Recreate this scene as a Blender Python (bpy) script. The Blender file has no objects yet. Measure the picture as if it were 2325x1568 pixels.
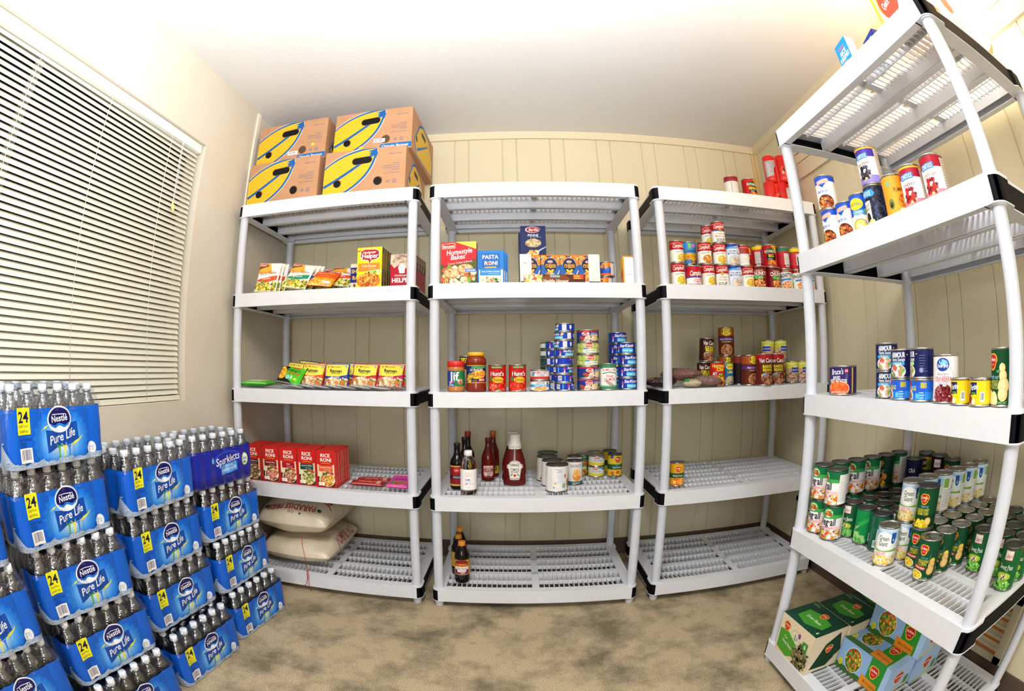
import bpy, bmesh, math, random
from mathutils import Vector, Matrix
PI = math.pi
SC = bpy.context.scene
COL = SC.collection

# ------------------------------------------------------------------ camera (fisheye lens), world, lights, exposure
cd = bpy.data.cameras.new('camera'); cam = bpy.data.objects.new('camera', cd); COL.objects.link(cam); SC.camera = cam
cd.type = 'PANO'
K = cd if hasattr(cd, 'fisheye_polynomial_k1') else cd.cycles
K.panorama_type = 'FISHEYE_LENS_POLYNOMIAL'
cd.sensor_width = 36.0; cd.sensor_height = 36.0 * 1568 / 2325; cd.sensor_fit = 'HORIZONTAL'
K.fisheye_polynomial_k0 = 0.0
K.fisheye_polynomial_k1 = -0.0566140341
K.fisheye_polynomial_k2 = -0.000286048154
K.fisheye_polynomial_k3 = 1.99248976e-05
K.fisheye_polynomial_k4 = -1.07537004e-06
K.fisheye_fov = PI
cd.shift_x = 0.034422; cd.shift_y = 0.004900
cd.clip_start = 0.02
_yaw, _pit, _rol = -0.078338, 0.037389, -0.004849
_f = Vector((math.sin(_yaw) * math.cos(_pit), math.cos(_yaw) * math.cos(_pit), math.sin(_pit)))
_r = Vector((math.cos(_yaw), -math.sin(_yaw), 0)); _u = _r.cross(_f)
_r2 = math.cos(_rol) * _r + math.sin(_rol) * _u; _u2 = -math.sin(_rol) * _r + math.cos(_rol) * _u
_m = Matrix((_r2, _u2, -_f)).transposed().to_4x4(); _m.translation = (0, 0, 1.07881)
cam.matrix_world = _m

SC.view_settings.view_transform = 'Standard'; SC.view_settings.look = 'None'
SC.view_settings.gamma = 1.0; SC.view_settings.use_curve_mapping = False
SC.view_settings.exposure = -0.18
SC.cycles.use_denoising = True; SC.cycles.use_adaptive_sampling = True; SC.cycles.adaptive_threshold = 0.02
SC.cycles.max_bounces = 8; SC.cycles.diffuse_bounces = 6; SC.cycles.glossy_bounces = 3
SC.cycles.transmission_bounces = 6; SC.cycles.transparent_max_bounces = 12
SC.cycles.caustics_reflective = False; SC.cycles.caustics_refractive = False
SC.cycles.sample_clamp_indirect = 4.0

wd = bpy.data.worlds.new('world'); SC.world = wd; wd.use_nodes = True
wd.node_tree.nodes['Background'].inputs[0].default_value = (0.02, 0.025, 0.04, 1)
wd.node_tree.nodes['Background'].inputs[1].default_value = 0.3

def light(name, kind, loc, energy, color, size=0.3, rot=(0, 0, 0), **k):
    l = bpy.data.lights.new(name, kind); l.energy = energy; l.color = color
    if kind == 'AREA': l.size = size
    else: l.shadow_soft_size = size
    for a, b in k.items(): setattr(l, a, b)
    o = bpy.data.objects.new(name, l); o.location = loc; o.rotation_euler = rot; COL.objects.link(o)
    return o
# the ceiling fixture just out of view overhead, the photographer's flash thrown at the ceiling, the bare lamp on the side wall
light('ceiling_fixture_light', 'AREA', (-0.25, 0.20, 2.34), 20, (1.0, 0.98, 0.95), 0.42)
light('ceiling_fixture_glow', 'POINT', (-0.10, 0.30, 2.06), 30, (0.97, 0.98, 1.0), 0.16)
_d = Vector((-0.15, 0.45, 2.45)) - Vector((0.02, -0.12, 1.30))
light('bounce_flash', 'SPOT', (0.02, -0.12, 1.30), 430, (0.88, 0.93, 1.0), 0.06, _d.to_track_quat('-Z', 'Y').to_euler(), spot_size=math.radians(124), spot_blend=1.0)
light('wall_lamp_light', 'POINT', (1.36, 0.58, 2.20), 26, (1.0, 0.55, 0.25), 0.05)
light('rear_fill_light', 'AREA', (-0.05, -2.25, 1.35), 44, (0.95, 0.97, 1.0), 1.1, (math.radians(90), 0, 0))   # fill light added behind the camera to lift the shaded shelves

# room: x from the window wall to the panelled side wall, y into the depth, z up
XL, XR, YB, YF, ZC = -1.36, 1.58, 2.653, -1.35, 2.454
TZ = [0.0954, 0.5375, 0.9796, 1.4217, 1.8638]        # heights of the five shelves
UW, UD, UT = 0.914, 0.604, 0.060

# ------------------------------------------------------------------ materials
def lin(c):
    c /= 255.0
    return c / 12.92 if c <= 0.04045 else ((c + 0.055) / 1.055) ** 2.4
def rgb(h):
    h = h.lstrip('#')
    if len(h) == 3: h = ''.join(a + a for a in h)
    return tuple(lin(int(h[i:i + 2], 16)) for i in (0, 2, 4)) + (1.0,)
_M = {}
def M(h, rough=0.42, metal=0.0, spec=0.4, crinkle=0):
    k = (h, rough, metal, spec, crinkle)
    if k in _M: return _M[k]
    m = bpy.data.materials.new('paint_' + h.strip('#')); m.use_nodes = True
    b = m.node_tree.nodes['Principled BSDF']
    b.inputs['Base Color'].default_value = rgb(h); b.inputs['Roughness'].default_value = rough
    b.inputs['Metallic'].default_value = metal; b.inputs['Specular IOR Level'].default_value = spec
    if crinkle:
        nt = m.node_tree; tc = nt.nodes.new('ShaderNodeTexCoord'); n = nt.nodes.new('ShaderNodeTexNoise'); bp = nt.nodes.new('ShaderNodeBump'); mp = nt.nodes.new('ShaderNodeMapping')
        mp.inputs['Scale'].default_value = (1, 1, 0.28); n.inputs['Scale'].default_value = 60; n.inputs['Detail'].default_value = 3; n.inputs['Distortion'].default_value = 0.8
        bp.inputs['Strength'].default_value = crinkle; bp.inputs['Distance'].default_value = 0.006
        nt.links.new(tc.outputs['Object'], mp.inputs[0]); nt.links.new(mp.outputs[0], n.inputs['Vector']); nt.links.new(n.outputs['Fac'], bp.inputs['Height']); nt.links.new(bp.outputs['Normal'], b.inputs['Normal'])
    _M[k] = m
    return m
def nodes(name):
    m = bpy.data.materials.new(name); m.use_nodes = True
    nt = m.node_tree
    return m, nt, nt.nodes['Principled BSDF'], (lambda t, **k: _nn(nt, t, k)), nt.links.new
def _nn(nt, t, k):
    n = nt.nodes.new(t)
    for a, b in k.items(): setattr(n, a, b)
    return n
def textured(name, c1, c2, scale, bump=0.0, bscale=100, rough=0.6, detail=4, dist=0.002, spec=0.3, contrast=(0.35, 0.65)):
    m, nt, b, N, L = nodes(name)
    tc = N('ShaderNodeTexCoord'); n = N('ShaderNodeTexNoise'); n.inputs['Scale'].default_value = scale; n.inputs['Detail'].default_value = detail
    L(tc.outputs['Object'], n.inputs['Vector'])
    r = N('ShaderNodeValToRGB'); r.color_ramp.elements[0].position = contrast[0]; r.color_ramp.elements[1].position = contrast[1]
    r.color_ramp.elements[0].color = rgb(c1); r.color_ramp.elements[1].color = rgb(c2)
    L(n.outputs['Fac'], r.inputs['Fac']); L(r.outputs['Color'], b.inputs['Base Color'])
    b.inputs['Roughness'].default_value = rough; b.inputs['Specular IOR Level'].default_value = spec
    if bump:
        n2 = N('ShaderNodeTexNoise'); n2.inputs['Scale'].default_value = bscale; n2.inputs['Detail'].default_value = 3
        L(tc.outputs['Object'], n2.inputs['Vector'])
        bp = N('ShaderNodeBump'); bp.inputs['Strength'].default_value = bump; bp.inputs['Distance'].default_value = dist
        L(n2.outputs['Fac'], bp.inputs['Height']); L(bp.outputs['Normal'], b.inputs['Normal'])
    return m
M_PLASTER = textured('cream_plaster', '#cfc7b6', '#d4ccbc', 3, 0.55, 90, 0.55)
M_PANEL = textured('cream_panelling', '#d1c8a9', '#d6cdaf', 2, 0.12, 160, 0.45)
M_CEIL = textured('ceiling_paint', '#d9d8d5', '#dcdbd8', 2, 0.35, 70, 0.7)
M_TRIM = M('#d9ceb0', 0.4)
M_BASE = textured('brown_vinyl', '#54463d', '#5e4f45', 6, 0, rough=0.5)
M_WHITE = textured('shelf_plastic', '#dadde3', '#dee1e6', 30, 0.15, 400, 0.42, dist=0.0006, spec=0.4)
M_POST = textured('post_plastic', '#c8ccd5', '#ced2da', 20, 0, rough=0.36)
M_BLACK = M('#06070f', 0.55, 0.0, 0.12)
M_TIN = M('#b9b6b0', 0.28, 1.0)
M_TINDARK = M('#77777a', 0.34, 1.0)
M_CARD = textured('corrugated_card', '#b0835f', '#b58966', 14, 0.1, 300, 0.75)
M_SLAT = M('#d9d8c8', 0.28, 0.0, 0.6)

def carpet_mat():
    m, nt, b, N, L = nodes('beige_carpet')
    tc = N('ShaderNodeTexCoord')
    n1 = N('ShaderNodeTexNoise'); n1.inputs['Scale'].default_value = 4.2; n1.inputs['Detail'].default_value = 6; n1.inputs['Roughness'].default_value = 0.68
    n2 = N('ShaderNodeTexNoise'); n2.inputs['Scale'].default_value = 210; n2.inputs['Detail'].default_value = 3
    for n in (n1, n2): L(tc.outputs['Object'], n.inputs['Vector'])
    r1 = N('ShaderNodeValToRGB'); r1.color_ramp.elements[0].position = 0.36; r1.color_ramp.elements[1].position = 0.56
    r1.color_ramp.elements[0].color = rgb('#857a62'); r1.color_ramp.elements[1].color = rgb('#c8b594')
    L(n1.outputs['Fac'], r1.inputs['Fac'])
    r2 = N('ShaderNodeValToRGB'); r2.color_ramp.elements[0].position = 0.3; r2.color_ramp.elements[1].position = 0.7
    r2.color_ramp.elements[0].color = (0.42, 0.42, 0.42, 1); r2.color_ramp.elements[1].color = (1, 1, 1, 1)
    L(n2.outputs['Fac'], r2.inputs['Fac'])
    mx = N('ShaderNodeMixRGB', blend_type='MULTIPLY'); mx.inputs['Fac'].default_value = 0.8
    L(r1.outputs['Color'], mx.inputs[1]); L(r2.outputs['Color'], mx.inputs[2]); L(mx.outputs[0], b.inputs['Base Color'])
    b.inputs['Roughness'].default_value = 1.0; b.inputs['Specular IOR Level'].default_value = 0.05
    bp = N('ShaderNodeBump'); bp.inputs['Strength'].default_value = 0.8; bp.inputs['Distance'].default_value = 0.004
    L(n2.outputs['Fac'], bp.inputs['Height']); L(bp.outputs['Normal'], b.inputs['Normal'])
    return m
def film_mat(name, col, gloss=0.22, rough=0.12):
    m, nt, b, N, L = nodes(name)
    out = nt.nodes['Material Output']; nt.nodes.remove(b)
    t = N('ShaderNodeBsdfTransparent'); t.inputs[0].default_value = col
    g = N('ShaderNodeBsdfGlossy'); g.inputs['Roughness'].default_value = rough; g.inputs[0].default_value = (1, 1, 1, 1)
    tc = N('ShaderNodeTexCoord'); n = N('ShaderNodeTexNoise'); n.inputs['Scale'].default_value = 38; n.inputs['Detail'].default_value = 3; n.inputs['Distortion'].default_value = 1.2
    L(tc.outputs['Object'], n.inputs['Vector'])
    bp = N('ShaderNodeBump'); bp.inputs['Strength'].default_value = 0.9; bp.inputs['Distance'].default_value = 0.006
    L(n.outputs['Fac'], bp.inputs['Height']); L(bp.outputs['Normal'], g.inputs['Normal'])
    x = N('ShaderNodeMixShader'); x.inputs[0].default_value = gloss
    L(t.outputs[0], x.inputs[1]); L(g.outputs[0], x.inputs[2]); L(x.outputs[0], out.inputs['Surface'])
    return m
def glass_mat(name, col, rough=0.03, ior=1.4):
    m, nt, b, N, L = nodes(name)
    b.inputs['Base Color'].default_value = col; b.inputs['Roughness'].default_value = rough
    b.inputs['Transmission Weight'].default_value = 1.0; b.inputs['IOR'].default_value = ior
    return m
M_FILM = film_mat('clear_shrink_film', (0.90, 0.93, 0.97, 1), 0.11, 0.10)
M_PET = film_mat('clear_bottle_plastic', (0.36, 0.43, 0.53, 1), 0.30, 0.07)
M_GLASS = glass_mat('clear_glass', (0.96, 0.98, 0.97, 1))

# ------------------------------------------------------------------ mesh helpers
class MB:
    """collects shapes for one mesh"""
    def __init__(s): s.v = []; s.f = []; s.mi = []; s.mats = []; s.sm = []
    def mat(s, m):
        if m not in s.mats: s.mats.append(m)
        return s.mats.index(m)
    def add(s, vs, fs, m, smooth=False):
        o = len(s.v); s.v += [tuple(v) for v in vs]; i = s.mat(m)
        for f in fs: s.f.append([o + k for k in f]); s.mi.append(i); s.sm.append(smooth)
        return s
    def box(s, x0, y0, z0, x1, y1, z1, m):
        return s.add([(x0, y0, z0), (x1, y0, z0), (x1, y1, z0), (x0, y1, z0), (x0, y0, z1), (x1, y0, z1), (x1, y1, z1), (x0, y1, z1)],
                     [(0, 3, 2, 1), (4, 5, 6, 7), (0, 1, 5, 4), (1, 2, 6, 5), (2, 3, 7, 6), (3, 0, 4, 7)], m)
    def prism(s, pts, z0, z1, m):
        n = len(pts)
        return s.add([(x, y, z0) for x, y in pts] + [(x, y, z1) for x, y in pts],
                     [tuple(range(n))[::-1], tuple(range(n, 2 * n))] + [(i, (i + 1) % n, n + (i + 1) % n, n + i) for i in range(n)], m)
    def lathe(s, prof, m, n=28, smooth=True, cx=0, cy=0, cap=True):
        vs = []; fs = []
        for r, z in prof:
            for i in range(n): a = 2 * PI * i / n; vs.append((cx + r * math.sin(a), cy - r * math.cos(a), z))
        for j in range(len(prof) - 1):
            for i in range(n):
                a = j * n + i; b = j * n + (i + 1) % n; fs.append((a, b, b + n, a + n))
        s.add(vs, fs, m, smooth)
        if cap:
            if prof[0][0] > 1e-5: s.add(vs[:n], [tuple(range(n))[::-1]], m)
            if prof[-1][0] > 1e-5: s.add(vs[-n:], [tuple(range(n))], m)
        return s
    def tube(s, pts, r, m, n=8):
        vs = []; fs = []; P = [Vector(p) for p in pts]
        for i, p in enumerate(P):
            t = (P[min(i + 1, len(P) - 1)] - P[max(i - 1, 0)]).normalized()
            a = t.cross(Vector((0, 0, 1)));  a = a.normalized() if a.length > 1e-3 else Vector((1, 0, 0)); b = t.cross(a)
            for k in range(n): q = 2 * PI * k / n; vs.append(p + a * r * math.cos(q) + b * r * math.sin(q))
        for j in range(len(P) - 1):
            for k in range(n): a = j * n + k; b = j * n + (k + 1) % n; fs.append((a, b, b + n, a + n))
        fs += [tuple(range(n))[::-1], tuple(range(len(vs) - n, len(vs)))]
        return s.add(vs, fs, m, True)
    def sheet(s, fn, nu, nv, m, smooth=True):
        vs = [fn(i / nu, j / nv) for j in range(nv + 1) for i in range(nu + 1)]
        return s.add(vs, [(j * (nu + 1) + i, j * (nu + 1) + i + 1, (j + 1) * (nu + 1) + i + 1, (j + 1) * (nu + 1) + i) for j in range(nv) for i in range(nu)], m, smooth)
    def mesh(s, name):
        me = bpy.data.meshes.new(name); me.from_pydata(s.v, [], s.f)
        for m in s.mats: me.materials.append(m)
        me.polygons.foreach_set('material_index', s.mi); me.polygons.foreach_set('use_smooth', s.sm)
        me.update(); return me
def link(name, me, parent=None, loc=(0, 0, 0), rot=(0, 0, 0)):
    o = bpy.data.objects.new(name, me); COL.objects.link(o); o.location = loc; o.rotation_euler = rot
    if parent: o.parent = parent
    return o
def tag(o, label, cat, group=None, kind=None):
    o['label'] = label; o['category'] = cat
    if group: o['group'] = group
    if kind: o['kind'] = kind
    return o
def thing(name, label, cat, loc, rz=0, group=None, rot=None):
    o = bpy.data.objects.new(name, None); COL.objects.link(o); o.empty_display_size = 0.03
    o.location = loc; o.rotation_euler = rot if rot else (0, 0, rz)
    return tag(o, label, cat, group)
def struct(name, mb, label=None):
    o = link(name, mb.mesh(name)); o['kind'] = 'structure'
    if label: o['label'] = label; o['category'] = name.split('_')[0]
    return o
PR = {}
def put(key, name, label, cat, loc, rz=0, group=None, rot=None):
    """one more copy of a product: an Empty with a copy of every part (parts share mesh data)"""
    t = thing(name, label, cat, loc, rz, group, rot)
    for pn, me, kids, *pl in PR[key]:
        c = link(pn, me, t)
        if pl: c['label'] = pl[0]
        for kn, kme in kids: link(kn, kme, c)
    return t

# ------------------------------------------------------------------ printed artwork: flat shapes laid on a surface
_FT = {}
def font_mesh(s, bold, shear):
    k = (s, bold, shear)
    if k in _FT: return _FT[k]
    cu = bpy.data.curves.new('t', 'FONT'); cu.body = s; cu.size = 1.0; cu.offset = bold; cu.shear = shear; cu.resolution_u = 2
    ob = bpy.data.objects.new('t', cu); COL.objects.link(ob)
    dg = bpy.context.evaluated_depsgraph_get(); dg.update()
    me = bpy.data.meshes.new_from_object(ob.evaluated_get(dg))
    v = [(a.co.x, a.co.y) for a in me.vertices]; f = [tuple(p.vertices) for p in me.polygons]
    bpy.data.objects.remove(ob); bpy.data.curves.remove(cu); bpy.data.meshes.remove(me)
    x0 = min(a[0] for a in v); x1 = max(a[0] for a in v)
    _FT[k] = (v, f, x0, x1)
    return _FT[k]
class Art:
    STEP = 0.00006
    def __init__(s): s.items = []; s.n = 0
    def raw(s, vs, fs, col):
        s.n += 1; s.items.append((vs, fs, col, s.n)); return s
    def poly(s, pts, col): return s.raw(pts, [tuple(range(len(pts)))], col)
    def rect(s, x0, y0, x1, y1, col): return s.poly([(x0, y0), (x1, y0), (x1, y1), (x0, y1)], col)
    def ell(s, cx, cy, rx, ry, col, n=24, rot=0):
        c, d = math.cos(rot), math.sin(rot); P = [(rx * math.cos(2 * PI * i / n), ry * math.sin(2 * PI * i / n)) for i in range(n)]
        return s.poly([(cx + c * a - d * b, cy + d * a + c * b) for a, b in P], col)
    def ring(s, cx, cy, rx, ry, w, col, n=24): s.ell(cx, cy, rx, ry, col, n); return s
    def rrect(s, x0, y0, x1, y1, r, col, rot=0):
        P = []; mx, my = (x0 + x1) / 2, (y0 + y1) / 2
        for cx, cy, a in ((x1 - r, y1 - r, 0), (x0 + r, y1 - r, 90), (x0 + r, y0 + r, 180), (x1 - r, y0 + r, 270)):
            for k in range(4): q = math.radians(a + 30 * k); P.append((cx + r * math.cos(q), cy + r * math.sin(q)))
        c, d = math.cos(rot), math.sin(rot)
        return s.poly([(mx + c * (x - mx) - d * (y - my), my + d * (x - mx) + c * (y - my)) for x, y in P], col)
    def text(s, t, cx, cy, h, col, w=None, bold=0.012, shear=0, rot=0, out=None, al='c'):
        if out: s.text(t, cx, cy, h, out, w, bold + 0.03, shear, rot, None, al)
        v, f, x0, x1 = font_mesh(t, bold, shear)
        k = h / 0.70; sx = k
        if w and (x1 - x0) * k > w: sx = w / (x1 - x0)
        ox = {'c': (x0 + x1) / 2, 'l': x0, 'r': x1}[al]; c, d = math.cos(rot), math.sin(rot)
        P = [((a - ox) * sx, (b - 0.35) * k) for a, b in v]
        return s.raw([(cx + c * a - d * b, cy + d * a + c * b) for a, b in P], f, col)
    def lines(s, x0, x1, y, n, dy, col, th=0.0012, seed=1, al=0):
        R = random.Random(seed); vs = []; fs = []
        for i in range(n):
            w = (x1 - x0) * R.uniform(0.55, 1.0); a = x0 if al == 0 else (x1 - w if al > 0 else (x0 + x1 - w) / 2); b = len(vs); yy = y - i * dy
            vs += [(a, yy), (a + w, yy), (a + w, yy + th), (a, yy + th)]; fs.append((b, b + 1, b + 2, b + 3))
        return s.raw(vs, fs, col)
    def bars(s, x0, y0, x1, y1, col='#222233', back='#f4f4f0', seed=3, pad=0.12):
        s.rect(x0, y0, x1, y1, back); R = random.Random(seed); vs = []; fs = []; w = x1 - x0; h = y1 - y0
        x = x0 + w * pad
        while x < x1 - w * pad:
            q = w * R.uniform(0.02, 0.06); b = len(vs)
            vs += [(x, y0 + h * 0.2), (x + q, y0 + h * 0.2), (x + q, y1 - h * 0.1), (x, y1 - h * 0.1)]; fs.append((b, b + 1, b + 2, b + 3)); x += q + w * R.uniform(0.03, 0.05)
        return s.raw(vs, fs, col)
    def food(s, cx, cy, rx, ry, cols, n=70, sz=0.004, seed=1, asp=1.6, shape='e'):
        R = random.Random(seed); by = {}
        for i in range(n):
            if shape == 'e':
                a = R.uniform(0, 2 * PI); q = math.sqrt(R.random()); x = cx + rx * q * math.cos(a); y = cy + ry * q * math.sin(a)
            else: x = cx + R.uniform(-rx, rx); y = cy + R.uniform(-ry, ry)
            g = sz * R.uniform(0.6, 1.25); t = R.uniform(0, PI); c, d = math.cos(t), math.sin(t)
            P = [(x + c * g * asp * math.cos(2 * PI * k / 7) - d * g * math.sin(2 * PI * k / 7), y + d * g * asp * math.cos(2 * PI * k / 7) + c * g * math.sin(2 * PI * k / 7)) for k in range(7)]
            by.setdefault((i * 4 // n, R.choice(cols)), []).append(P)
        for (lv, col), Ps in sorted(by.items()):
            vs = []; fs = []
            for P in Ps: fs.append(tuple(range(len(vs), len(vs) + 7))); vs += P
            s.raw(vs, fs, col)
        return s
    def mesh(s, name, fn, cu=None, cv=None, grid=None, rough=0.38, crinkle=0, clip=None):
        """fn(u, v, height) -> point; cu, cv: cut positions so shapes bend with the surface"""
        bm = bmesh.new(); mats = []
        for vs, fs, col, ly in s.items:
            m = M(col, rough + (0.0 if crinkle else 0.08), 0.0, 0.4 if crinkle else 0.2, crinkle) if isinstance(col, str) else col
            if m not in mats: mats.append(m)
            i = mats.index(m); z = ly * s.STEP
            if clip: vs = [(min(max(a, clip[0]), clip[1]), min(max(b, clip[2]), clip[3])) for a, b in vs]
            bv = [bm.verts.new((a, b, z)) for a, b in vs]
            for f in fs:
                try: q = bm.faces.new([bv[k] for k in f]); q.material_index = i
                except ValueError: pass
        if grid:                                   # cut along a triangulated grid and follow it exactly, so nothing sinks into the surface
            u0, u1, nu, v0, v1, nv = grid; du = (u1 - u0) / nu; dv = (v1 - v0) / nv; cu = lin_cuts(u0, u1, nu); cv = lin_cuts(v0, v1, nv)
            for k in range(-nv + 1, nu):
                bmesh.ops.bisect_plane(bm, geom=bm.verts[:] + bm.edges[:] + bm.faces[:], plane_co=(u0 + k * du, v0, 0), plane_no=Vector((1 / du, -1 / dv, 0)).normalized(), dist=1e-7)
            f0 = fn; pc = {}
            def node(i, j):
                if (i, j) not in pc:
                    p = Vector(f0(u0 + i * du, v0 + j * dv, 0)); pc[(i, j)] = (p, (Vector(f0(u0 + i * du, v0 + j * dv, 0.001)) - p) * 1000)
                return pc[(i, j)]
            def fn(u, v, z):
                a = (u - u0) / du; c = (v - v0) / dv; i = min(max(int(math.floor(a + 1e-6)), 0), nu - 1); j = min(max(int(math.floor(c + 1e-6)), 0), nv - 1); a -= i; c -= j
                if a >= c: w = ((1 - a, node(i, j)), (a - c, node(i + 1, j)), (c, node(i + 1, j + 1)))
                else: w = ((1 - c, node(i, j)), (c - a, node(i, j + 1)), (a, node(i + 1, j + 1)))
                q = Vector((0, 0, 0))
                for k, (p, n) in w: q += k * (p + n * z)
                return q
        for x in (cu or []):
            bmesh.ops.bisect_plane(bm, geom=bm.verts[:] + bm.edges[:] + bm.faces[:], plane_co=(x, 0, 0), plane_no=(1, 0, 0), dist=1e-7)
        for y in (cv or []):
            bmesh.ops.bisect_plane(bm, geom=bm.verts[:] + bm.edges[:] + bm.faces[:], plane_co=(0, y, 0), plane_no=(0, 1, 0), dist=1e-7)
        bm.normal_update()
        flip = [f for f in bm.faces if f.normal.z < 0]
        if flip: bmesh.ops.reverse_faces(bm, faces=flip)
        for v in bm.verts: v.co = Vector(fn(v.co.x, v.co.y, v.co.z))
        me = bpy.data.meshes.new(name); bm.to_mesh(me); bm.free()
        for m in mats: me.materials.append(m)
        return me
def lin_cuts(a, b, n): return [a + (b - a) * i / n for i in range(1, n)]

# ------------------------------------------------------------------ product builders
def make_can(key, R, H, art, rim=True, dark=False, base='#e8e6e0', ring=True):
    tin = M_TINDARK if dark else M_TIN
    b = MB(); e = 0.0022
    b.lathe([(R - 0.004, 0), (R, 0.0005), (R + 0.0006, 0.0015), (R + 0.0006, 0.003), (R - 0.0012, 0.0045), (R - 0.0012, H - 0.0045), (R + 0.0006, H - 0.003), (R + 0.0006, H - 0.0008), (R - 0.0006, H), (R - 0.0022, H - 0.0008), (R - 0.003, H - 0.0045), (R - 0.009, H - 0.0045), (R - 0.0105, H - 0.0035), (R - 0.013, H - 0.0045), (R * 0.45, H - 0.0045), (R * 0.42, H - 0.004), (0.0, H - 0.004)], tin, 32)
    a = Art(); L = PI * R
    a.rect(-L, 0.005, L, H - 0.005, base); art(a, R, H)
    fn = lambda u, v, z: ((R - 0.0008 + z) * math.sin(u / R), -(R - 0.0008 + z) * math.cos(u / R), v)
    lab = a.mesh('paper_label', fn, lin_cuts(-L, L, 28), clip=(-L, L, .0048, H - .0048))
    PR[key] = [('can_body', b.mesh('can_body'), []), ('paper_label', lab, [])]
def make_box(key, w, d, h, art, base, side=None, top=None, part='carton'):
    b = MB(); mb = M(base, 0.45) if isinstance(base, str) else base
    c = 0.0012
    b.box(-w / 2 + c, 0, c, w / 2 - c, d, h - c, mb)
    b.box(-w / 2, c, c, w / 2, d - c, h - c, mb); b.box(-w / 2 + c, c, 0, w / 2 - c, d - c, h, mb)
    parts = [(part, b.mesh(part), [])]
    a = Art(); art(a, w, h); parts.append(('front_print', a.mesh('front_print', lambda u, v, z: (u, -z - 0.0002, v), clip=(-w / 2, w / 2, .0008, h - .0003)), []))
    if side:
        a = Art(); side(a, d, h)
        parts.append(('side_print', a.mesh('side_print', lambda u, v, z: (w / 2 + z + 0.0002, d / 2 + u, v), clip=(-d / 2, d / 2, .0008, h - .0003)), []))
        parts.append(('side_print', a.mesh('side_print', lambda u, v, z: (-w / 2 - z - 0.0002, d / 2 - u, v), clip=(-d / 2, d / 2, .0008, h - .0003)), []))
    if top:
        a = Art(); top(a, w, d); parts.append(('top_print', a.mesh('top_print', lambda u, v, z: (u, v, h + z + 0.0002), clip=(-w / 2, w / 2, 0, d)), []))
    PR[key] = parts
def make_pouch(key, w, h, t, art, base, crimp=0.008, seed=1, name='pouch', rough=0.25, jag=True):
    """soft sealed packet standing on its lower edge, front to -y"""
    R = random.Random(seed); ph = [R.uniform(0, 6) for _ in range(6)]
    def bul(u, v):
        a = max(0.0, 1 - abs(2 * u / w) ** 3.0); vv = (v / h) * 2 - 1; c = max(0.0, 1 - abs(vv) ** 3.2)
        wr = 0.12 * math.sin(34 * u / w + ph[0] + 3 * vv) * math.sin(9 * vv + ph[1]) + 0.08 * math.sin(60 * u / w + ph[2]) * vv
        return t / 2 * (a * c) ** 0.55 * (1 + wr)
    def pos(u, v, z, s):
        k = 1 - 0.05 * math.sin(PI * v / h)
        return (u * k, -s * (bul(u, v) + z + 0.0004), v)
    b = MB(); mb = M(base, rough)
    b.sheet(lambda i, j: pos((i - .5) * w, j * h, 0, 1), 16, 16, mb); b.sheet(lambda i, j: pos((.5 - i) * w, j * h, 0, -1), 16, 16, mb)
    a = Art(); a.rect(-w / 2 + .001, 0.001, w / 2 - .001, h - .001, base); art(a, w, h)
    if jag:
        for yy in (0.003, h - crimp): a.lines(-w / 2 + .002, w / 2 - .002, yy, 2, -0.0028, '#ffffff', 0.0006, 2)
    lab = a.mesh('printed_film', lambda u, v, z: pos(u, v, z + 0.0004, 1), grid=(-w / 2, w / 2, 16, 0, h, 16), rough=rough, clip=(-w / 2, w / 2, 0.0005, h - .0005))
    PR[key] = [('packet_body', b.mesh('packet_body'), []), ('printed_film', lab, [])]
# ------------------------------------------------------------------ the room
W0Y, W1Y, WZ0, WZ1, WDEP = -0.42, 1.682, 0.936, 2.075, 0.10
struct('floor', MB().box(XL - .15, YF - .1, -0.05, XR + .1, YB + .1, 0, carpet_mat()), 'beige mottled carpet floor of the store room')
struct('ceiling', MB().box(XL - .15, YF - .1, ZC, XR + .1, YB + .1, ZC + 0.05, M_CEIL), 'off-white textured plaster ceiling')
b = MB()
for y0, y1, z0, z1 in ((YF, W0Y, 0, ZC), (W1Y, YB, 0, ZC), (W0Y, W1Y, 0, WZ0), (W0Y, W1Y, WZ1, ZC)):
    b.box(XL - 0.12, y0, z0, XL, y1, z1, M_PLASTER)
b.box(XL - 0.13, W0Y, WZ0, XL - 0.115, W1Y, WZ1, M('#8d8f86', 0.5))
struct('wall_left', b, 'cream stippled plaster wall with the window')
def panel_wall(name, grooves, a0, a1, pt, label):
    """panelling with narrow V grooves; pt(a, depth) -> (x, y)"""
    prof = [(a0, 0)]
    for g in sorted(grooves): prof += [(g - 0.004, 0), (g - 0.0015, 0.006), (g + 0.0015, 0.006), (g + 0.004, 0)]
    prof.append((a1, 0)); vs = []
    for a, d in prof: x, y = pt(a, d); vs += [(x, y, 0), (x, y, ZC)]
    b = MB(); b.add(vs, [(2 * i, 2 * i + 2, 2 * i + 3, 2 * i + 1) for i in range(len(prof) - 1)], M_PANEL)
    x0, y0 = pt(a0, 0.03); x1, y1 = pt(a1, 0.09); b.box(min(x0, x1), min(y0, y1), 0, max(x0, x1), max(y0, y1), ZC, M_PANEL)
    return struct(name, b, label)
gb = []
for k in range(-4, 7):
    c = -0.291 + 0.2785 * k
    gb += [c - 0.041, c + 0.041]
panel_wall('wall_back', [g for g in gb if XL + .02 < g < XR - .02], XL - .1, XR + .1, lambda a, d: (a, YB + d), 'cream grooved panelling of the end wall')
gr = []
for k in range(-8, 7):
    c = 1.13 + 0.2785 * k
    gr += [c - 0.041, c + 0.041]
panel_wall('wall_right', [g for g in gr if YF + .02 < g < YB - .02], YF - .1, YB + .02, lambda a, d: (XR + d, a), 'cream grooved panelling behind the near shelving unit')
DX0, DX1, DZ = -.75, .65, 2.08  # doorway opening added so the rear fill light reaches the shelves
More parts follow.
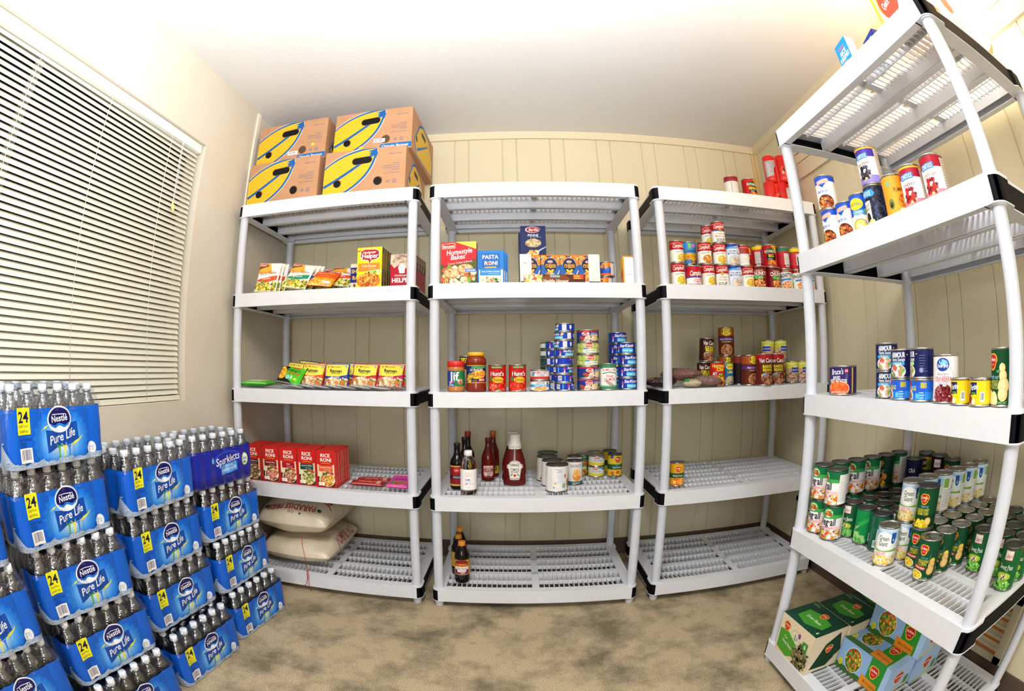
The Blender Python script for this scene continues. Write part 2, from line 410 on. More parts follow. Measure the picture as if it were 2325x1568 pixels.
struct('wall_front', MB().box(XL - .12, YF - .1, 0, DX0, YF, ZC, M_PLASTER).box(DX1, YF - .1, 0, XR + .1, YF, ZC, M_PLASTER).box(DX0, YF - .1, DZ, DX1, YF, ZC, M_PLASTER), 'cream plaster wall opposite the shelves, its doorway added to admit the fill light')
struct('wall_added_hallway', MB().box(DX0 - .5, YF - 1.3, 0, DX1 + .5, YF - 1.2, ZC, M_PLASTER).box(DX0 - .6, YF - 1.3, 0, DX0 - .5, YF - .1, ZC, M_PLASTER).box(DX1 + .5, YF - 1.3, 0, DX1 + .6, YF - .1, ZC, M_PLASTER).box(DX0 - .6, YF - 1.3, -.05, DX1 + .6, YF - .1, 0, M_BASE).box(DX0 - .6, YF - 1.3, ZC, DX1 + .6, YF - .1, ZC + .05, M_CEIL), 'unseen hallway walls added around the fill light')  # made-up hallway enclosing the fill light behind the camera
struct('trim_1', MB().box(XL, YB - .016, ZC - .048, XR, YB, ZC, M_TRIM), 'cream crown strip along the end wall')
struct('trim_2', MB().box(XR - .016, YF, ZC - .048, XR, YB - .016, ZC, M_TRIM).box(XR - .010, YF, ZC - .062, XR, YB - .016, ZC - .048, M_TRIM), 'cream crown strip along the side wall')
struct('trim_3', MB().box(XL, 2.098, 0, XL + .010, 2.128, ZC, M('#ece4cc', 0.35)), 'pale vertical strip where the plaster ends')
struct('trim_4', MB().box(XR - .014, YB - .03, 0, XR, YB, ZC - .05, M('#d6bf8f', 0.4)).box(XR - .03, YB - .012, 0, XR - .014, YB, ZC - .05, M('#d6bf8f', 0.4)), 'cream corner moulding between the panelled walls')
b = MB()
for z0, z1, t in ((2.195, 2.225, .020), (2.142, 2.192, .013), (2.092, 2.139, .010), (2.050, 2.088, .016)): b.box(XR - t, 0.2, z0, XR, 2.14, z1, M_TRIM)
struct('trim_5', b, 'stepped cream boards high on the side wall')
struct('baseboard_back', MB().box(XL, YB - .008, 0, XR, YB, .10, M_BASE), 'brown vinyl baseboard on the end wall')
struct('baseboard_right', MB().box(XR - .008, YF, 0, XR, YB - .008, .10, M_BASE), 'brown vinyl baseboard on the side wall')
struct('baseboard_left', MB().box(XL, YF, 0, XL + .006, YB - .008, .09, M_BASE), 'brown vinyl baseboard under the window')
# window behind the blind
b = MB(); fm = M('#dcd8cc', 0.4)
xw = XL - 0.098
for y0, y1, z0, z1 in ((W0Y, W1Y, WZ0, WZ0 + .04), (W0Y, W1Y, WZ1 - .04, WZ1), (W0Y, W0Y + .04, WZ0, WZ1), (W1Y - .04, W1Y, WZ0, WZ1), (.61, .65, WZ0, WZ1)):
    b.box(xw, y0, z0, xw + .025, y1, z1, fm)
w1 = struct('window_1', b, 'white framed sliding window behind the closed blind')
gm = M('#11151c', 0.08, 0, 0.6)
link('window_pane', MB().box(xw + .008, W0Y + .04, WZ0 + .04, xw + .012, .61, WZ1 - .04, gm).mesh('window_pane'), w1)
link('window_pane', MB().box(xw + .008, .65, WZ0 + .04, xw + .012, W1Y - .04, WZ1 - .04, gm).mesh('window_pane'), w1)
# blind
BX = XL - 0.034
t = thing('venetian_blind', 'closed off-white horizontal mini blind filling the window recess', 'blind', (BX, 0.63, WZ0))
HB = WZ1 - WZ0; y0, y1 = W0Y - .63 + .012, W1Y - .63 - .012
b = MB(); b.box(-.016, y0, HB - .042, .018, y1, HB - .002, M('#ecebe4', 0.3)); link('head_rail', b.mesh('head_rail'), t)
b = MB(); n = 47; z0s = .024; pitch = (HB - .042 - z0s - .006) / n
for i in range(n):
    z = z0s + pitch * (i + .6); tl = math.radians(62)
    prof = [(-.0125, 0), (-.007, .0013), (0, .0018), (.007, .0013), (.0125, 0)]
    vs = []
    for a, c in prof:
        px = a * math.cos(tl) + c * math.sin(tl); pz = -a * math.sin(tl) + c * math.cos(tl)
        vs += [(px, y0 + .004, z + pz), (px, y1 - .004, z + pz)]
    b.add(vs, [(2 * k, 2 * k + 1, 2 * k + 3, 2 * k + 2) for k in range(4)], M_SLAT, True)
link('slats', b.mesh('slats'), t)
link('bottom_rail', MB().box(-.011, y0 + .002, .003, .013, y1 - .002, .022, M('#dddccb', 0.3)).mesh('bottom_rail'), t)
mc = M('#f1f0ea', 0.6)
for yy in (-.03 - .0, .39, .812):
    link('ladder_cord', MB().tube([(.017, yy, HB - .04), (.0165, yy, .5), (.016, yy, .012)], .0011, mc, 5).mesh('ladder_cord'), t)
pc = link('pull_cord', MB().tube([(.021, .885, HB - .03), (.027, .886, .9), (.027, .888, .82)], .0012, mc, 5).tube([(.021, .893, HB - .03), (.029, .892, .9), (.029, .890, .80)], .0012, mc, 5).mesh('pull_cord'), t)
link('tassel', MB().lathe([(.002, .782), (.006, .786), (.004, .815), (.002, .822)], M('#e2d58a', 0.4), 10, cx=.027, cy=.888).lathe([(.002, .765), (.006, .769), (.004, .797), (.002, .803)], M('#e2d58a', 0.4), 10, cx=.030, cy=.894).mesh('tassel'), pc)
# louvred return vent low on the side wall
t = thing('return_vent', 'long low louvred vent with orange filter showing on the panelled wall', 'vent', (XR, 1.42, .22))
mv = M('#bfb597', 0.5); b = MB(); ya, yb_, za, zb = -.88, .88, -.115, .13
for q in ((ya, za, yb_, za + .025), (ya, zb - .025, yb_, zb), (ya, za, ya + .04, zb), (yb_ - .04, za, yb_, zb)): b.box(-.012, q[0], q[1], 0, q[2], q[3], mv)
link('vent_frame', b.mesh('vent_frame'), t)
b = MB()
for i in range(5):
    z = za + .045 + i * .04; b.add([(-.011, ya + .04, z), (-.011, yb_ - .04, z), (-.002, yb_ - .04, z + .02), (-.002, ya + .04, z + .02)], [(0, 1, 2, 3)], mv)
    b.box(-.012, ya + .04, z - .004, -.008, yb_ - .04, z + .008, mv)
link('louvres', b.mesh('louvres'), t)
link('filter', MB().box(-.0018, ya + .04, za + .02, -.0006, yb_ - .04, zb - .02, M('#c06a22', 0.8)).mesh('filter'), t)

# ------------------------------------------------------------------ shelving units
def corner_arc(cx, cy, r, a0, a1, n=6):
    return [(cx + r * math.cos(math.radians(a0 + (a1 - a0) * i / n)), cy + r * math.sin(math.radians(a0 + (a1 - a0) * i / n))) for i in range(n + 1)]
def shelf_mesh():
    b = MB(); W, D = UW, UD; r = .030; mx, my = .058, .042; m = M_WHITE; P = .0075
    # top frame, rounded lobes at the posts, sides drawn in between them
    b.prism(corner_arc(r, r, r, 180, 270) + [(mx, 0), (mx, D)] + corner_arc(r, D - r, r, 90, 180) + [(0, D - .075), (.010, D - .095), (.010, .095), (0, .075)], -P, 0, m)
    b.prism([(W - mx, D), (W - mx, 0)] + corner_arc(W - r, r, r, 270, 360) + [(W, .075), (W - .010, .095), (W - .010, D - .095), (W, D - .075)] + corner_arc(W - r, D - r, r, 0, 90), -P, 0, m)
    b.box(mx, 0, -P, W - mx, my, 0, m); b.box(mx, D - my, -P, W - mx, D, 0, m)
    cw = .030; hb = (D - 2 * my - 2 * cw) / 3
    b.box(W / 2 - .016, my, -P, W / 2 + .016, D - my, 0, m)
    for k in (1, 2):
        v = my + k * hb + (k - 1) * cw
        b.box(mx, v, -P, W - mx, v + cw, 0, m)
        for q in (v + .001, v + cw - .004): b.box(mx - .02, q, -.052, W - mx + .02, q + .003, -P, m)      # deep channel under each solid bar
        b.box(mx - .02, v + .001, -.055, W - mx + .02, v + cw - .001, -.051, m)
    for k in range(3):                                                       # open lattice
        v0 = my + k * (hb + cw); v1 = v0 + hb
        b.box(mx, (v0 + v1) / 2 - .002, -.020, W - mx, (v0 + v1) / 2 + .002, -.0006, m)
        for u0, u1 in ((mx, W / 2 - .016), (W / 2 + .016, W - mx)):
            n = 17
            for i in range(1, n):
                u = u0 + (u1 - u0) * i / n; b.box(u - .0016, v0, -.017, u + .0016, v1, -.0003, m)
    # skirts: long sides white
    b.box(.020, 0, -UT, W - .020, .004, -P, m); b.box(.020, D - .004, -UT, W - .020, D, -P, m)
    b.box(mx - .02, my - .006, -.045, W - mx + .02, my - .003, -P, m); b.box(mx - .02, D - my + .003, -.045, W - mx + .02, D - my + .006, -P, m)
    # flange round the underside
    b.box(.055, 0, -UT - .003, W - .055, .028, -UT, m); b.box(.055, D - .028, -UT - .003, W - .055, D, -UT, m)
    for s in (0, 1):
        f = (lambda x: x) if s == 0 else (lambda x: W - x)
        pts = corner_arc(r - .002, r - .002, r, 180, 270) + [(.06, 0), (.06, D)] + corner_arc(r - .002, D - r + .002, r, 90, 180) + [(-.002, D - .075), (.010, D - .09), (.010, .09), (-.002, .075)]
        pts = [(f(x), y) for x, y in pts]
        b.prism(pts if s == 0 else pts[::-1], -UT - .003, -UT, m)
    for cx, cy in ((.027, .027), (W - .027, .027), (.027, D - .027), (W - .027, D - .027)):
        b.lathe([(.0245, -UT - .006), (.0255, -UT - .003), (.0255, -.004), (.0245, -.0005), (.021, .0)], m, 20, cx=cx, cy=cy)
    return b.mesh('shelf')
def end_cap_mesh(s):
    W, D = UW, UD; r = .0285; o = 0.0012; f = (lambda x: x) if s == 0 else (lambda x: W - x)
    out = [(.030, o)] + corner_arc(r + o, r + o, r, 270, 180)[1:] + [(o, .072), (.0115, .092), (.0115, D - .092), (o, D - .072)] + corner_arc(r + o, D - r - o, r, 180, 90) + [(.030, D - o)]
    out = [(.024, -.0008)] + [(.018, -.0008)] + corner_arc(.0272, .0272, .028, 258, 180) + [(-.0008, .072), (.0105, .092), (.0105, D - .092), (-.0008, D - .072)] + corner_arc(.0272, D - .0272, .028, 180, 102) + [(.018, D + .0008), (.024, D + .0008)]
    inn = [(x + .004 if 0.02 < y < D - .02 else x, min(max(y, .004), D - .004)) for x, y in out]
    z0, z1 = -UT + .0002, -.0078; n = len(out); b = MB()
    vs = [(f(x), y, z0) for x, y in out] + [(f(x), y, z1) for x, y in out] + [(f(x), y, z0) for x, y in inn] + [(f(x), y, z1) for x, y in inn]
    fs = []
    for i in range(n - 1): fs += [(i, i + 1, n + i + 1, n + i), (2 * n + i + 1, 2 * n + i, 3 * n + i, 3 * n + i + 1), (n + i, n + i + 1, 3 * n + i + 1, 3 * n + i), (i + 1, i, 2 * n + i, 2 * n + i + 1)]
    b.add(vs, fs, M_BLACK)
    return b.mesh('end_cap')
ME_SH = shelf_mesh(); ME_CAP = [end_cap_mesh(0), end_cap_mesh(1)]
PH = TZ[1] - TZ[0] - UT
ME_POST = MB().lathe([(.021, .0), (.0205, .004), (.0205, PH - .004), (.021, PH)], M_POST, 24).mesh('post')
ME_FOOT = MB().lathe([(.017, 0), (.019, .003), (.0205, TZ[0] - UT)], M_POST, 20).mesh('foot')
def unit(x, y, a, label):
    t = thing('shelving_unit', label, 'shelving', (x, y, 0), a, 'five-tier plastic shelving units')
    for k, z in enumerate(TZ):
        s = link('shelf', ME_SH, t, (0, 0, z)); link('end_cap', ME_CAP[0], s); link('end_cap', ME_CAP[1], s)
        for u in (.027, UW - .027):
            for v in (.027, UD - .027):
                if k == 0: link('foot', ME_FOOT, t, (u, v, 0))
                if k < 4: link('post', ME_POST, t, (u, v, z))
    return t
UN = {1: (-1.322, 1.996, .004), 2: (-.3585, 1.987, 0.0), 3: (.6205, 1.994, -.008), 4: (.9205, 1.367, -PI / 2)}
unit(*UN[1], 'white plastic shelving unit with cardboard fruit boxes on its top')
unit(*UN[2], 'white plastic shelving unit with an empty top, facing the room in the middle')
unit(*UN[3], 'white plastic shelving unit holding soup cans, by the room corner')
unit(*UN[4], 'white plastic shelving unit along the side wall, loaded with green vegetable cans')

# ------------------------------------------------------------------ wall lamp
t = thing('wall_lamp', 'glowing white bowl lamp high on the panelled wall', 'lamp', (XR, .58, 2.07))
b = MB(); b.lathe([(.0, 0), (.05, 0), (.055, .01), (.055, .022), (.03, .03)], M('#d9a15a', 0.3, 0.6), 24)
me = b.mesh('wall_plate'); o = link('wall_plate', me, t, (0, 0, -.02), (0, -PI / 2, 0))
mg = bpy.data.materials.new('lit_lamp_glass'); mg.use_nodes = True; q = mg.node_tree.nodes['Principled BSDF']
q.inputs['Base Color'].default_value = (1, .97, .9, 1); q.inputs['Emission Color'].default_value = (1, .93, .80, 1); q.inputs['Emission Strength'].default_value = 9
b = MB(); b.lathe([(.0, -.12), (.045, -.112), (.085, -.085), (.112, -.04), (.12, .01), (.118, .05), (.105, .05), (.108, .01), (.10, -.035), (.075, -.075), (.0, -.10)], mg, 32)
o = link('glass_bowl', b.mesh('glass_bowl'), t, (-.165, 0, .03)); o.scale = (1.3, 1.3, 1.3)

# ------------------------------------------------------------------ cased water bottles
CW_, CD_, CH_ = .372, .236, .205
def perim(u, amp=.0045, half=CW_ / 2, dep=CD_, r=.032):
    """u runs along the outline, 0 at the middle of the front (-y); returns point and outward normal"""
    fs = half - r; arc = PI * r / 2; ss = dep - 2 * r; tot = 2 * (2 * fs + ss + 2 * arc) ; s = 1 if u >= 0 else -1; a = abs(u) % tot
    if a <= fs: p = (a, 0); n = (0, -1); w = a
    elif a <= fs + arc: q = (a - fs) / r; p = (fs + r * math.sin(q), r - r * math.cos(q)); n = (math.sin(q), -math.cos(q)); w = None
    elif a <= fs + arc + ss: p = (half, r + a - fs - arc); n = (1, 0); w = p[1] - dep / 2
    elif a <= fs + 2 * arc + ss: q = (a - fs - arc - ss) / r; p = (fs + r * math.cos(q), dep - r + r * math.sin(q)); n = (math.cos(q), math.sin(q)); w = None
    else: p = (max(0, fs - (a - fs - 2 * arc - ss)), dep); n = (0, 1); w = p[0]
    k = amp if w is None else amp * abs(math.cos(PI * w / .062)) * 0 + (amp * abs(math.sin(PI * w / .062)) if n[0] == 0 else amp * abs(math.sin(PI * w / .062)))
    return (s * (p[0] + n[0] * k), p[1] + n[1] * k)
TOT = 2 * (CW_ / 2 - .032) * 2 + 2 * (CD_ - .064) + 2 * PI * .032
def wrapfn(u, v, z):
    x, y = perim(u); t = min(max(v / .15, 0), 1); k = .993 + .007 * math.sin(PI * t)
    e = 0.004 * math.sin(26 * v + 31 * u) * math.sin(17 * v)
    if v < .012: k -= (.012 - v) * 1.2
    nx, ny = x / (CW_ / 2), (y - CD_ / 2) / (CD_ / 2); q = math.hypot(nx, ny) or 1
    return (x * k + nx / q * (z * 1.0 + .0012 + e * .25), CD_ / 2 + (y - CD_ / 2) * k + ny / q * (z * 1.0 + .0012 + e * .25), v)
def ice(a, x0, x1, y0, amp, seed, cols=('#cfdcec', '#a9c3e2', '#ffffff')):
    R = random.Random(seed)
    a.food((x0 + x1) / 2, y0, abs(x1 - x0) / 2, amp, ['#b9c6d8', '#97b2d6', '#cbd5e2', '#5f8fd0', '#a6b8d2', '#3f78c8', '#c0cbdc'], int(9000 * abs(x1 - x0) * amp) + 60, .0032, seed, 2.6, 'r')
def nestle(a, H, count, en=True):
    E = .285; blue = '#0b5ccb'
    a.poly([(-E, .003), (E, .003), (E - .005, H - .012), (E - .03, H), (-E + .03, H), (-E + .005, H - .012)], blue)
    a.rect(.185, .01, .245, H - .012, '#0a52b8'); a.rect(-.245, .01, -.185, H - .012, '#0a52b8')
    # pale sunburst behind the badge
    cx, cy = .012, .070
    glow = ('#1670da', '#227ade', '#3387e3', '#4a97e8', '#65a8ec', '#83baf0', '#a2cbf3', '#bfdaf6', '#d4e5f8')
    for k, c in enumerate(glow):
        q = 1 - k / 11; a.poly([(max(-.13, min(.15, cx + .105 * q * (1 + ((.07 if i % 2 else -.02) if k < 2 else .025)) * math.cos(2 * PI * i / 48))), max(.004, min(H - .006, cy - .006 + .078 * q * (1 + ((.07 if i % 2 else -.02) if k < 2 else .025)) * math.sin(2 * PI * i / 48)))) for i in range(48)], c)
    # banner
    a.poly([(-.062, .093), (-.048, .096), (-.036, .104), (-.05, .101), (-.066, .088)], '#d6d940')
    a.poly([(.048, .044), (.07, .050), (.088, .062), (.093, .070), (.078, .060), (.05, .051)], '#d6d940')
    a.poly([(-.048, .092), (-.02, .088), (.02, .094), (.05, .104), (.075, .108), (.079, .062), (.055, .052), (.02, .047), (-.01, .045), (-.045, .033)], '#0d47a4')
    a.text('Pure Life', .014, .073, .022, '#f4f8ff', .105, .012, .25, .17)
    # oval badge
    by = H - .030
    a.ell(.006, by, .047, .034, '#e9f0fa', 36); a.ell(.006, by, .0425, .0297, '#10105e', 36)
    pts = [(-.0315 + .075 * i / 12, by - .0125 + .0028 * math.cos(i * 1.05)) for i in range(13)]
    low = [(.006 + .0425 * math.cos(t), by + .0297 * math.sin(t)) for t in [(-.45 - i * (PI - .9) / 12) for i in range(13)]]
    a.poly(pts + low, '#f2f7ff')
    w2 = [(-.031 + .074 * i / 12, by - .0125 + .0028 * math.cos(i * 1.05)) for i in range(13)]
    a.poly(w2 + [(x * .93 + .0005, y - .0065) for x, y in w2[::-1]], '#1b79e0')
    a.text('Nestl\u00e9', .006, by + .003, .0165, '#f6f8ff', .070, .014, 0, .06)
    a.rect(-.022, by + .0118, .030, by + .0136, '#f6f8ff')
    # leaping figures
    for x, c, k in ((.000, '#55a82e', 1.0), (.018, '#e3dc2c', .75), (.036, '#2a7de0', 1.0)):
        y = .046; a.ell(x, y, .0028, .0034, c, 10); a.poly([(x - .003, y - .004), (x + .003, y - .004), (x + .0022, y - .020 * k), (x + .004, y - .036 * k), (x + .001, y - .036 * k), (x, y - .022 * k), (x - .002, y - .036 * k), (x - .005, y - .036 * k), (x - .0022, y - .020 * k)], c)
        a.poly([(x - .003, y - .005), (x - .012 * k, y + .006), (x - .010 * k, y + .008), (x - .001, y - .003)], c); a.poly([(x + .003, y - .005), (x + .010 * k, y + .009), (x + .008 * k, y + .010), (x + .001, y - .003)], c)
    # yellow count flag, barcode, seal
    a.rect(-.150, H - .060, -.105, H + .004, '#e9e51d'); a.text('24', -.1275, H - .018, .026, '#141438', .038, .02)
    a.text('botellas' if not en else 'half liter', -.1275, H - .039, .007, '#3a3a20', .036, .0); a.text('de medio litro' if not en else 'bottles', -.1275, H - .051, .008, '#3a3a20', .036, .004)
    a.text('Agua Purificada', -.1245, H - .070, .0075, '#0a3f9a', .046, .012); a.lines(-.147, -.105, H - .080, 3, .0045, '#0a4aa8', .0014, 4)
    a.bars(-.148, .018, -.104, .054, '#2a2a6a'); a.lines(-.148, -.085, .012, 1, .004, '#0a4aa8', .002, 5)
    a.ell(.128, .030, .0175, .0185, '#cfdcec', 24); a.ell(.128, .030, .0155, .0165, '#e6edf5', 24); a.lines(.122, .137, .036, 5, .003, '#7d93b5', .0011, 6, 1); a.poly([(.119, .036), (.122, .038), (.120, .030), (.123, .022), (.119, .026)], '#26356b')
    # churned water along the foot and up both corners
    R = random.Random(5); n = 90
    def wave(x): return .0165 + .003 * math.sin(x * 60) + .0022 * math.sin(x * 170 + 1)
    xs = [-.280 + .560 * i / n for i in range(n + 1)]
    top = [(x, wave(x) + (.052 * max(0, 1 - abs(x + .205) / .034) ** 1.5) + (.060 * max(0, 1 - abs(x - .222) / .040) ** 1.2) + .004 * R.random() * (abs(x) > .16)) for x in xs]
    for i in range(n): a.poly([(xs[i], .003), (xs[i + 1], .003), top[i + 1], top[i]], '#a4b6ce'); a.n -= 1
    a.n += 1
    for k in range(3):
        for i in range(0, n - 1, 2):
            y = .004 + (top[i][1] - .006) * R.random(); x = xs[i] + .003 * R.random(); L = R.uniform(.004, .010)
            a.poly([(x, y), (x + L, y + .0012 + .002 * R.random()), (x + L * .9, y + .0032), (x + L * .2, y + .0026)], ('#c9d3e0', '#5e88c8', '#dbe2ea')[k]); a.n -= 1
        a.n += 1
def sparkle(a, H, *_):
    E = .285; a.rect(-E, .004, E, H, '#14239c'); a.rect(-E, .004, E, .04, '#101a80'); a.ell(.02, .100, .085, .034, '#1d49c4', 30); a.ell(.02, .098, .078, .028, '#16289f', 30)
    a.poly([(-.075, .118), (-.083, .105), (-.081, .094), (-.070, .092), (-.066, .104)], '#5cc0f0')
    a.text('Sparkletts', .018, .101, .030, '#f3f6ff', .150, .004, .12, .1)
    a.rrect(-.030, .045, .075, .083, .006, '#4f9fe8', .08); a.text('CRYSTAL', .022, .074, .009, '#e9f4ff', .07, .0, 0, .08); a.text('PURIFIED WATER', .022, .060, .011, '#eaf6ff', .094, .012, 0, .08)
    a.ell(.128, .085, .019, .026, '#d9d53a', 24); a.ell(.128, .085, .0155, .022, '#e8f1f6', 24); a.text('300', .128, .087, .012, '#2f62c8', .024, .02); a.ell(.128, .072, .010, .005, '#4fa046', 14)
    a.lines(.0, .08, .034, 2, .006, '#4c62c8', .0014, 4)
def bottle_parts():
    b = MB(); b.lathe([(.022, .002), (.028, .004), (.0283, .012), (.0268, .03), (.0283, .05), (.027, .07), (.0283, .09), (.0283, .128), (.027, .145), (.019, .164), (.0135, .176), (.0125, .180), (.0155, .1815), (.0155, .1835), (.0125, .185)], M_PET, 18)
    w = MB(); w.lathe([(.0142, .1855), (.0145, .187), (.0142, .2015), (.0132, .203), (0, .203)], M('#f2f4f6', 0.3), 16)
    l = MB(); l.lathe([(.0286, .052), (.0286, .092)], M('#2f86dd', 0.35), 18, cap=False)
    return b.mesh('bottle'), w.mesh('cap'), l.mesh('bottle_label')
ME_BT = bottle_parts()
def film_mesh():
    nx, ny = 54, 36; hx, hy = CW_ / 2 + .003, CD_ / 2 + .003
    cs = [((i - 2.5) * .0605, (j - 1.5) * .0572) for i in range(6) for j in range(4)]
    def h(x, y):
        d = min(math.hypot(x - a, y - c) for a, c in cs); top = .2055 if d < .015 else .2055 - min(.020, (d - .015) * .9)
        e = min(hx - abs(x), hy - abs(y)); s = .138 + max(0, e) * 2.6
        return min(top, s)
    b = MB(); b.sheet(lambda i, j: ((i - .5) * 2 * hx, CD_ / 2 + (j - .5) * 2 * hy, h((i - .5) * 2 * hx, (j - .5) * 2 * hy)), nx, ny, M_FILM)
    # clear side walls
    n = 96; vs = []
    for k in range(n):
        x, y = perim(-TOT / 2 + TOT * k / n); vs += [(x * .995, CD_ / 2 + (y - CD_ / 2) * .995, z) for z in (.003, .142)]
    b.add(vs, [(2 * k, 2 * ((k + 1) % n), 2 * ((k + 1) % n) + 1, 2 * k + 1) for k in range(n)], M_FILM, True)
    return b.mesh('shrink_film')
ME_FILM = film_mesh()
ME_PAD = MB().box(-CW_ / 2 + .008, .006, .0005, CW_ / 2 - .008, CD_ - .006, .022, M('#7c543e', 0.8)).mesh('cardboard_pad')
_cu = lin_cuts(-.29, .29, 66); _cv = lin_cuts(0, .15, 5)
def wrap_mesh(fn, *k):
    a = Art(); a.STEP = .00005; fn(a, .146, *k); return a.mesh('printed_wrap', wrapfn, grid=(-.29, .29, 66, -.006, .156, 6), rough=.26, crinkle=.5, clip=(-.285, .285, .003, .152))
ME_WRAP = {'es': wrap_mesh(nestle, '24', False), 'en': wrap_mesh(nestle, '24', True), 'dark': wrap_mesh(sparkle)}
def water(kind, y, z, x, a, label, group=None):
    t = thing('water_case', label, 'water case', (x, y, z), PI / 2 + a, group)
    link('printed_wrap', ME_WRAP[kind], t); link('shrink_film', ME_FILM, t); link('cardboard_pad', ME_PAD, t)
    for i in range(6):
        for j in range(4):
            if 0 < i < 5 and j in (1, 2): continue
            o = link('bottle', ME_BT[0], t, ((i - 2.5) * .0605, CD_ / 2 + (j - 1.5) * .0572, .001)); link('cap', ME_BT[1], o); link('bottle_label', ME_BT[2], o)
    return t
R0 = math.radians
HC = .2060
FAR, SEC, THI, NEA = 'stack beside the shelves', 'stack second from the shelves', 'tallest stack under the window', 'stack at the picture edge'
water('es', 1.625, 0, -1.020, R0(-5), 'blue 24-bottle water case on the carpet, bottom of the ' + FAR)
water('es', 1.630, HC, -1.066, R0(-2.5), 'blue 24-bottle water case, second from the floor in the ' + FAR)
water('es', 1.635, 2 * HC, -1.100, R0(-6), 'blue 24-bottle water case directly under the dark blue case')
water('dark', 1.615, 3 * HC, -1.112, R0(-7), 'dark blue purified water case, topmost of the ' + FAR)
water('es', 1.215, 0, -1.030, R0(-3), 'blue 24-bottle water case on the carpet, bottom of the ' + SEC)
water('es', 1.225, HC, -1.100, R0(-3), 'blue 24-bottle water case, second from the floor in the ' + SEC)
water('es', 1.215, 2 * HC, -1.112, R0(-2), 'blue 24-bottle water case, second from the top in the ' + SEC)
water('es', 1.225, 3 * HC, -1.121, R0(0), 'blue 24-bottle water case, topmost of the ' + SEC)
water('es', .800, 0, -1.040, R0(-3), 'blue 24-bottle water case on the carpet, bottom of the ' + THI)
water('es', .795, HC, -1.085, R0(-4), 'blue 24-bottle water case, second from the floor in the ' + THI)
water('es', .775, 2 * HC, -1.100, R0(-5), 'blue 24-bottle water case, in the middle of the ' + THI)
water('en', .765, 3 * HC, -1.119, R0(0), 'blue 24-bottle water case right under the topmost case')
water('en', .770, 4 * HC, -1.117, R0(1), 'blue 24-bottle water case against the blind, highest of all')
water('es', .385, 0, -1.040, R0(0), 'blue 24-bottle water case on the carpet, bottom of the ' + NEA)
water('es', .370, HC, -1.075, R0(0), 'blue 24-bottle water case, second from the floor in the ' + NEA)
water('es', .350, 2 * HC, -1.085, R0(0), 'blue 24-bottle water case, second from the top in the ' + NEA)
water('en', .325, 3 * HC, -1.100, R0(0), 'blue 24-bottle water case, topmost of the ' + NEA)
# ------------------------------------------------------------------ printed cans
R1, H1 = .0365, .1105      # ordinary vegetable can
RC, HC1 = .0332, .1005     # condensed soup
def a_campbell(kind, bowl, classic=False, angle=.12):
    def f(a, R, H):
        L = PI * R; a.rect(-L, H * .58, L, H - .005, '#b5121f'); a.rect(-L, H - .014, L, H - .0125, '#e9d9b0')
        a.text("Campbell's", 0, H * .76, .017, '#fbf6ee', R * 1.9, .008, .35, .06)
        if classic:
            a.ell(0, H * .575, .0085, .0085, '#9a7a2c', 20); a.ell(0, H * .575, .0065, .0065, '#c2a552', 20)
            if classic == 2: a.poly([(-R * 1.3, H * .60), (R * 1.3, H * .60), (R * 1.3, H * .555), (0, H * .52), (-R * 1.3, H * .555)], '#2b4a9a'); a.ell(0, H * .57, .0075, .0075, '#a58b3c', 20)
            for i, w in enumerate(kind.split('/')): a.text(w, 0, H * (.42 - .12 * i), .0085, '#c01a26', R * 1.6, .008)
            a.text('SOUP', 0, H * .13, .0125, '#111111', R * 1.4, .02)
        else:
            a.poly([(-R * 1.6, H * .50), (R * 1.6, H * .62), (R * 1.6, H * .57), (-R * 1.6, H * .42)], '#f4efe4')
            a.text(kind, .002, H * .50, .0065, '#24242a', R * 1.3, .002, .3, angle)
            a.ell(.012, H * .22, .027, .021, '#f2e3bd', 26); a.ell(.012, H * .22, .0245, .0185, bowl, 26)
            a.food(.012, H * .22, .020, .014, [bowl, '#f7dc7a', '#e08a2c', '#7fae3a'], 40, .0022, 3)
        a.lines(-L + .01, -L + .05, H * .8, 12, .006, '#8d8d92', .001, 5)
        a.rect(L * .55, .008, L * .95, H - .02, '#f3f0ea'); a.lines(L * .58, L * .92, H - .03, 11, .0055, '#6f6f78', .001, 7); a.bars(L * .6, .010, L * .85, .03)
    return f
for key, args in {'soup_noodle': ('Chicken Noodle', '#e8c02e'), 'soup_tomato': ('Vegetable Beef', '#d0602a'), 'soup_cream': ('Cream of Chicken', '#e3bb45')}.items():
    make_can(key, RC, HC1, a_campbell(*args), base='#f1ece0')
make_can('soup_mush', RC, HC1, a_campbell('Cream of/Mushroom', '', 2), base='#f3efe6')
make_can('soup_classic', RC, HC1, a_campbell('Chicken/Noodle', '', 1), base='#f3efe6')
def a_bigcampbell(a, R, H):
    L = PI * R; a.rect(-L, H * .42, L, H - .004, '#b2101c'); a.rect(-L, H * .36, L, H * .43, '#2746a8'); a.text("Campbell's", .004, H * .62, .022, '#fff8f0', R * 2.2, .012, .35, .06)
    a.text('CREAMY', .004, H * .27, .009, '#c8182a', R * 1.4, .012); a.text('TOMATO', .004, H * .15, .009, '#c8182a', R * 1.4, .012)
make_can('soup_cup', .036, .085, a_bigcampbell, base='#f3efe9')
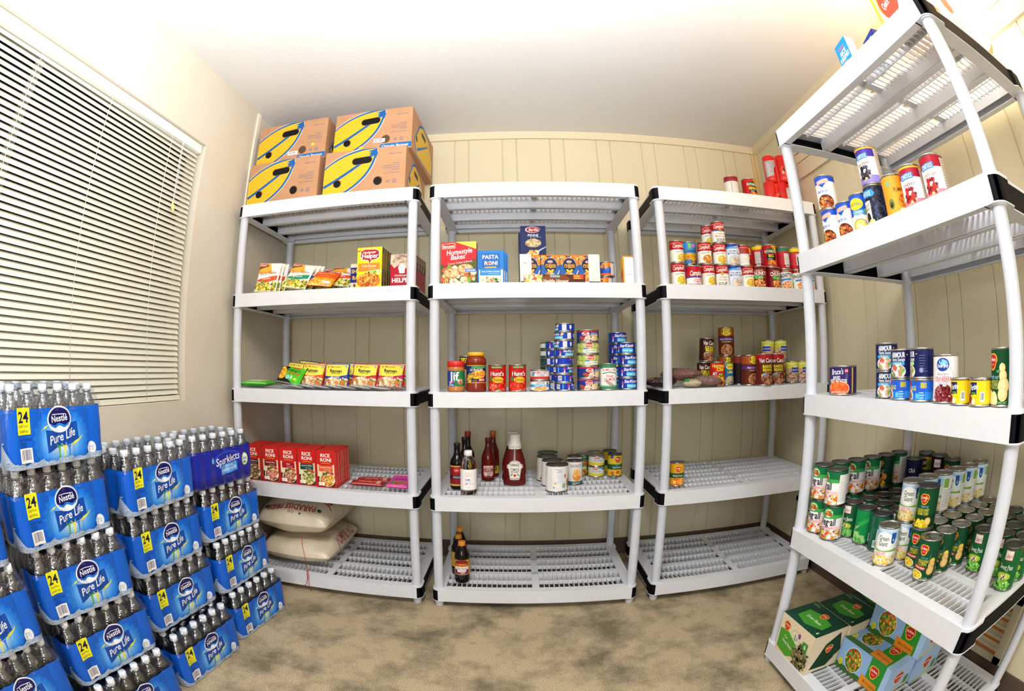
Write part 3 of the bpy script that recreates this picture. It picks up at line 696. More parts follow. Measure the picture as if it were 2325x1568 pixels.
def a_mushroom(a, R, H):
    L = PI * R; a.rect(-L, H * .84, L, H - .005, '#1b3f9c'); a.poly([(-L, H * .84), (L, H * .84), (L, H * .80), (0, H * .74), (-L, H * .80)], '#5aa0e0')
    a.poly([(.002, H * .84), (.024, H * .90), (.026, H * .74), (.012, H * .78)], '#e6eef8'); a.poly([(.006, H * .84), (.022, H * .86), (.018, H * .76)], '#d83a4a')
    a.text('CREAM OF', -.002, H * .64, .0085, '#1a2f78', R * 1.5, .004); a.text('MUSHROOM', -.002, H * .53, .009, '#1a2f78', R * 1.7, .006)
    a.ell(.003, H * .20, .032, .026, '#a9c4e2', 26); a.ell(.003, H * .20, .028, .021, '#d9c6b0', 26); a.food(.003, H * .2, .022, .015, ['#bfa68c', '#e6d8c6', '#a38a70'], 26, .003, 2); a.poly([(-.02, H * .42), (-.016, H * .44), (.006, H * .22), (.002, H * .2)], '#b9bec8')
make_can('mushroom_soup', .0365, .101, a_mushroom, base='#dfe8f1')
def a_chunky(a, R, H):
    L = PI * R; a.rect(-L, H * .88, L, H - .005, '#5a0b12'); a.text("Campbell's", .002, H * .80, .0075, '#f1d9b8', R * 1.2, .003, .3); a.text('CHUNKY', .002, H * .66, .018, '#f6f2ea', R * 2.0, .022)
    a.ell(.004, H * .47, .022, .010, '#3e9a3a', 22); a.ell(-.016, H * .50, .009, .009, '#5cb84a', 18); a.lines(-.012, .020, H * .49, 3, .005, '#e9f4df', .0016, 3, 1)
    a.food(.004, H * .17, .030, .019, ['#e39a3a', '#f0c27a', '#c8662a', '#b3401f', '#8aa33a'], 60, .004, 6)
make_can('chunky', .0385, .1015, a_chunky, base='#7f1019')
def a_boy(big, orange=False):
    def f(a, R, H):
        L = PI * R; a.poly([(.004, H - .006), (.034, H - .006), (.034, H * .74), (.016, H * .78)], '#e8b414'); a.lines(.012, .03, H * .90, 3, .006, '#8a1b10', .0016, 2)
        a.ell(0, H * .70, .027, .013, '#1c4c30', 24); a.ell(0, H * .74, .016, .012, '#1c4c30', 20); a.text('BOYARDEE', 0, H * .69, .0125, '#eef0d8', R * 1.75, .012, 0, 0, '#12331f')
        a.rrect(-.025, H * .28, .027, H * .56, .006, '#15100f'); a.text(big, .001, H * .49, .013, '#ecd93c', R * 1.3, .02, 0, .0); a.lines(-.018, .02, H * .36, 2, .006, '#d9c6a6', .002, 4)
        a.ell(.004, H * .15, .024, .017, '#d9742a', 24); a.ell(.004, H * .15, .018, .012, '#8a4a1e', 22); a.food(.004, H * .13, .022, .013, ['#e88a2e', '#c23a16', '#6e2a12'], 30, .004, 4)
        a.rect(-L, .005, L, .010, '#c9201c')
    return f
make_can('boyardee', .0385, .108, a_boy('BIG'), base='#b3141a'); make_can('boyardee2', .0385, .108, a_boy('BEEFARONI'), base='#b3141a')
def a_spag(a, R, H):
    L = PI * R; a.rect(-L, H * .84, L, H - .005, '#a3121d'); a.text("Campbell's", 0, H * .90, .006, '#fff', R, .002, .3)
    a.text('SPAGHETTIOS', .0, H * .68, .017, '#16161c', R * 2.3, .022, 0, .10); a.poly([(-.03, H * .50), (.03, H * .56), (.03, H * .46), (-.03, H * .40)], '#3b8ad6')
    a.rect(-L * .6, .006, -L * .36, H * .40, '#8fc02c'); a.ell(.006, H * .22, .030, .022, '#f3e9d4', 26); a.food(.006, H * .22, .026, .018, ['#e8742a', '#f0a04a', '#d2501a', '#f6c27c'], 90, .0028, 8, 1.1)
make_can('spaghettios', .0378, .098, a_spag, base='#eef0ea')
def a_back(top, band, bot):
    def f(a, R, H):
        L = PI * R; a.rect(-L, H * .80, L, H - .005, top); a.rect(-L, .005, L, H * .18, bot); a.rect(-L, H * .72, L, H * .80, band)
        a.rect(-.018, H * .2, .014, H * .70, '#e9e6df'); a.lines(-.016, .012, H * .66, 9, .0052, '#63636b', .0012, 5); a.bars(-.012, .010, .010, .026); a.rect(.022, H * .2, .045, H * .9, '#2f6fc4'); a.lines(.024, .043, H * .7, 4, .01, '#dfe8f4', .003, 4)
    return f
make_can('back_red', .0375, .108, a_back('#2f7a5c', '#c2242c', '#b3151d'), base='#c1202a'); make_can('back_yellow', .0375, .112, a_back('#e2cf1d', '#c9343a', '#b3151d'), base='#c9303a')
make_can('back_maroon', .037, .106, lambda a, R, H: (a.rect(-PI * R, .008, PI * R, H - .028, '#d9d3cc'), a.lines(-.026, .026, H - .036, 10, .0065, '#a3a0a0', .0016, 5), a.rect(-.027, .01, -.025, H - .03, '#5b2a66'), a.rect(-PI * R, H - .024, PI * R, H - .016, '#8c2230'), a.rect(-PI * R, .005, PI * R, .011, '#c0222c')), base='#7f1620')
def a_dog(a, R, H):
    L = PI * R; a.rect(-L, H * .68, L, H - .005, '#3b86c9'); a.text('288', .01, H * .82, .014, '#f05fae', .03, .02); a.rect(-.018, H * .7, -.006, H * .92, '#5ecb4c'); a.text('HEARTY', 0, H * .58, .009, '#1a2a6a', R * 1.3, .02); a.rect(-L, H * .22, L, H * .50, '#e0a62a'); a.food(0, H * .2, .03, .018, ['#7a3b1c', '#a8572a', '#e0a62a'], 30, .004, 2)
make_can('blue_stew', .037, .108, a_dog, base='#3b86c9')
def a_vc(l1, l2, top='#a3141c', tall=True):
    def f(a, R, H):
        L = PI * R; a.rect(-L, H * .80, L, H - .005, top); a.text('Van Camp\'s', .002, H * .79, .019, '#f4efe4', R * 2.1, .014, .1, 0, '#3a0c0c')
        a.text(l1, .004, H * .60, .013, '#e9da22', R * 1.6, .022, 0, 0, '#2a0f0c'); a.text(l2, .004, H * .49, .013, '#e9da22', R * 1.6, .022, 0, 0, '#2a0f0c'); a.text('ORIGINAL', .004, H * .395, .006, '#d8b49c', R * 1.2, .004)
        a.ell(-.016, H * .31, .016, .010, '#d8d23a', 20); a.ell(-.014, H * .325, .013, .006, '#4d8fc4', 18)
        a.food(.004, H * .17, .036, .020, ['#8a5136', '#a86e4c', '#6d3a24', '#c08c66', '#5a2c1c'], 90, .0042, 6)
    return f
make_can('baked_beans', .0425, .142, a_vc('BAKED', 'BEANS'), base='#5e1c18'); make_can('kidney_beans', .0368, .1105, a_vc('KIDNEY', 'BEANS', '#3c1210'), base='#3c1411'); make_can('pork_beans', .0368, .1105, a_vc('PORK AND', 'BEANS', '#3c1210'), base='#3c1411')
def a_bush(a, R, H):
    L = PI * R; a.rect(-L, H * .70, L, H - .005, '#a04a1e'); a.ell(0, H * .84, .030, .021, '#c9a02a', 26); a.ell(0, H * .84, .027, .018, '#e8cf3a', 26); a.rrect(-.026, H * .80, .026, H * .90, .004, '#1b1408'); a.text("BUSH'S", 0, H * .85, .0095, '#f0d93c', .046, .008)
    a.text('BEST', 0, H * .765, .006, '#3a1c0c', .03, .01); a.rect(-L, H * .53, L, H * .63, '#54307c'); a.text('Maple Cured Bacon', 0, H * .58, .0078, '#efe6f4', R * 1.8, .002, .2); a.text('BAKED BEANS', 0, H * .485, .006, '#e6c98a', R * 1.5, .006); a.rect(-.026, H * .435, .026, H * .46, '#1c0e08')
    a.ell(0, H * .2, .033, .027, '#d9843a', 28); a.food(0, H * .2, .028, .022, ['#8a5136', '#a86e4c', '#6d3a24', '#c08c66'], 90, .0036, 6)
make_can('bush_beans', .0425, .139, a_bush, base='#5c2412')
def a_bushblue(a, R, H):
    L = PI * R; a.rect(-L, H * .86, L, H - .005, '#6aa03c'); a.ell(0, H * .78, .026, .014, '#e8cf3a', 22); a.text("BUSH'S", 0, H * .79, .0085, '#16161c', .042, .008); a.text('LIMA', 0, H * .56, .012, '#f2e37c', .04, .02); a.food(0, H * .2, .03, .02, ['#d8c7a0', '#c2ad80', '#a8b070'], 60, .004, 3)
make_can('bush_blue', .0368, .1105, a_bushblue, base='#1c6a9e')
def a_darkchili(a, R, H):
    L = PI * R; a.rect(-L, H * .74, L, H - .005, '#7a2616'); a.ell(0, H * .62, .022, .014, '#b5261c', 20); a.text('Chili', 0, H * .62, .012, '#f2e6d4', .035, .01); a.ell(0, H * .2, .028, .022, '#c8793a', 24); a.food(0, H * .2, .022, .016, ['#5a2416', '#8a3a22'], 40, .004, 3)
make_can('dark_chili', .0425, .139, a_darkchili, base='#1d0d0c')
def a_hormel(a, R, H):
    L = PI * R; a.rect(-L, H * .45, L, H - .005, '#c41c16'); a.text('Hormel', .002, H * .84, .016, '#ece23c', R * 1.9, .02, 0, 0, '#7a140c'); a.text('Chili', .010, H * .69, .015, '#ece23c', R * 1.2, .02)
    a.text('#1', -.020, H * .53, .014, '#f4f4f4', .02, .02, 0, 0, '#26367c'); a.poly([(-.002, H * .56), (.032, H * .52), (.032, H * .30), (-.002, H * .34)], '#2c1a10'); a.text('NO', .014, H * .485, .011, '#f3e63a', .026, .02); a.text('Beans', .014, H * .38, .011, '#f3e63a', .030, .02)
    a.food(-.002, H * .18, .036, .020, ['#e2661e', '#f0932c', '#b33c14', '#f6c04a'], 60, .005, 3); a.ell(.014, H * .16, .016, .012, '#f0a234', 20); a.food(.014, H * .16, .012, .009, ['#8a3114', '#5f220f'], 20, .0032, 3)
make_can('hormel_chili', .0368, .1105, a_hormel, base='#d8641c')
def a_peas(a, R, H):
    L = PI * R; a.rect(-L, H * .66, L, H - .005, '#d9d24a'); a.poly([(-L, H * .80), (0, H * .86), (L, H * .78), (L, H * .88), (-L, H * .9)], '#e9e79a'); a.rect(-.020, H * .48, .030, H * .70, '#1f3da0'); a.text("Allens", .012, H * .75, .011, '#f2f4f8', .036, .006, .3); a.text('BLACKEYE PEAS', .006, H * .59, .007, '#fff', .044, .006); a.rect(-L * .52, .006, -L * .40, H * .98, '#d9d24a')
    a.food(.0, H * .26, L * .99, .022, ['#b98a6a', '#d7b08c', '#8a5a44', '#e7cfb0', '#6f4636', '#a8455a'], 170, .0036, 6, 1.4, 'r'); a.rect(.012, H * .06, .030, H * .18, '#3b7fb4')
make_can('blackeye_peas', .0368, .1075, a_peas, base='#c6a888')
def a_any(a, R, H):
    L = PI * R; a.rect(-L, H * .66, L, H - .005, '#6d3422'); a.text("ANYTIME", 0, H * .42, .012, '#e9da22', .05, .02); a.rect(-L, .005, L, H * .30, '#181010'); a.text('JOE', 0, H * .18, .012, '#fff', .04, .02); a.food(0, H * .78, .03, .014, ['#a86a4a', '#4d2016', '#d79a6e'], 40, .004, 3)
make_can('brown_beans', .0368, .1085, a_any, base='#7e1d16')
# tuna and other meat tins
def a_star(rot=0, big=True):
    def f(a, R, H):
        L = PI * R; c = rot * R
        def T(x): return ((x + c + L) % (2 * L)) - L
        a.rect(-L, H - .0065, L, H - .005, '#0d2a8e'); a.text('StarKist', T(0), H * .70, .0125 if big else .009, '#f6f8fc', .052, .018, .25); a.rrect(T(.012) - .026, H * .14, T(.012) + .026, H * .48, .005, '#4ab6d8'); a.text('Chunk Light', T(.012), H * .31, .0085 if big else .007, '#e8f8fb', .046, .008)
        a.ell(T(-.034), H * .55, .0045, .0075, '#d84a4a', 12); a.poly([(T(-.034) - .005, H * .2), (T(-.034) + .003, H * .15), (T(-.034) + .002, H * .5)], '#e8eef4'); a.ell(T(.033), H * .68, .008, .0055, '#e6b7a0', 14, .4)
        a.rect(T(.056), H * .16, T(.056) + .018, H * .86, '#eef1f5'); a.lines(T(.056) + .002, T(.056) + .016, H * .78, 6, H * .1, '#8d97ab', .001, 5)
        a.rect(T(-.062), H * .2, T(-.062) + .004, H * .8, '#4ab6d8'); a.bars(T(-.090), H * .25, T(-.090) + .016, H * .78)
        a.poly([(T(.088), H * .75), (T(.088) + .01, H * .75), (T(.088) + .01, H * .45), (T(.088) + .005, H * .2), (T(.088), H * .45)], '#e9e3e3')
        a.rect(T(-.110), H * .62, T(-.110) + .010, H * .82, '#d23a44')
    return f
TR, TH = .0418, .0345
for i, r in enumerate((0, 2.1, -1.9, 3.0, -1.2)): make_can('tuna%d' % i, TR, TH, a_star(r, False), base='#1537a8')
for i, r in enumerate((.15, .05, -.30)): make_can('big_tuna%d' % i, .0415, .0495, a_star(r), base='#12339f')
def a_tyson(off):
    def f(a, R, H):
        L = PI * R; a.rect(-L, H * .82, L, H - .005, '#c91c1c'); a.rect(-L, H * .005 + .004, L, H * .44, '#26356f'); a.food(.006, H * .27, .036, H * .20, ['#e8cdb8', '#f1ddcb', '#c9a48c', '#e2bfa6'], 44, .0048, 5); a.food(-.034, H * .28, .010, H * .16, ['#a3181e', '#4d7a34', '#c9362a'], 22, .003, 2); a.food(.043, H * .25, .005, H * .12, ['#2f7a34', '#e2b52a'], 10, .003, 2)
        a.rect(.006, H * .44, .040, H * .54, '#d9c23a'); a.ell(-.016 + off, H * .66, .017, H * .17, '#f2e7e0', 24); a.ell(-.016 + off, H * .66, .0155, H * .15, '#d4271f', 24); a.text('Tyson', -.016 + off, H * .66, .0085, '#fff', .025, .008, .1); a.text('WHITE CHICKEN', .023 + off, H * .61, .0062, '#f2f4fa', .036, .014); a.text('Premium Chunk', .020 + off, H * .74, .0045, '#cfd8f0', .026, .002)
    return f
make_can('chicken_tin', .0475, .0497, a_tyson(0), base='#1d2f86'); make_can('chicken_tin2', .0475, .0497, a_tyson(.014), base='#1d2f86')
def a_horm2(a, R, H):
    L = PI * R; a.food(0, H * .5, L * .98, H * .4, ['#9db24a', '#d9c87c', '#7b9a3c', '#e3b56a', '#c9d49a'], 160, .005, 4, 1.4, 'r'); a.rrect(-.014, H * .56, .016, H * .92, .004, '#e9e3cf'); a.rrect(-.013, H * .58, .015, H * .90, .003, '#c01f26'); a.text('Hormel', .001, H * .75, .009, '#fff', .025, .01, .15); a.rect(-.024, H * .12, .034, H * .42, '#f2f0e6'); a.text('Chunk Chicken', .006, H * .29, .008, '#4c8f3c', .05, .008, .1, .08); a.rect(-.024, H * .38, -.004, H * .50, '#3f8fcf')
make_can('chicken_tin3', .0475, .0497, a_horm2, base='#a9bb62')
def a_salmon(a, R, H):
    L = PI * R; a.rect(-L, H * .80, L, H - .005, '#3f7d5a'); a.rect(-L, .005, L, H * .14, '#3f7d5a'); a.rect(-L, .14 * H, L, H * .19, '#8fbf9f'); a.rect(-.033, H * .66, .033, H * .83, '#f2f5ee'); a.text('BUMBLE BEE', 0, H * .76, .0105, '#c8343a', R * 1.8, .004)
    a.poly([(-.036, H * .60), (0, H * .66), (.036, H * .60), (.036, H * .63), (0, H * .69), (-.036, H * .63)], '#2f7350'); a.text('PINK', 0, H * .52, .0115, '#c42a38', .032, .006); a.text('SALMON', 0, H * .40, .0120, '#c42a38', .052, .006)
    a.ell(.0, H * .25, .022, .006, '#8f7f78', 20, -.5); a.ell(-.002, H * .26, .018, .003, '#c9a49a', 16, -.5)
make_can('salmon_can', .0358, .1105, a_salmon, base='#eef3ec')
make_can('seafood_tin', .0405, .0430, lambda a, R, H: (a.rect(-PI * R, .005, PI * R, H * .36, '#c23a2e'), a.rect(-PI * R, H * .86, PI * R, H - .005, '#9fb4c4'), a.rect(-.040, H * .4, -.026, H * .8, '#4d8fbf'), a.text('BUMBLE BEE', .002, H * .72, .0085, '#c8343a', .056, .006), a.text('TUNA', .002, H * .48, .008, '#3d6f9c', .036, .006)), base='#dfe2e2')
make_can('crab_tin', .0405, .0445, lambda a, R, H: (a.rect(-PI * R, H * .38, PI * R, H * .62, '#3fa0d8'), a.rect(-PI * R, .005, PI * R, H * .12, '#3fa0d8'), a.text('GEISHA', .0, H * .76, .0085, '#26262c', .05, .006, .1, .05), a.text('FANCY CRAB', .002, H * .50, .0072, '#f7fbff', .05, .01), a.ell(.034, H * .72, .0055, .0055, '#c8242c', 14), a.food(.0, H * .22, .028, H * .16, ['#e8d9a8', '#f0b04a', '#e6744a', '#8fb24a'], 34, .004, 4)), base='#eceee8')
def a_armour(side, col=('#e48a6a', '#f0b49a')):
    def f(a, R, H):
        L = PI * R; o = -side * .020; a.text('ARMOUR', o + .006, H * .80, .0125, '#f4f6fa', .048, .03); a.poly([(o + .036, H * .83), (o + .040, H * .80), (o + .036, H * .77), (o + .034, H * .80)], '#e2a51c'); a.text('Vienna Sausage', o + .006, H * .645, .009, '#eef2f6', .046, .012)
        a.rrect(o - .022, H * .44, o + .028, H * .56, .004, '#3f9fd8' if side < 2 else '#a8d890'); a.text('ORIGINAL', o + .004, H * .50, .006, '#e6f1c0', .03, .004); a.ell(o + .004, H * .24, .028, .017, '#eceae4', 24); a.food(o + .004, H * .24, .023, .013, list(col) + ['#c9604a', '#7fae5a'], 22, .0048, 5)
        a.ell(o + .052, H * .28, .006, .006, '#7f8fb8', 14); a.lines(o + .046, o + .072, H * .74, 7, .006, '#6d7ba8', .001, 4)
    return f
for i in range(3): make_can('vienna%d' % i, .0362, .0715, a_armour((0, .4, 2.0)[i], (('#e48a6a', '#f0b49a'), ('#a8604c', '#c98a6e'), ('#a8604c', '#c98a6e'))[i]), base='#141c50')
def a_sausage(a, R, H):
    a.rect(-.006, .006, .030, H - .006, '#1f56c4'); a.poly([(-PI * R, .005), (PI * R, .005), (PI * R, H * .45), (-PI * R, H * .35)], '#2f8fe4'); a.rect(-.030, H * .68, -.020, H * .97, '#c8262c'); a.rect(.016, H * .60, .034, H - .008, '#b9ab3c'); a.text('SAUSAGE', -.016, H * .60, .010, '#d9cf3a', .036, .016); a.ell(-.026, H * .24, .017, .016, '#e8dcc2', 20, .6); a.food(-.028, H * .24, .012, .011, ['#8a3f26', '#a85a38'], 12, .005, 3); a.ell(.006, H * .26, .006, .006, '#5fb0ec', 14); a.lines(.012, .032, H * .4, 4, .006, '#d6e6f6', .0012, 3)
make_can('blue_sausage', .0368, .0525, a_sausage, base='#1f66d4')
# vegetables
def delm(a, x, y, s, gold=True):
    """red shield badge with a yellow rim"""
    def sh(k): return [(x + s * k * math.cos(t) * (1.0 if math.sin(t) > -.2 else .80), y + s * k * (math.sin(t) * (.72 if math.sin(t) > 0 else 1.0)) + (s * k * .10 if abs(math.cos(t)) > .35 and math.sin(t) > .3 else 0)) for t in [2 * PI * i / 28 for i in range(28)]]
    a.poly(sh(1.0), '#e6c62c'); a.poly(sh(.86), '#c81f22'); a.poly([(x - s * .12, y + s * .75), (x, y + s * 1.08), (x + s * .12, y + s * .75)], '#4f9a34'); a.text('Del Monte', x, y + s * .12, s * .34, '#fff6ee', s * 1.35, .012); a.text('Quality', x, y - s * .36, s * .16, '#f6d8c8', s * .7, .0, .3)
def a_dmcorn(a, R, H):
    L = PI * R; delm(a, -.004, H * .76, .0165); a.text('fresh cut', .004, H * .565, .006, '#6fb8d8', .024, .004, .2); a.text('WHOLE KERNEL', .002, H * .485, .007, '#d8c838', .038, .014); a.text('CORN', .0, H * .415, .0085, '#d8c838', .03, .014); a.rect(.022, H * .46, .0226, H * .66, '#b9c9b0')
    a.rrect(-.026, H * .285, .014, H * .355, .002, '#d8442c', -.08); a.text('NO SALT ADDED', -.006, H * .32, .0045, '#fff', .034, .006, 0, -.08); a.ell(-.012, H * .15, .022, .012, '#ece6c8', 22, -.1); a.ell(-.012, H * .155, .019, .0095, '#e8c821', 22, -.1); a.food(-.012, H * .155, .015, .007, ['#f6dc3c', '#d9ac12'], 26, .0024, 3)
    for i, (y, r) in enumerate(((.50, .009), (.40, .0115), (.27, .0135))): a.ell(.033, H * y, r, r * .95, '#e2c42a' if i == 0 else '#d9a850', 18); a.ell(.033, H * y, r * .72, r * .7, '#f0d86a' if i == 0 else '#e8c27c', 16); 
    a.text('14.5 OZ', .018, .0085, .0045, '#9fd08a', .03, .01)
make_can('corn_can', R1, H1, a_dmcorn, dark=False, base='#0f4a2c')
def a_dmcorn2(a, R, H):
    L = PI * R; a.poly([(-L * .5, H * .34), (-.02, H * .40), (.03, H * .34), (L * .5, H * .4), (L * .5, .005), (-L * .5, .005)], '#0d3d22'); delm(a, 0, H * .74, .0165); a.text('fresh cut', .004, H * .555, .007, '#9cc8d8', .026, .006, .2); a.text('GOLDEN SWEET', .0, H * .46, .008, '#e2d53c', .042, .016); a.text('CREAM CORN', .0, H * .38, .008, '#e2d53c', .040, .016); a.rect(-.034, .12 * H, -.030, H * .85, '#c6d23a')
    a.food(-.004, H * .12, .030, .012, ['#f2d21c', '#f8e24a', '#e0b40c'], 60, .003, 4); a.ell(.022, H * .2, .011, .011, '#e8b84c', 18); a.ell(.022, H * .2, .008, .008, '#f3d688', 16)
make_can('corn_cream', R1, H1, a_dmcorn2, dark=True, base='#124f2d')
def a_dmpotato(a, R, H):
    L = PI * R; delm(a, -.024, H * .78, .019); a.text('WITH', .002, H * .60, .006, '#9cc890', .02, .004); a.text('fresh cut', -.018, H * .51, .008, '#9cc8e0', .034, .006, .2); a.text('WHOLE', -.020, H * .42, .008, '#c8cc6a', .034, .014); a.text('POTATOES', -.016, H * .34, .0085, '#c8cc6a', .040, .014)
    for x, y, r in ((.010, .66, .009), (.012, .53, .011), (.014, .36, .016), (.012, .22, .014)): a.ell(x, H * y, r, r, '#e6cf84', 20); a.ell(x - .001, H * y + .001, r * .7, r * .7, '#f0e0a4', 16)
    for x, y in ((-.030, .16), (-.014, .14)): a.ell(x, H * y, .011, .015, '#ecdf9e', 20, .3)
    a.text('CONTAINS SALT', .005, .009, .0045, '#9fd08a', .04, .01)
make_can('potato_can', .0362, .114, a_dmpotato, base='#0e4526')
def a_dmmix(a, R, H): delm(a, -.014, H * .74, .0165); a.text('fresh cut', -.006, H * .54, .007, '#9cc8d8', .03, .006, .2); a.text('MIXED', -.006, H * .45, .008, '#c8cc4a', .03, .014); a.ell(.012, H * .34, .010, .011, '#e0943a', 18); a.rect(-.034, H * .27, .012, H * .31, '#d84a2c'); a.food(-.006, H * .14, .028, .012, ['#e2762a', '#6fa83a', '#e6cf3a', '#c8442a'], 44, .0034, 3)
make_can('mixed_can', R1, H1, a_dmmix, dark=True, base='#103a22')
def a_vegall(a, R, H):
    L = PI * R; a.rect(-L, H * .70, L, H - .005, '#0f6a3a'); a.poly([(-L, H * .70), (-.030, H * .72), (-.018, H * .64), (L, H * .64), (L, H * .72), (-L, H * .80)], '#3fa24a'); a.poly([(-L, H * .62), (-.032, H * .68), (-.02, H * .64), (L, H * .66), (L, H * .60), (-L, H * .56)], '#eef0ea')
    a.ell(0, H * .80, .019, .015, '#3fa24a', 24); a.ell(0, H * .79, .0165, .0125, '#f0efe6', 24); a.food(0, H * .79, .013, .008, ['#c8442a', '#5a8f34', '#e2942a', '#8a2a1c', '#d8c83a'], 30, .0032, 4)
    a.text('Veg\u00b7all', .0, H * .555, .023, '#12142c', .062, .016); a.rect(-L, H * .34, L, H * .42, '#f3c9cc'); a.text('Original Mixed Vegetables', 0, H * .38, .0045, '#c8506a', .05, .002); a.text('NO SALT ADDED', .0, H * .31, .004, '#a8404a', .034, .0)
    a.food(.0, H * .17, L * .6, .015, ['#e84a2a', '#f0762c', '#f2efe2', '#7fae3a', '#e6d23a', '#d8d8c8', '#c43824'], 110, .0042, 9, 1.5, 'r')
    a.rect(L * .5, .006, L * .98, H * .88, '#f4f2ee'); a.lines(L * .52, L * .95, H * .84, 15, .0055, '#85858c', .001, 6)
make_can('vegall', R1, H1, a_vegall, dark=True, base='#f1f0ec')
def a_ggiant(a, R, H):
    L = PI * R; a.rect(-L, H * .70, L, H - .005, '#a9cdea'); a.ell(0, H * .66, .031, .024, '#f6f8f4', 28); a.rect(-L, H * .88, L, H - .005, '#c6deee'); a.text('Green', .0, H * .72, .0135, '#16402e', .036, .008, .05, .0); a.text('Giant', .0, H * .585, .0135, '#16402e', .032, .008, .05)
    a.poly([(-L, H * .36), (L, H * .36), (L, H * .50), (.02, H * .42), (0, H * .40), (-.02, H * .42), (-L, H * .50)], '#7fb24a'); a.ell(.033, H * .70, .0075, .013, '#1f4f9c', 16); a.rect(.0255, H * .70, .0405, H * .86, '#1f4f9c'); a.ell(.033, H * .68, .003, .0045, '#7fc4ec', 10)
    a.rect(-L, H * .28, L, H * .38, '#f2ecec'); a.text('Cream Style', -.004, H * .355, .0072, '#e05a72', .036, .006); a.text('Sweet Corn', -.004, H * .30, .0065, '#e05a72', .034, .006)
    a.food(0, H * .15, L * .98, .013, ['#f0c84a', '#f6dd84', '#e2ac34', '#f8e8a8'], 200, .0034, 9, 1.3, 'r'); a.rect(L * .45, .006, L * .9, H * .90, '#f4f2ea'); a.rect(L * .48, H * .64, L * .66, H * .88, '#7fb24a'); a.lines(L * .5, L * .87, H * .58, 9, .006, '#7a8a9c', .0012, 6)
make_can('giant_corn', R1, H1, a_ggiant, base='#eaf0e6')
def a_libby(name, veg):
    def f(a, R, H):
        a.rect(-.014, H * .70, .018, H * .93, '#c22634'); a.rect(-.0125, H * .715, .0165, H * .915, '#f6f2ec'); a.text("Libby's", .002, H * .80, .010, '#b81f30', .026, .008, .2, .06)
        a.text(name, .002, H * .55, .012, '#f2f6ee', .052, .004, .1); a.lines(-.008, .012, H * .47, 1, .004, '#9cc890', .002, 1, 1); a.ell(.0, H * .32, .030, .016, '#1f6d2c', 24); a.ell(.0, H * .34, .026, .010, '#b8c832', 22); a.food(.0, H * .33, .010, .006, ['#a83a1c', '#5a2a16', '#e8e0c8'], 10, .003, 3)
        a.food(.0, H * .13, .032, .015, veg, 60, .0042, 3, 1.0 if 'Peas' in name else 2.4)
    return f
make_can('peas_can', R1, H1, a_libby('Sweet Peas', ['#6fb844', '#8fd05a', '#4f9a34', '#a6de74']), dark=True, base='#14622f')
make_can('green_beans', R1, H1, a_libby('Green Beans', ['#6fb85c', '#8fcf7a', '#4f9a44']), dark=True, base='#125a34')
def a_snap(a, R, H):
    a.poly([(-.03, H * .5), (.03, H * .78), (.03, H * .66), (-.03, H * .38)], '#2aa84c'); a.ell(-.018, H * .42, .018, .02, '#178a44', 22); a.text('Cut Beans', -.018, H * .46, .008, '#e8f4e0', .03, .004, .2, .6); a.food(-.004, H * .16, .026, .016, ['#7cc466', '#a0dc88', '#54a048'], 34, .005, 5, 2.2); a.rect(.030, .006, .07, H - .006, '#176646'); a.lines(.034, .064, H * .9, 12, .0055, '#6fb89c', .001, 4); a.bars(.036, .012, .052, .036)
make_can('cut_beans', R1, H1, a_snap, dark=True, base='#0f8a44')
make_can('teal_back', R1, H1, lambda a, R, H: (a.lines(-.030, .0, H * .9, 14, .0056, '#5fa88c', .001, 4), a.lines(.004, .030, H * .9, 6, .0056, '#5fa88c', .001, 5), a.rect(.006, H * .30, .018, H * .62, '#c9d2dc'), a.bars(-.004, .012, .014, .034, '#164a3a', '#dfe8e4')), dark=True, base='#14593f')
make_can('yams_can', R1, H1, lambda a, R, H: (a.rect(-PI * R, H * .5, PI * R, H * .88, '#c8962c'), a.rrect(-.018, H * .56, .014, H * .84, .004, '#3a1a12'), a.text('S&W', -.002, H * .70, .014, '#f2e6cc', .03, .006, .1), a.ell(.024, H * .66, .010, .016, '#5a7a2c', 16), a.text('Sweet Peas', .0, H * .36, .009, '#c9d8a8', .05, .004)), dark=True, base='#23401c')
make_can('maroon_can', R1, H1, lambda a, R, H: (a.rect(-.016, H * .66, .014, H * .90, '#efe8e2'), a.text("Libby's", -.001, H * .78, .010, '#b81f30', .026, .01, .2), a.text('Cut Beets', -.001, H * .40, .011, '#5fc4b8', .05, .006)), dark=True, base='#24100f')
make_can('navy_can', R1, .1, lambda a, R, H: (a.text('CRA', .012, H * .62, .014, '#f0f4fa', .03, .02), a.rect(-PI * R, .005, PI * R, H * .3, '#2f4f8c')), dark=True, base='#131a3c')
# upper shelf of the near unit
def a_swan(mir=0):
    def f(a, R, H):
        L = PI * R; a.poly([(-L, H - .005), (L, H - .005), (L, H * .80), (.02, H * .80), (0, H * .62), (-.02, H * .74), (-L, H * .80)], '#1b4fc0'); a.rrect(-.024, H * .74, .026, H * .86, .005, '#e8b8a0', .14); a.rrect(-.022, H * .75, .024, H * .85, .004, '#e07a62', .14); a.text('SWANSON', .001, H * .80, .0095, '#fbeee4', .042, .016, 0, .14)
        a.text('Beef Broth', -.004, H * .52, .0088, '#1d52b4', .040, .010, .1); a.lines(-.014, .010, H * .455, 1, .004, '#8aa8d8', .001, 1, 1); a.ell(.002, H * .20, .031, .024, '#8a5a36', 28); a.ell(.002, H * .20, .029, .022, '#3a1c12', 28); a.food(.002, H * .19, .024, .017, ['#b34a16', '#d86c22', '#8a3512', '#e8934a', '#5a2410'], 80, .0042, 4); a.text('99% FAT FREE', .016, .009, .0045, '#8a4a2c', .03, .004)
    return f
make_can('beef_broth', R1, H1, a_swan(), base='#f2eee6')
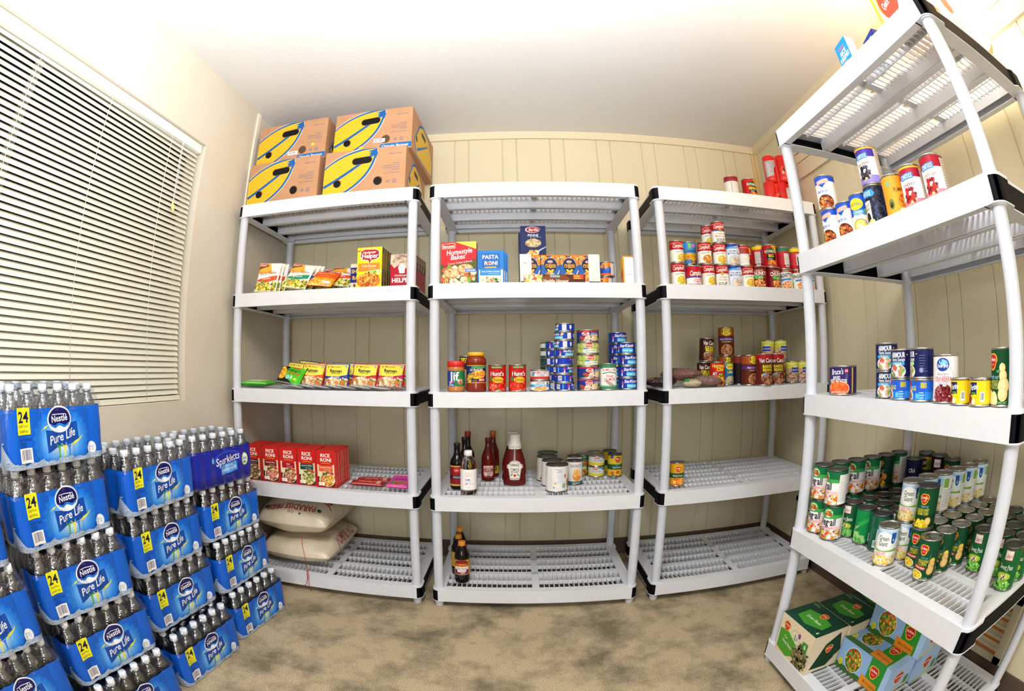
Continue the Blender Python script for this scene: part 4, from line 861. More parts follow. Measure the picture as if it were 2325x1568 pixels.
def a_swanb(a, R, H):
    L = PI * R; a.rect(-L, .005, L, H * .42, '#eee8cf'); a.ell(-.004, H * .72, .027, .017, '#e8dc2c', 26); a.text('SNOWBALL', -.004, H * .72, .0085, '#1d2f8c', .044, .012, .1); a.rect(-.02, H * .42, .04, H * .56, '#2f8ad0'); a.text('Chicken', .0, H * .52, .009, '#eaf6fb', .036, .008); a.text('BROTH', .0, H * .42, .010, '#eaf6fb', .036, .01); a.rect(.024, H * .44, .032, H * .58, '#6f9a3a'); a.ell(.002, H * .17, .026, .018, '#8a8a80', 24); a.ell(.002, H * .17, .023, .015, '#e6c35a', 24); a.ell(.0, H * .165, .012, .007, '#f4e4a4', 18)
make_can('chicken_broth', R1, H1, a_swanb, base='#1f4fc4')
def a_pie(top, low, fruit, name, gold=False, h=.6):
    def f(a, R, H):
        L = PI * R; a.rect(-L, H * .76, L, H - .005, top); a.rect(-L, H * .70, L, H * .76, low + '' if False else top)
        if gold: a.rect(-L, H * .91, L, H - .005, '#d8aa2c')
        a.rect(-L, .005, L, H * .22, low); a.rrect(-.026, H * .66, .020, H * .80, .003, '#2f7fd0', .06); a.text('COMSTOCK', -.003, H * .73, .0105, '#eaf4fc', .040, .012, 0, .06); a.text('premium', -.003, H * .62, .006, '#c8a45a', .02, .0, .2); a.text(name, .0, H * .54, .0082, '#5a2a3c' if 'C' in name else '#3a3a5c', .046, .004, 0, .04)
        a.poly([(-.018, H * .30), (.014, H * .34), (.016, H * .16), (-.012, H * .10)], '#e8c87c'); a.food(-.003, H * .30, .021, .020, fruit, 64, .0040, 5, 1.1)
        a.rect(L * .38, .008, L * .62, H * .9, '#d9c8b4'); a.lines(L * .40, L * .60, H * .84, 14, .0062, '#3c3030', .0014, 4)
    return f
make_can('black_pie', .0375, .1120, a_pie('#4a2f96', '#8f7fd0', ['#26222e', '#3a3444', '#15121c', '#544c60'], 'BLACKBERRY', True), base='#f2f0f2')
make_can('cherry_pie', .0375, .1120, a_pie('#a31c34', '#e87c8c', ['#a3141e', '#7a0e16', '#c22c30', '#5f0a10'], 'CHERRY', True), base='#f6f2f2')
make_can('cherry_pie2', .0375, .1120, a_pie('#a0182a', '#e87c8c', ['#a3141e', '#7a0e16', '#c22c30', '#5f0a10'], 'COUNTRY CHERRY'), base='#f6f2f2')
make_can('blueberry', .0375, .1120, lambda a, R, H: (a.food(.016, H * .5, .034, H * .44, ['#1c2034', '#2a3148', '#3b4560', '#10131f'], 170, .0046, 5, 1.0, 'r'), a.rect(-.042, .006, -.008, H * .62, '#f0ead8'), a.text('BLACK', -.026, H * .52, .008, '#23232c', .030, .004), a.text('BERRY', -.026, H * .42, .008, '#23232c', .030, .004), a.poly([(-.045, H * .70), (.006, H * .70), (.014, H * .78), (.004, H * .88), (-.045, H * .88)], '#2f8fd8'), a.text('COMSTOCK', -.022, H * .79, .012, '#f2fafc', .046, .012), a.ell(-.026, H * .22, .012, .014, '#15151c', 18), a.ell(-.014, H * .10, .014, .008, '#e8cf84', 18)), base='#1b2034')
make_can('pumpkin', .0375, .1120, lambda a, R, H: (a.rect(-.036, .006, -.014, H * .9, '#d99a2a'), a.ell(-.026, H * .30, .010, .014, '#6f7a34', 18), a.ell(-.027, H * .28, .006, .008, '#3a2414', 16), a.rect(-.030, H * .72, -.022, H * .82, '#5fb0a8'), a.text('PUMPKIN', .012, H * .62, .0105, '#2a1c10', .046, .006), a.ell(.010, H * .34, .012, .013, '#b3601c', 24), a.ell(.010, H * .34, .0095, .0105, '#e8a436', 22), a.ell(.010, H * .34, .006, .006, '#b3601c', 16), a.poly([(.004, H * .48), (.018, H * .52), (.012, H * .40)], '#c8481c'), a.ell(.010, H * .13, .012, .007, '#f4ead0', 16), a.ell(.030, H * .2, .010, .009, '#7a3018', 16)), base='#e8992a')
make_can('sweet_potato', .0482, .0865, lambda a, R, H: (a.text("Bruce's", -.008, H * .80, .0165, '#f6f4f8', .046, .012, .25, .05), a.rect(.020, H * .76, .032, H * .88, '#d23a44'), a.text('NEW', .026, H * .82, .005, '#fff', .01, .01), a.lines(.022, .034, H * .70, 3, .005, '#8a84b8', .0012, 3), a.text('BAKED', -.010, H * .605, .0085, '#f6f4f8', .028, .016), a.text('SWEET POTATOES', -.006, H * .485, .0105, '#f6f4f8', .068, .020), a.ell(-.004, H * .23, .041, .0225, '#e8cba0', 30), a.ell(-.004, H * .23, .039, .0205, '#e4622c', 30), a.food(-.004, H * .23, .034, .016, ['#f0763c', '#d9501e'], 60, .005, 3), a.text('NET WT 40 OZ (2.5 LB)', -.004, .0095, .005, '#f8e8d8', .05, .01), a.rect(.046, .006, .052, H - .006, '#c9a92c')), base='#2c1f5c')
def a_ocean(a, R, H):
    L = PI * R; a.poly([(-.032, .01), (.034, .01), (.034, H * .62), (.022, H * .74), (-.020, H * .74), (-.032, H * .62)], '#c3bfd0'); a.poly([(-.0305, .01), (.0325, .01), (.0325, H * .61), (.021, H * .73), (-.019, H * .73), (-.0305, H * .61)], '#f0ecec')
    a.ell(0, H * .79, .020, .0145, '#1c3f96', 26); a.ell(.002, H * .83, .014, .007, '#7fc2ec', 20, -.2); a.text('Ocean Spray', 0, H * .77, .0078, '#fff', .034, .012, .2); a.text('Whole Berry', 0, H * .60, .0068, '#7a6a84', .036, .0); a.text('CRANBERRY', 0, H * .50, .0105, '#c8405a', .052, .006); a.text('SAUCE', 0, H * .415, .008, '#9fb4d4', .03, .006); a.food(.0, H * .20, .029, .019, ['#6f1a24', '#8a2a34', '#4c0f18', '#a84a50'], 90, .0038, 4, 1.1)
make_can('cranberry', .0382, .1065, a_ocean, base='#eee9e6')
make_can('yellow_sausage', .0320, .0560, lambda a, R, H: (a.rect(-.026, H * .42, -.001, H * .86, '#15205c'), a.text('Fortina', -.010, H * .70, .011, '#f4f6f2', .026, .02, .2, .15), a.rect(-.018, H * .44, -.004, H * .52, '#5a8a2c'), a.poly([(-.036, .006), (-.020, .006), (-.016, H * .3), (-.026, H * .46), (-.036, H * .44)], '#8a1c1c'), a.ell(-.010, H * .18, .006, .008, '#f0e8c8', 14), a.ell(-.006, H * .36, .006, .005, '#e2d21c', 12), a.bars(.010, H * .18, .022, H * .52), a.rect(.028, .006, .040, H - .006, '#d9c21c')), base='#efc81c')
# middle unit cans
def a_hunts(kind):
    def f(a, R, H):
        L = PI * R; a.food(.0, H * .16, L * .7, .017, ['#d8301e', '#b51f14', '#ea5a3c', '#8f160e'], 90, .0055, 6, 1.2, 'r'); a.rrect(-.026, H * .86, .024, H * .95, .002, '#4d6a2c'); a.text('100% NATURAL', -.001, H * .905, .0055, '#e9e3b8', .042, .008); a.ell(-.001, H * .66, .034, .020, '#b80f14', 24)
        a.text("Hunt's", .001, H * .67, .0175, '#fbf6f0', .058, .022, 0, 0, '#7a0a0a'); a.ell(.004, H * .44, .024, .0125, '#eab525', 26); a.text(kind, .004, H * .44, .0115, '#3c3014', .036, .006); a.ell(-.028, H * .48, .009, .010, '#5a7034', 18)
        if kind == 'Petite': a.ell(-.014, H * .17, .020, .017, '#a8140f', 22); a.food(-.014, H * .18, .014, .012, ['#e2452c', '#f07a5c', '#c42a18'], 26, .0042, 3, 1.1)
        else: a.ell(-.014, H * .19, .021, .019, '#d83222', 22); a.food(-.014, H * .22, .013, .009, ['#ee6a4c', '#c42a18'], 14, .005, 3, 1.1)
        a.ell(.006, .009, .006, .003, '#4fa03c', 10)
    return f
make_can('tomato_petite', .0365, .1095, a_hunts('Petite'), base='#c01a16'); make_can('tomato_diced', .0365, .1095, a_hunts('Diced'), base='#c01a16')
make_can('spiced_ham', .0300, .1500, lambda a, R, H: (a.rect(-PI * R, H - .012, PI * R, H - .009, '#d9cf2c'), a.text('SPAM', .004, H * .86, .020, '#f0e42c', .05, .02), a.rect(-PI * R, .01, PI * R, H * .6, '#c08a6a')), base='#15161c')
def a_creamcan(kind):
    def f(a, R, H):
        L = PI * R; a.text('* Grandma\'s *', -.004, H * .86, .006, '#4a6cae', .04, .004); a.lines(-.020, .014, H * .79, 2, .006, '#4a6cae', .002, 3, 1); a.lines(-.024, .018, H * .66, 7, .006, '#c2cfe4', .003, 4, 1); a.ell(-.018, H * .34, .007, .004, '#e8b06a', 14); a.ell(.028, H * .60, .005, .010, '#c2663a', 12); a.lines(-.044, -.030, H * .82, 13, .0066, '#9aa4b4', .0012, 4); a.bars(.012, .014, .032, .042, '#3a5a4a', '#e3ece6'); a.ell(-.024, .022, .003, .004, '#3f6fc4', 10); a.food(.050, H * .3, .010, .022, ['#b3703c', '#d89a5a'], 24, .005, 2)
        if kind: a.ell(-.040, H * .60, .006, .010, '#b3202c', 12); a.food(-.038, H * .16, .014, .014, ['#c0503a', '#e0b08a', '#8a3424'], 26, .005, 4)
    return f
make_can('white_large', .0495, .1195, a_creamcan(0), dark=True, base='#ebe8e0'); make_can('white_large2', .0495, .1195, a_creamcan(1), dark=True, base='#e6dfd8')
make_can('peach_half', .0365, .1130, lambda a, R, H: (a.rect(-PI * R, .005, PI * R, H * .16, '#1f6a78'), a.text('SNOKIST', -.004, H * .80, .0135, '#4a4f78', .054, .006), a.text('APPLESAUCE', .0, H * .085, .0065, '#d8cf6a', .04, .01), a.ell(.004, H * .36, .022, .022, '#e0903a', 24), a.food(.004, H * .48, .016, .016, ['#f0a84c', '#f6c27a', '#e8963a'], 30, .007, 5, 1.1)), dark=True, base='#ece7e2')
make_can('fruit_small', .0350, .1050, lambda a, R, H: (a.text('fruit', 0, H * .9, .006, '#fff', .02), delm(a, .008, H * .62, .016), a.ell(.0, H * .36, .018, .010, '#d8cda4', 16), a.food(.0, H * .16, .028, .014, ['#c8342a', '#e8b43a', '#6f9a3a'], 34, .0045, 3)), base='#3f7a4a')
def a_dole(a, R, H):
    L = PI * R; a.poly([(-L, .005), (L, .005), (L, H * .20), (0, H * .34), (-L, H * .48)], '#e8d43a'); a.poly([(-.004, H - .006), (L, H - .006), (L, H * .40), (.03, H * .62), (.016, H * .80), (.004, H * .78)], '#3a8fd6'); a.text('Dole', -.016, H * .80, .012, '#d22a2c', .026, .03); a.ell(-.005, H * .86, .003, .0035, '#e8c82c', 8); a.text('Pineapple Slices', -.010, H * .56, .0068, '#2c5aa8', .046, .004)
make_can('pineapple', .0415, .0535, a_dole, base='#eceade')
make_can('peach_can', .0368, .1120, lambda a, R, H: (a.rect(-PI * R, H * .8, PI * R, H - .005, '#e6b32c'), a.rect(-.032, H * .84, -.018, H * .96, '#2b4f9c'), delm(a, .006, H * .80, .019), a.rect(-PI * R, H * .34, PI * R, H * .58, '#1f5c34'), a.text('Lite', .006, H * .57, .0105, '#5fb8ec', .03, .01, .25, .05), a.text('Sliced Peaches', .006, H * .44, .009, '#f4efe0', .050, .008), a.ell(-.018, H * .18, .016, .013, '#f0a02a', 20), a.ell(.010, H * .20, .018, .016, '#f2b04c', 22), a.ell(.008, H * .22, .010, .008, '#c8641c', 18), a.ell(-.020, H * .20, .008, .005, '#c8641c', 14), a.food(-.004, H * .08, .024, .005, ['#4f8a34'], 8, .004, 2)), dark=True, base='#e8c22c')
make_can('mandarin', .0350, .1080, lambda a, R, H: (a.rect(-PI * R, H * .78, PI * R, H - .005, '#e6a61c'), delm(a, .0, H * .74, .0175), a.rect(-PI * R, H * .36, PI * R, H * .56, '#1c5430'), a.text('Mandarin Oranges', .0, H * .46, .0082, '#f2f0e2', .052, .008), a.food(.0, H * .17, .034, .018, ['#f08a1c', '#f6a53c', '#e2700e', '#fbc46a'], 26, .010, 4, 1.1)), base='#dca21c')
make_can('cheese_cup', .0365, .0490, lambda a, R, H: (a.food(-.01, H * .6, .03, H * .3, ['#e88a2a', '#f0a848', '#d2701c'], 40, .004, 3), a.rect(-.03, .006, .005, H * .3, '#2c3f9c'), a.rect(.008, .006, .030, H - .006, '#e9ecf0'), a.lines(.010, .028, H * .85, 7, .006, '#8a90a0', .001, 3)), base='#1e3f9a')
make_can('cheese_cup2', .0365, .0660, lambda a, R, H: (a.food(-.01, H * .74, .03, H * .2, ['#e88a2a', '#f0a848', '#d2701c'], 40, .004, 3), a.rect(-PI * .0365, .005, PI * .0365, H * .2, '#e0642a'), a.ell(-.008, H * .46, .009, .008, '#3c6fd0', 16), a.rect(.008, .006, .030, H - .006, '#e9ecf0'), a.lines(.010, .028, H * .85, 9, .006, '#8a90a0', .001, 3)), base='#2450b0')
# ------------------------------------------------------------------ printed cartons
def a_rr(flav, col, rice, veg):
    def f(a, w, h):
        a.rect(-w / 2, 0, w / 2, h, '#c9221c'); a.text('RICE', -.001, h * .875, .0155, '#fdf6ee', w * .62, .022); a.text('RONI', .001, h * .755, .0155, '#fdf6ee', w * .66, .022); a.ell(.001, h * .83, .0016, .0022, '#f3d23a', 8)
        a.poly([(-.022, h * .665), (0, h * .68), (.022, h * .665), (.020, h * .65), (0, h * .663), (-.020, h * .65)], '#d8a22c'); a.poly([(-w * .44, h * .64), (-w * .30, h * .60), (w * .30, h * .60), (w * .44, h * .64), (w * .44, .004), (-w * .44, .004)], '#e8dcb8')
        a.rect(-w * .44, .004, w * .44, h * .30, '#3a2a1c'); a.rect(-w * .36, h * .44, w * .36, h * .60, col); a.text(flav, 0, h * .555, .007, '#f6f0e4', w * .62, .006); a.lines(-w * .28, w * .24, h * .49, 2, .006, '#e9dcc8', .001, 4, 1)
        a.ell(.004, h * .215, w * .41, h * .185, '#e9e2d0', 24); a.food(.004, h * .215, w * .38, h * .165, rice, 100, .0036, 4, 1.7); a.food(w * .1, h * .40, w * .3, .006, veg, 14, .004, 5); a.rect(-w * .40, h * .055, -w * .10, h * .15, '#f6f2ea'); a.lines(-w * .37, -w * .13, h * .12, 3, .005, '#c8603c', .0012, 3)
    return f
def a_rrside(a, d, h): a.lines(-d * .4, d * .4, h * .93, 22, .0068, '#e9c9b4', .0022, 7)
for k, (fl, co, ri) in enumerate((('Chicken & Mushroom', '#3a1418', ['#7a5a34', '#8f6e44', '#5a4024', '#b3945c']), ('Spanish Rice', '#7a1420', ['#c8785a', '#a8503c', '#e09a74', '#8a3424']), ('Beef', '#a8142c', ['#b3704c', '#8a4a30', '#d09468', '#6a3020']), ('Long Grain & Wild Rice', '#12403c', ['#9a9a3c', '#c2be62', '#5a5a20', '#e0d88a']), ('Creamy Four Cheese', '#e0602c', ['#e8a83c', '#f2c868', '#c2802a', '#b3621c']))):
    make_box('rice%d' % k, .0925, .030, .170, a_rr(fl, co, ri, ['#4f7a2a', '#c8442a', '#2f5a24']), '#c8231d', a_rrside)
def a_hh(a, w, h):
    a.rect(-w / 2, 0, w / 2, h, '#f2d51c'); a.rect(-w / 2, h * .90, -w * .3, h * .925, '#c9281c'); a.poly([(-w * .36, h * .92), (-w * .2, h * .96), (w * .25, h * .95), (w * .38, h * .90), (w * .40, h * .74), (w * .30, h * .68), (w * .08, h * .66), (0, h * .56), (-w * .06, h * .66), (-w * .30, h * .68), (-w * .39, h * .76)], '#fbf3e6'); a.poly([(-w * .34, h * .91), (-w * .2, h * .945), (w * .25, h * .935), (w * .36, h * .89), (w * .38, h * .75), (w * .28, h * .695), (w * .07, h * .675), (0, h * .585), (-w * .05, h * .675), (-w * .28, h * .695), (-w * .37, h * .77)], '#a8182c')
    a.text('Hamburger', .0, h * .875, .0105, '#fbf3e6', w * .52, .012, 0, .03); a.text('Helper', .002, h * .785, .021, '#fbf6ee', w * .66, .022); a.rrect(-w * .45, h * .40, w * .42, h * .60, .004, '#f0832a'); a.text('Chili Cheese', -.002, h * .53, .0095, '#fdf1dc', w * .56, .008); a.lines(-w * .25, w * .25, h * .465, 1, .004, '#f8d8b0', .0012, 4, 1)
    a.food(w * .2, h * .36, w * .3, .010, ['#6fa83a', '#9cc85a', '#e2f0c4'], 24, .004, 3); a.ell(-w * .02, h * .16, w * .47, h * .19, '#e0782a', 26); a.food(-w * .02, h * .17, w * .45, h * .18, ['#e8852c', '#f2a342', '#b3501c', '#8a3c18', '#f6bb5c'], 150, .0042, 6, 1.8)
make_box('hamburger_box', .114, .036, .178, a_hh, '#6a4a34', lambda a, d, h: (a.rect(-d / 2, 0, d / 2, h, '#5c463a'), a.rect(-d * .1, h * .45, d * .1, h * .85, '#c9b07c'), a.lines(-d * .4, d * .4, h * .6, 9, .009, '#b8a48c', .0015, 3)))
def a_hr(a, w, h):
    a.rect(-w / 2, 0, w / 2, h, '#b0182a'); a.food(0, h * .86, w * .5, h * .10, ['#c2a890', '#a88c74', '#dac6b0', '#8f7460'], 60, .009, 4, 1.3, 'r'); a.poly([(-w / 2, h), (w / 2, h), (w / 2, h * .97), (-w / 2, h * .97)], '#c2a890'); a.poly([(-w * .5, h * .74), (-w * .38, h * .68), (-w * .34, h * .58), (-w * .3, h * .70), (w * .0, h * .74), (w * .5, h * .72), (w * .5, h * .60), (w * .1, h * .56), (-w * .1, h * .70)], '#d8c2a8')
    a.ell(-.002, h * .58, .016, .018, '#f0ece4', 18); a.rrect(-.014, h * .42, .012, h * .56, .005, '#f0ece4'); a.text('Hamburger', -.004, h * .365, .009, '#f6efe2', w * .62, .004, .25); a.text('HELPER', 0, h * .22, .019, '#fbf6ee', w * .86, .03)
make_box('helper_box', .108, .040, .150, a_hr, '#8f1822', lambda a, d, h: (a.rect(-d / 2, h * .55, d / 2, h, '#5c4234'), a.food(0, h * .9, d * .4, h * .08, ['#b39a80', '#8a705a'], 20, .006, 3, 1.3, 'r'), a.lines(-d * .4, d * .4, h * .5, 10, .008, '#d8b8a0', .0016, 3)))
make_box('shake_box', .080, .030, .125, lambda a, w, h: (a.rect(-w / 2, 0, w / 2, h, '#ded6bc'), a.rect(-w / 2, h * .30, w / 2, h * .86, '#1c2a84'), a.text('SHAKE', -w * .02, h * .72, .017, '#f0c43c', w * .86, .022), a.text('BAKE', -w * .02, h * .48, .017, '#f0c43c', w * .72, .022), a.food(0, h * .15, w * .3, h * .1, ['#b3744a', '#8a4c2c'], 10, .006, 3)), '#d8ceb0')
def a_banq(a, w, h):
    a.rect(-w / 2, 0, w / 2, h, '#c8202c'); a.poly([(-w * .1, h), (w / 2, h), (w / 2, h * .82)], '#e8d84c'); a.poly([(-w / 2, h * .46), (0, h * .5), (w / 2, h * .62), (w / 2, 0), (-w / 2, 0)], '#4a5a24'); a.rrect(-w * .48, h * .84, -w * .10, h * .965, .003, '#e8dcb0', .06); a.rrect(-w * .47, h * .85, -w * .11, h * .955, .003, '#b3202a', .06); a.text('Banquet', -w * .29, h * .90, .0125, '#f4ecd6', w * .34, .014, .2, .06)
    a.text('Homestyle', .002, h * .77, .0210, '#f8f2e4', w * .74, .016, .25, .10); a.text('Bakes', -.004, h * .645, .0210, '#f8f2e4', w * .42, .016, .25, .10); a.poly([(-w * .42, h * .46), (w * .48, h * .60), (w * .48, h * .55), (-w * .42, h * .405)], '#a3182c'); a.text('Creamy Chicken & Biscuits', w * .04, h * .512, .0085, '#f4dcc4', w * .70, .002, .2, .12)
    a.food(0, h * .20, w * .48, h * .18, ['#e8c49a', '#f2dcba', '#c8602a', '#6f9a34', '#d99a5c'], 50, .011, 6, 1.3, 'r')
    for x, y, r in ((-.030, .26, .034), (.028, .36, .034)): a.ell(x, h * y, r, r * .62, '#a8683c', 26); a.ell(x, h * y + .001, r * .95, r * .58, '#d99660', 26); a.food(x, h * y, r * .8, r * .45, ['#e6b382', '#c8824c', '#f0c89a'], 40, .0045, 4)
    a.rect(w * .18, h * .285, w * .49, h * .36, '#2f6cc4'); a.text('CHICKEN', w * .335, h * .32, .0085, '#eaf2fb', w * .26, .012); a.ell(-w * .36, h * .055, .010, .010, '#f0e2c8', 18); a.ell(-w * .36, h * .055, .0085, .0085, '#c83a1c', 18); a.text('5', -w * .36, h * .055, .010, '#f6e43c', .01, .02)
make_box('banquet_box', .149, .052, .186, a_banq, '#9c1620', lambda a, d, h: a.lines(-d * .4, d * .4, h * .9, 18, .0085, '#d8a8a0', .002, 3))
def a_pr(a, w, h):
    a.rect(-w / 2, 0, w / 2, h, '#1b78cc'); a.rrect(-w * .34, h * .50, w * .36, h * .92, .002, '#2f66b8'); a.rrect(-w * .33, h * .51, w * .35, h * .91, .002, '#1b5fb4'); a.text('PASTA', .0, h * .81, .0165, '#f6f8fa', w * .62, .024); a.text('RONI', .002, h * .63, .0165, '#f6f8fa', w * .56, .024); a.ell(-.008, h * .63, .006, .006, '#e8702a', 16); a.rect(-w * .22, h * .485, w * .22, h * .525, '#d8a23c')
    a.rect(-w * .44, 0, w * .46, h * .44, '#efe6cc'); a.rect(-w * .40, h * .27, w * .38, h * .45, '#2a86cc'); a.text('Shells & White Cheddar', 0, h * .385, .0062, '#f2f6f8', w * .70, .006); a.lines(-w * .3, w * .3, h * .32, 1, .005, '#bcd8ee', .0014, 3, 1); a.ell(.0, h * .08, w * .43, h * .14, '#ece8e4', 26); a.food(.0, h * .09, w * .38, h * .11, ['#e8d8b8', '#d9c098', '#f2e8d4', '#d8705a', '#7fa85a'], 80, .005, 3, 1.4)
make_box('pasta_roni', .112, .030, .150, a_pr, '#1464b8', lambda a, d, h: (a.rect(-d * .2, h * .4, d * .2, h * .6, '#d88a3a'), a.lines(-d * .3, d * .3, h * .9, 5, .012, '#8fc0ea', .003, 3)))
def a_bar(a, w, h):
    a.rect(-w / 2, 0, w / 2, h, '#12215a'); y = h * .925; a.ell(-.002, y, .034, .015, '#e9e6ea', 28); a.ell(.0, y, .031, .013, '#b01828', 28); a.text('Barilla', .002, y, .0125, '#f8f2f2', .048, .016, .2); a.text('PENNE', 0, h * .815, .0125, '#f2f2f6', w * .42, .004); a.lines(-w * .34, w * .34, h * .775, 1, .004, '#9fa8cc', .0014, 3, 1)
    a.ell(0, h * .665, .037, .021, '#8a8a90', 28); a.ell(0, h * .665, .0355, .0195, '#c8ae7c', 28); a.food(0, h * .665, .031, .016, ['#d9bf88', '#b3945c', '#e6d2a4', '#a3824c'], 60, .0042, 3, 2.2)
    a.poly([(w * .5, h * .60), (w * .5, h * .585), (w * .24, h * .51), (w * .16, h * .455), (w * .12, h * .46), (w * .20, h * .53)], '#c4c8d4'); a.poly([(w * .24, h * .53), (w * .20, h * .45), (w * .08, h * .45), (w * .10, h * .47)], '#d4d8e2'); a.food(-.004, h * .465, .022, .010, ['#e8cb6a', '#f2dc8c', '#d8a83c', '#c84a2a'], 20, .0055, 4, 2.4)
make_box('penne_box', .116, .058, .248, a_bar, '#101c4c', lambda a, d, h: a.lines(-d * .3, d * .3, h * .9, 10, .018, '#8f98c0', .003, 3))
def a_mac(a, w, h):
    a.rect(-w / 2, 0, w / 2, h, '#1d62b4'); a.food(0, h * .84, w * .5, h * .16, ['#e8862a', '#f2a03c', '#d9701c', '#f6b85c'], 90, .005, 5, 1.6, 'r'); a.rect(-w / 2, h * .97, w / 2, h, '#d9701c'); a.ell(0, h * .66, .030, .034, '#2a7ac8', 28); a.ell(0, h * .66, .028, .032, '#141c3c', 28); a.ell(-.001, h * .78, .012, .0065, '#d8d8e6', 18); a.ell(-.001, h * .78, .0105, .0052, '#c8343c', 18); a.text('KRAFT', -.001, h * .78, .005, '#fff', .017, .02)
    a.text('MACARONI &', 0, h * .69, .0058, '#e8a83a', .042, .014); a.text('CHEESE', 0, h * .635, .0120, '#f2a62c', .048, .028); a.lines(-.006, .006, h * .575, 1, .004, '#e9dcc0', .001, 2, 1); a.poly([(-.016, h * .52), (-.010, h * .55), (0, h * .50), (.010, h * .55), (.016, h * .52), (.008, h * .44), (-.008, h * .44)], '#f0c02c')
    a.poly([(w * .46, h * .52), (w * .5, h * .50), (w * .34, h * .28), (w * .26, h * .28)], '#c6ccd6'); a.ell(-.002, h * .24, .034, .026, '#e8852c', 22); a.food(-.002, h * .25, .033, .025, ['#f2a342', '#f6b85c', '#e0762a', '#f9cc7c'], 70, .0052, 6, 1.6); a.rect(-w / 2, 0, w / 2, h * .05, '#e0862a')
make_box('mac_box', .0815, .034, .140, a_mac, '#e08a2e')
make_box('pasta_flat', .256, .070, .036, lambda a, w, h: (a.rect(-w / 2, 0, w / 2, h, '#4a2414'), a.rect(-w / 2, 0, -w * .2, h, '#e0a850'), a.food(-w * .35, h * .55, w * .14, h * .5, ['#e8d2a0', '#6fa03a', '#d8442a', '#f0b04a', '#f2e4c4'], 70, .006, 3, 1.5, 'r'), a.ell(.004, h * .45, .058, h * .56, '#7a3c14', 28), a.rrect(-.022, h * .62, .022, h * .95, .002, '#26607a', -.03), a.text('RONZONI', 0, h * .78, .0085, '#f2ece0', .038, .012, 0, -.03), a.text('Healthy Harvest', .004, h * .22, .016, '#f6efe2', .105, .014, .15), a.rect(w * .30, h * .45, w * .47, h, '#c8401c'), a.lines(w * .31, w * .46, h * .75, 2, .009, '#f2c83c', .004, 3)), '#3a1c10')
make_box('meal_box', .055, .075, .126, lambda a, w, h: (a.rect(-w / 2, 0, w / 2, h, '#e89a2c'), a.rect(-w * .40, .006, w * .42, h * .96, '#f2f4f6'), a.lines(-w * .34, w * .36, h * .84, 1, .01, '#a9c2dc', .0016, 3), a.lines(-w * .34, w * .36, h * .76, 3, .008, '#b9c4d4', .0014, 4), a.lines(-w * .34, w * .36, h * .45, 2, .03, '#c3ccd9', .0014, 5), a.lines(-w * .34, w * .38, h * .36, 1, .01, '#8fa0b8', .0018, 5)), '#e2a23a', lambda a, d, h: (a.rect(-d / 2, h * .5, d / 2, h, '#e8b83c'), a.poly([(-d * .3, h * .45), (d * .3, h * .65), (d * .3, h * .35), (-d * .3, h * .2)], '#d8452c'), a.food(0, h * .12, d * .4, h * .1, ['#d88a4a', '#e8b07a'], 20, .006, 3)))
def a_quick(a, w, h):
    a.rect(-w / 2, 0, w / 2, h, '#efece6'); a.rect(-w / 2, 0, -w * .40, h, '#e0a040'); a.ell(-w * .02, h * .33, w * .34, h * .26, '#e8a02c', 28); a.ell(w * .0, h * .30, w * .32, h * .24, '#d8452c', 28); a.text('Quick Oats', w * .02, h * .30, .022, '#fdf6ee', w * .52, .010, .2, .2)
    a.ell(-w * .24, h * .76, w * .09, h * .15, '#e8862a', 20, .3); a.food(-w * .24, h * .76, w * .06, h * .11, ['#c8521c', '#f0a83c'], 16, .006, 3); a.lines(-w * .05, w * .3, h * .75, 3, .02, '#d8a0b8', .002, 3)
make_box('oats_box', .135, .085, .245, a_quick, '#ece8e0', lambda a, d, h: (a.ell(-d * .1, h * .5, d * .3, h * .12, '#c87a4a', 20), a.lines(-d * .3, d * .3, h * .85, 5, .02, '#c89a7a', .004, 3)))
def a_rk(a, w, h):
    a.rect(-w / 2, 0, w / 2, h, '#1888c8'); a.text("Kellogg's", -.004, h * .82, .008, '#d8365a', w * .5, .02, .2); a.text('RICE', 0, h * .66, .014, '#f6f8fa', w * .56, .022, .1, .05); a.text('KRISPIES', 0, h * .50, .014, '#f6f8fa', w * .84, .022, .1, .05); a.ell(0, h * .2, w * .34, h * .14, '#eef0f0', 22); a.food(0, h * .22, w * .3, h * .12, ['#e8b878', '#f4dcb0', '#d8862a', '#e84a3a'], 40, .005, 3)
make_box('cereal_box', .078, .035, .112, a_rk, '#cfe6f4'); make_box('blue_small_box', .085, .045, .050, lambda a, w, h: (a.rect(-w / 2, 0, w / 2, h, '#1d2f8c'), a.text('FRUIT', 0, h * .6, .012, '#e8eefc', w * .6, .01), a.lines(-w * .3, w * .3, h * .3, 2, .008, '#8fa8e0', .002, 3)), '#17246c'); make_box('white_small_box', .080, .040, .060, lambda a, w, h: (a.rect(-w / 2, 0, w / 2, h, '#e6e8ee'), a.lines(-w * .35, w * .3, h * .7, 4, .01, '#8088a0', .002, 3)), '#e4e6ec')
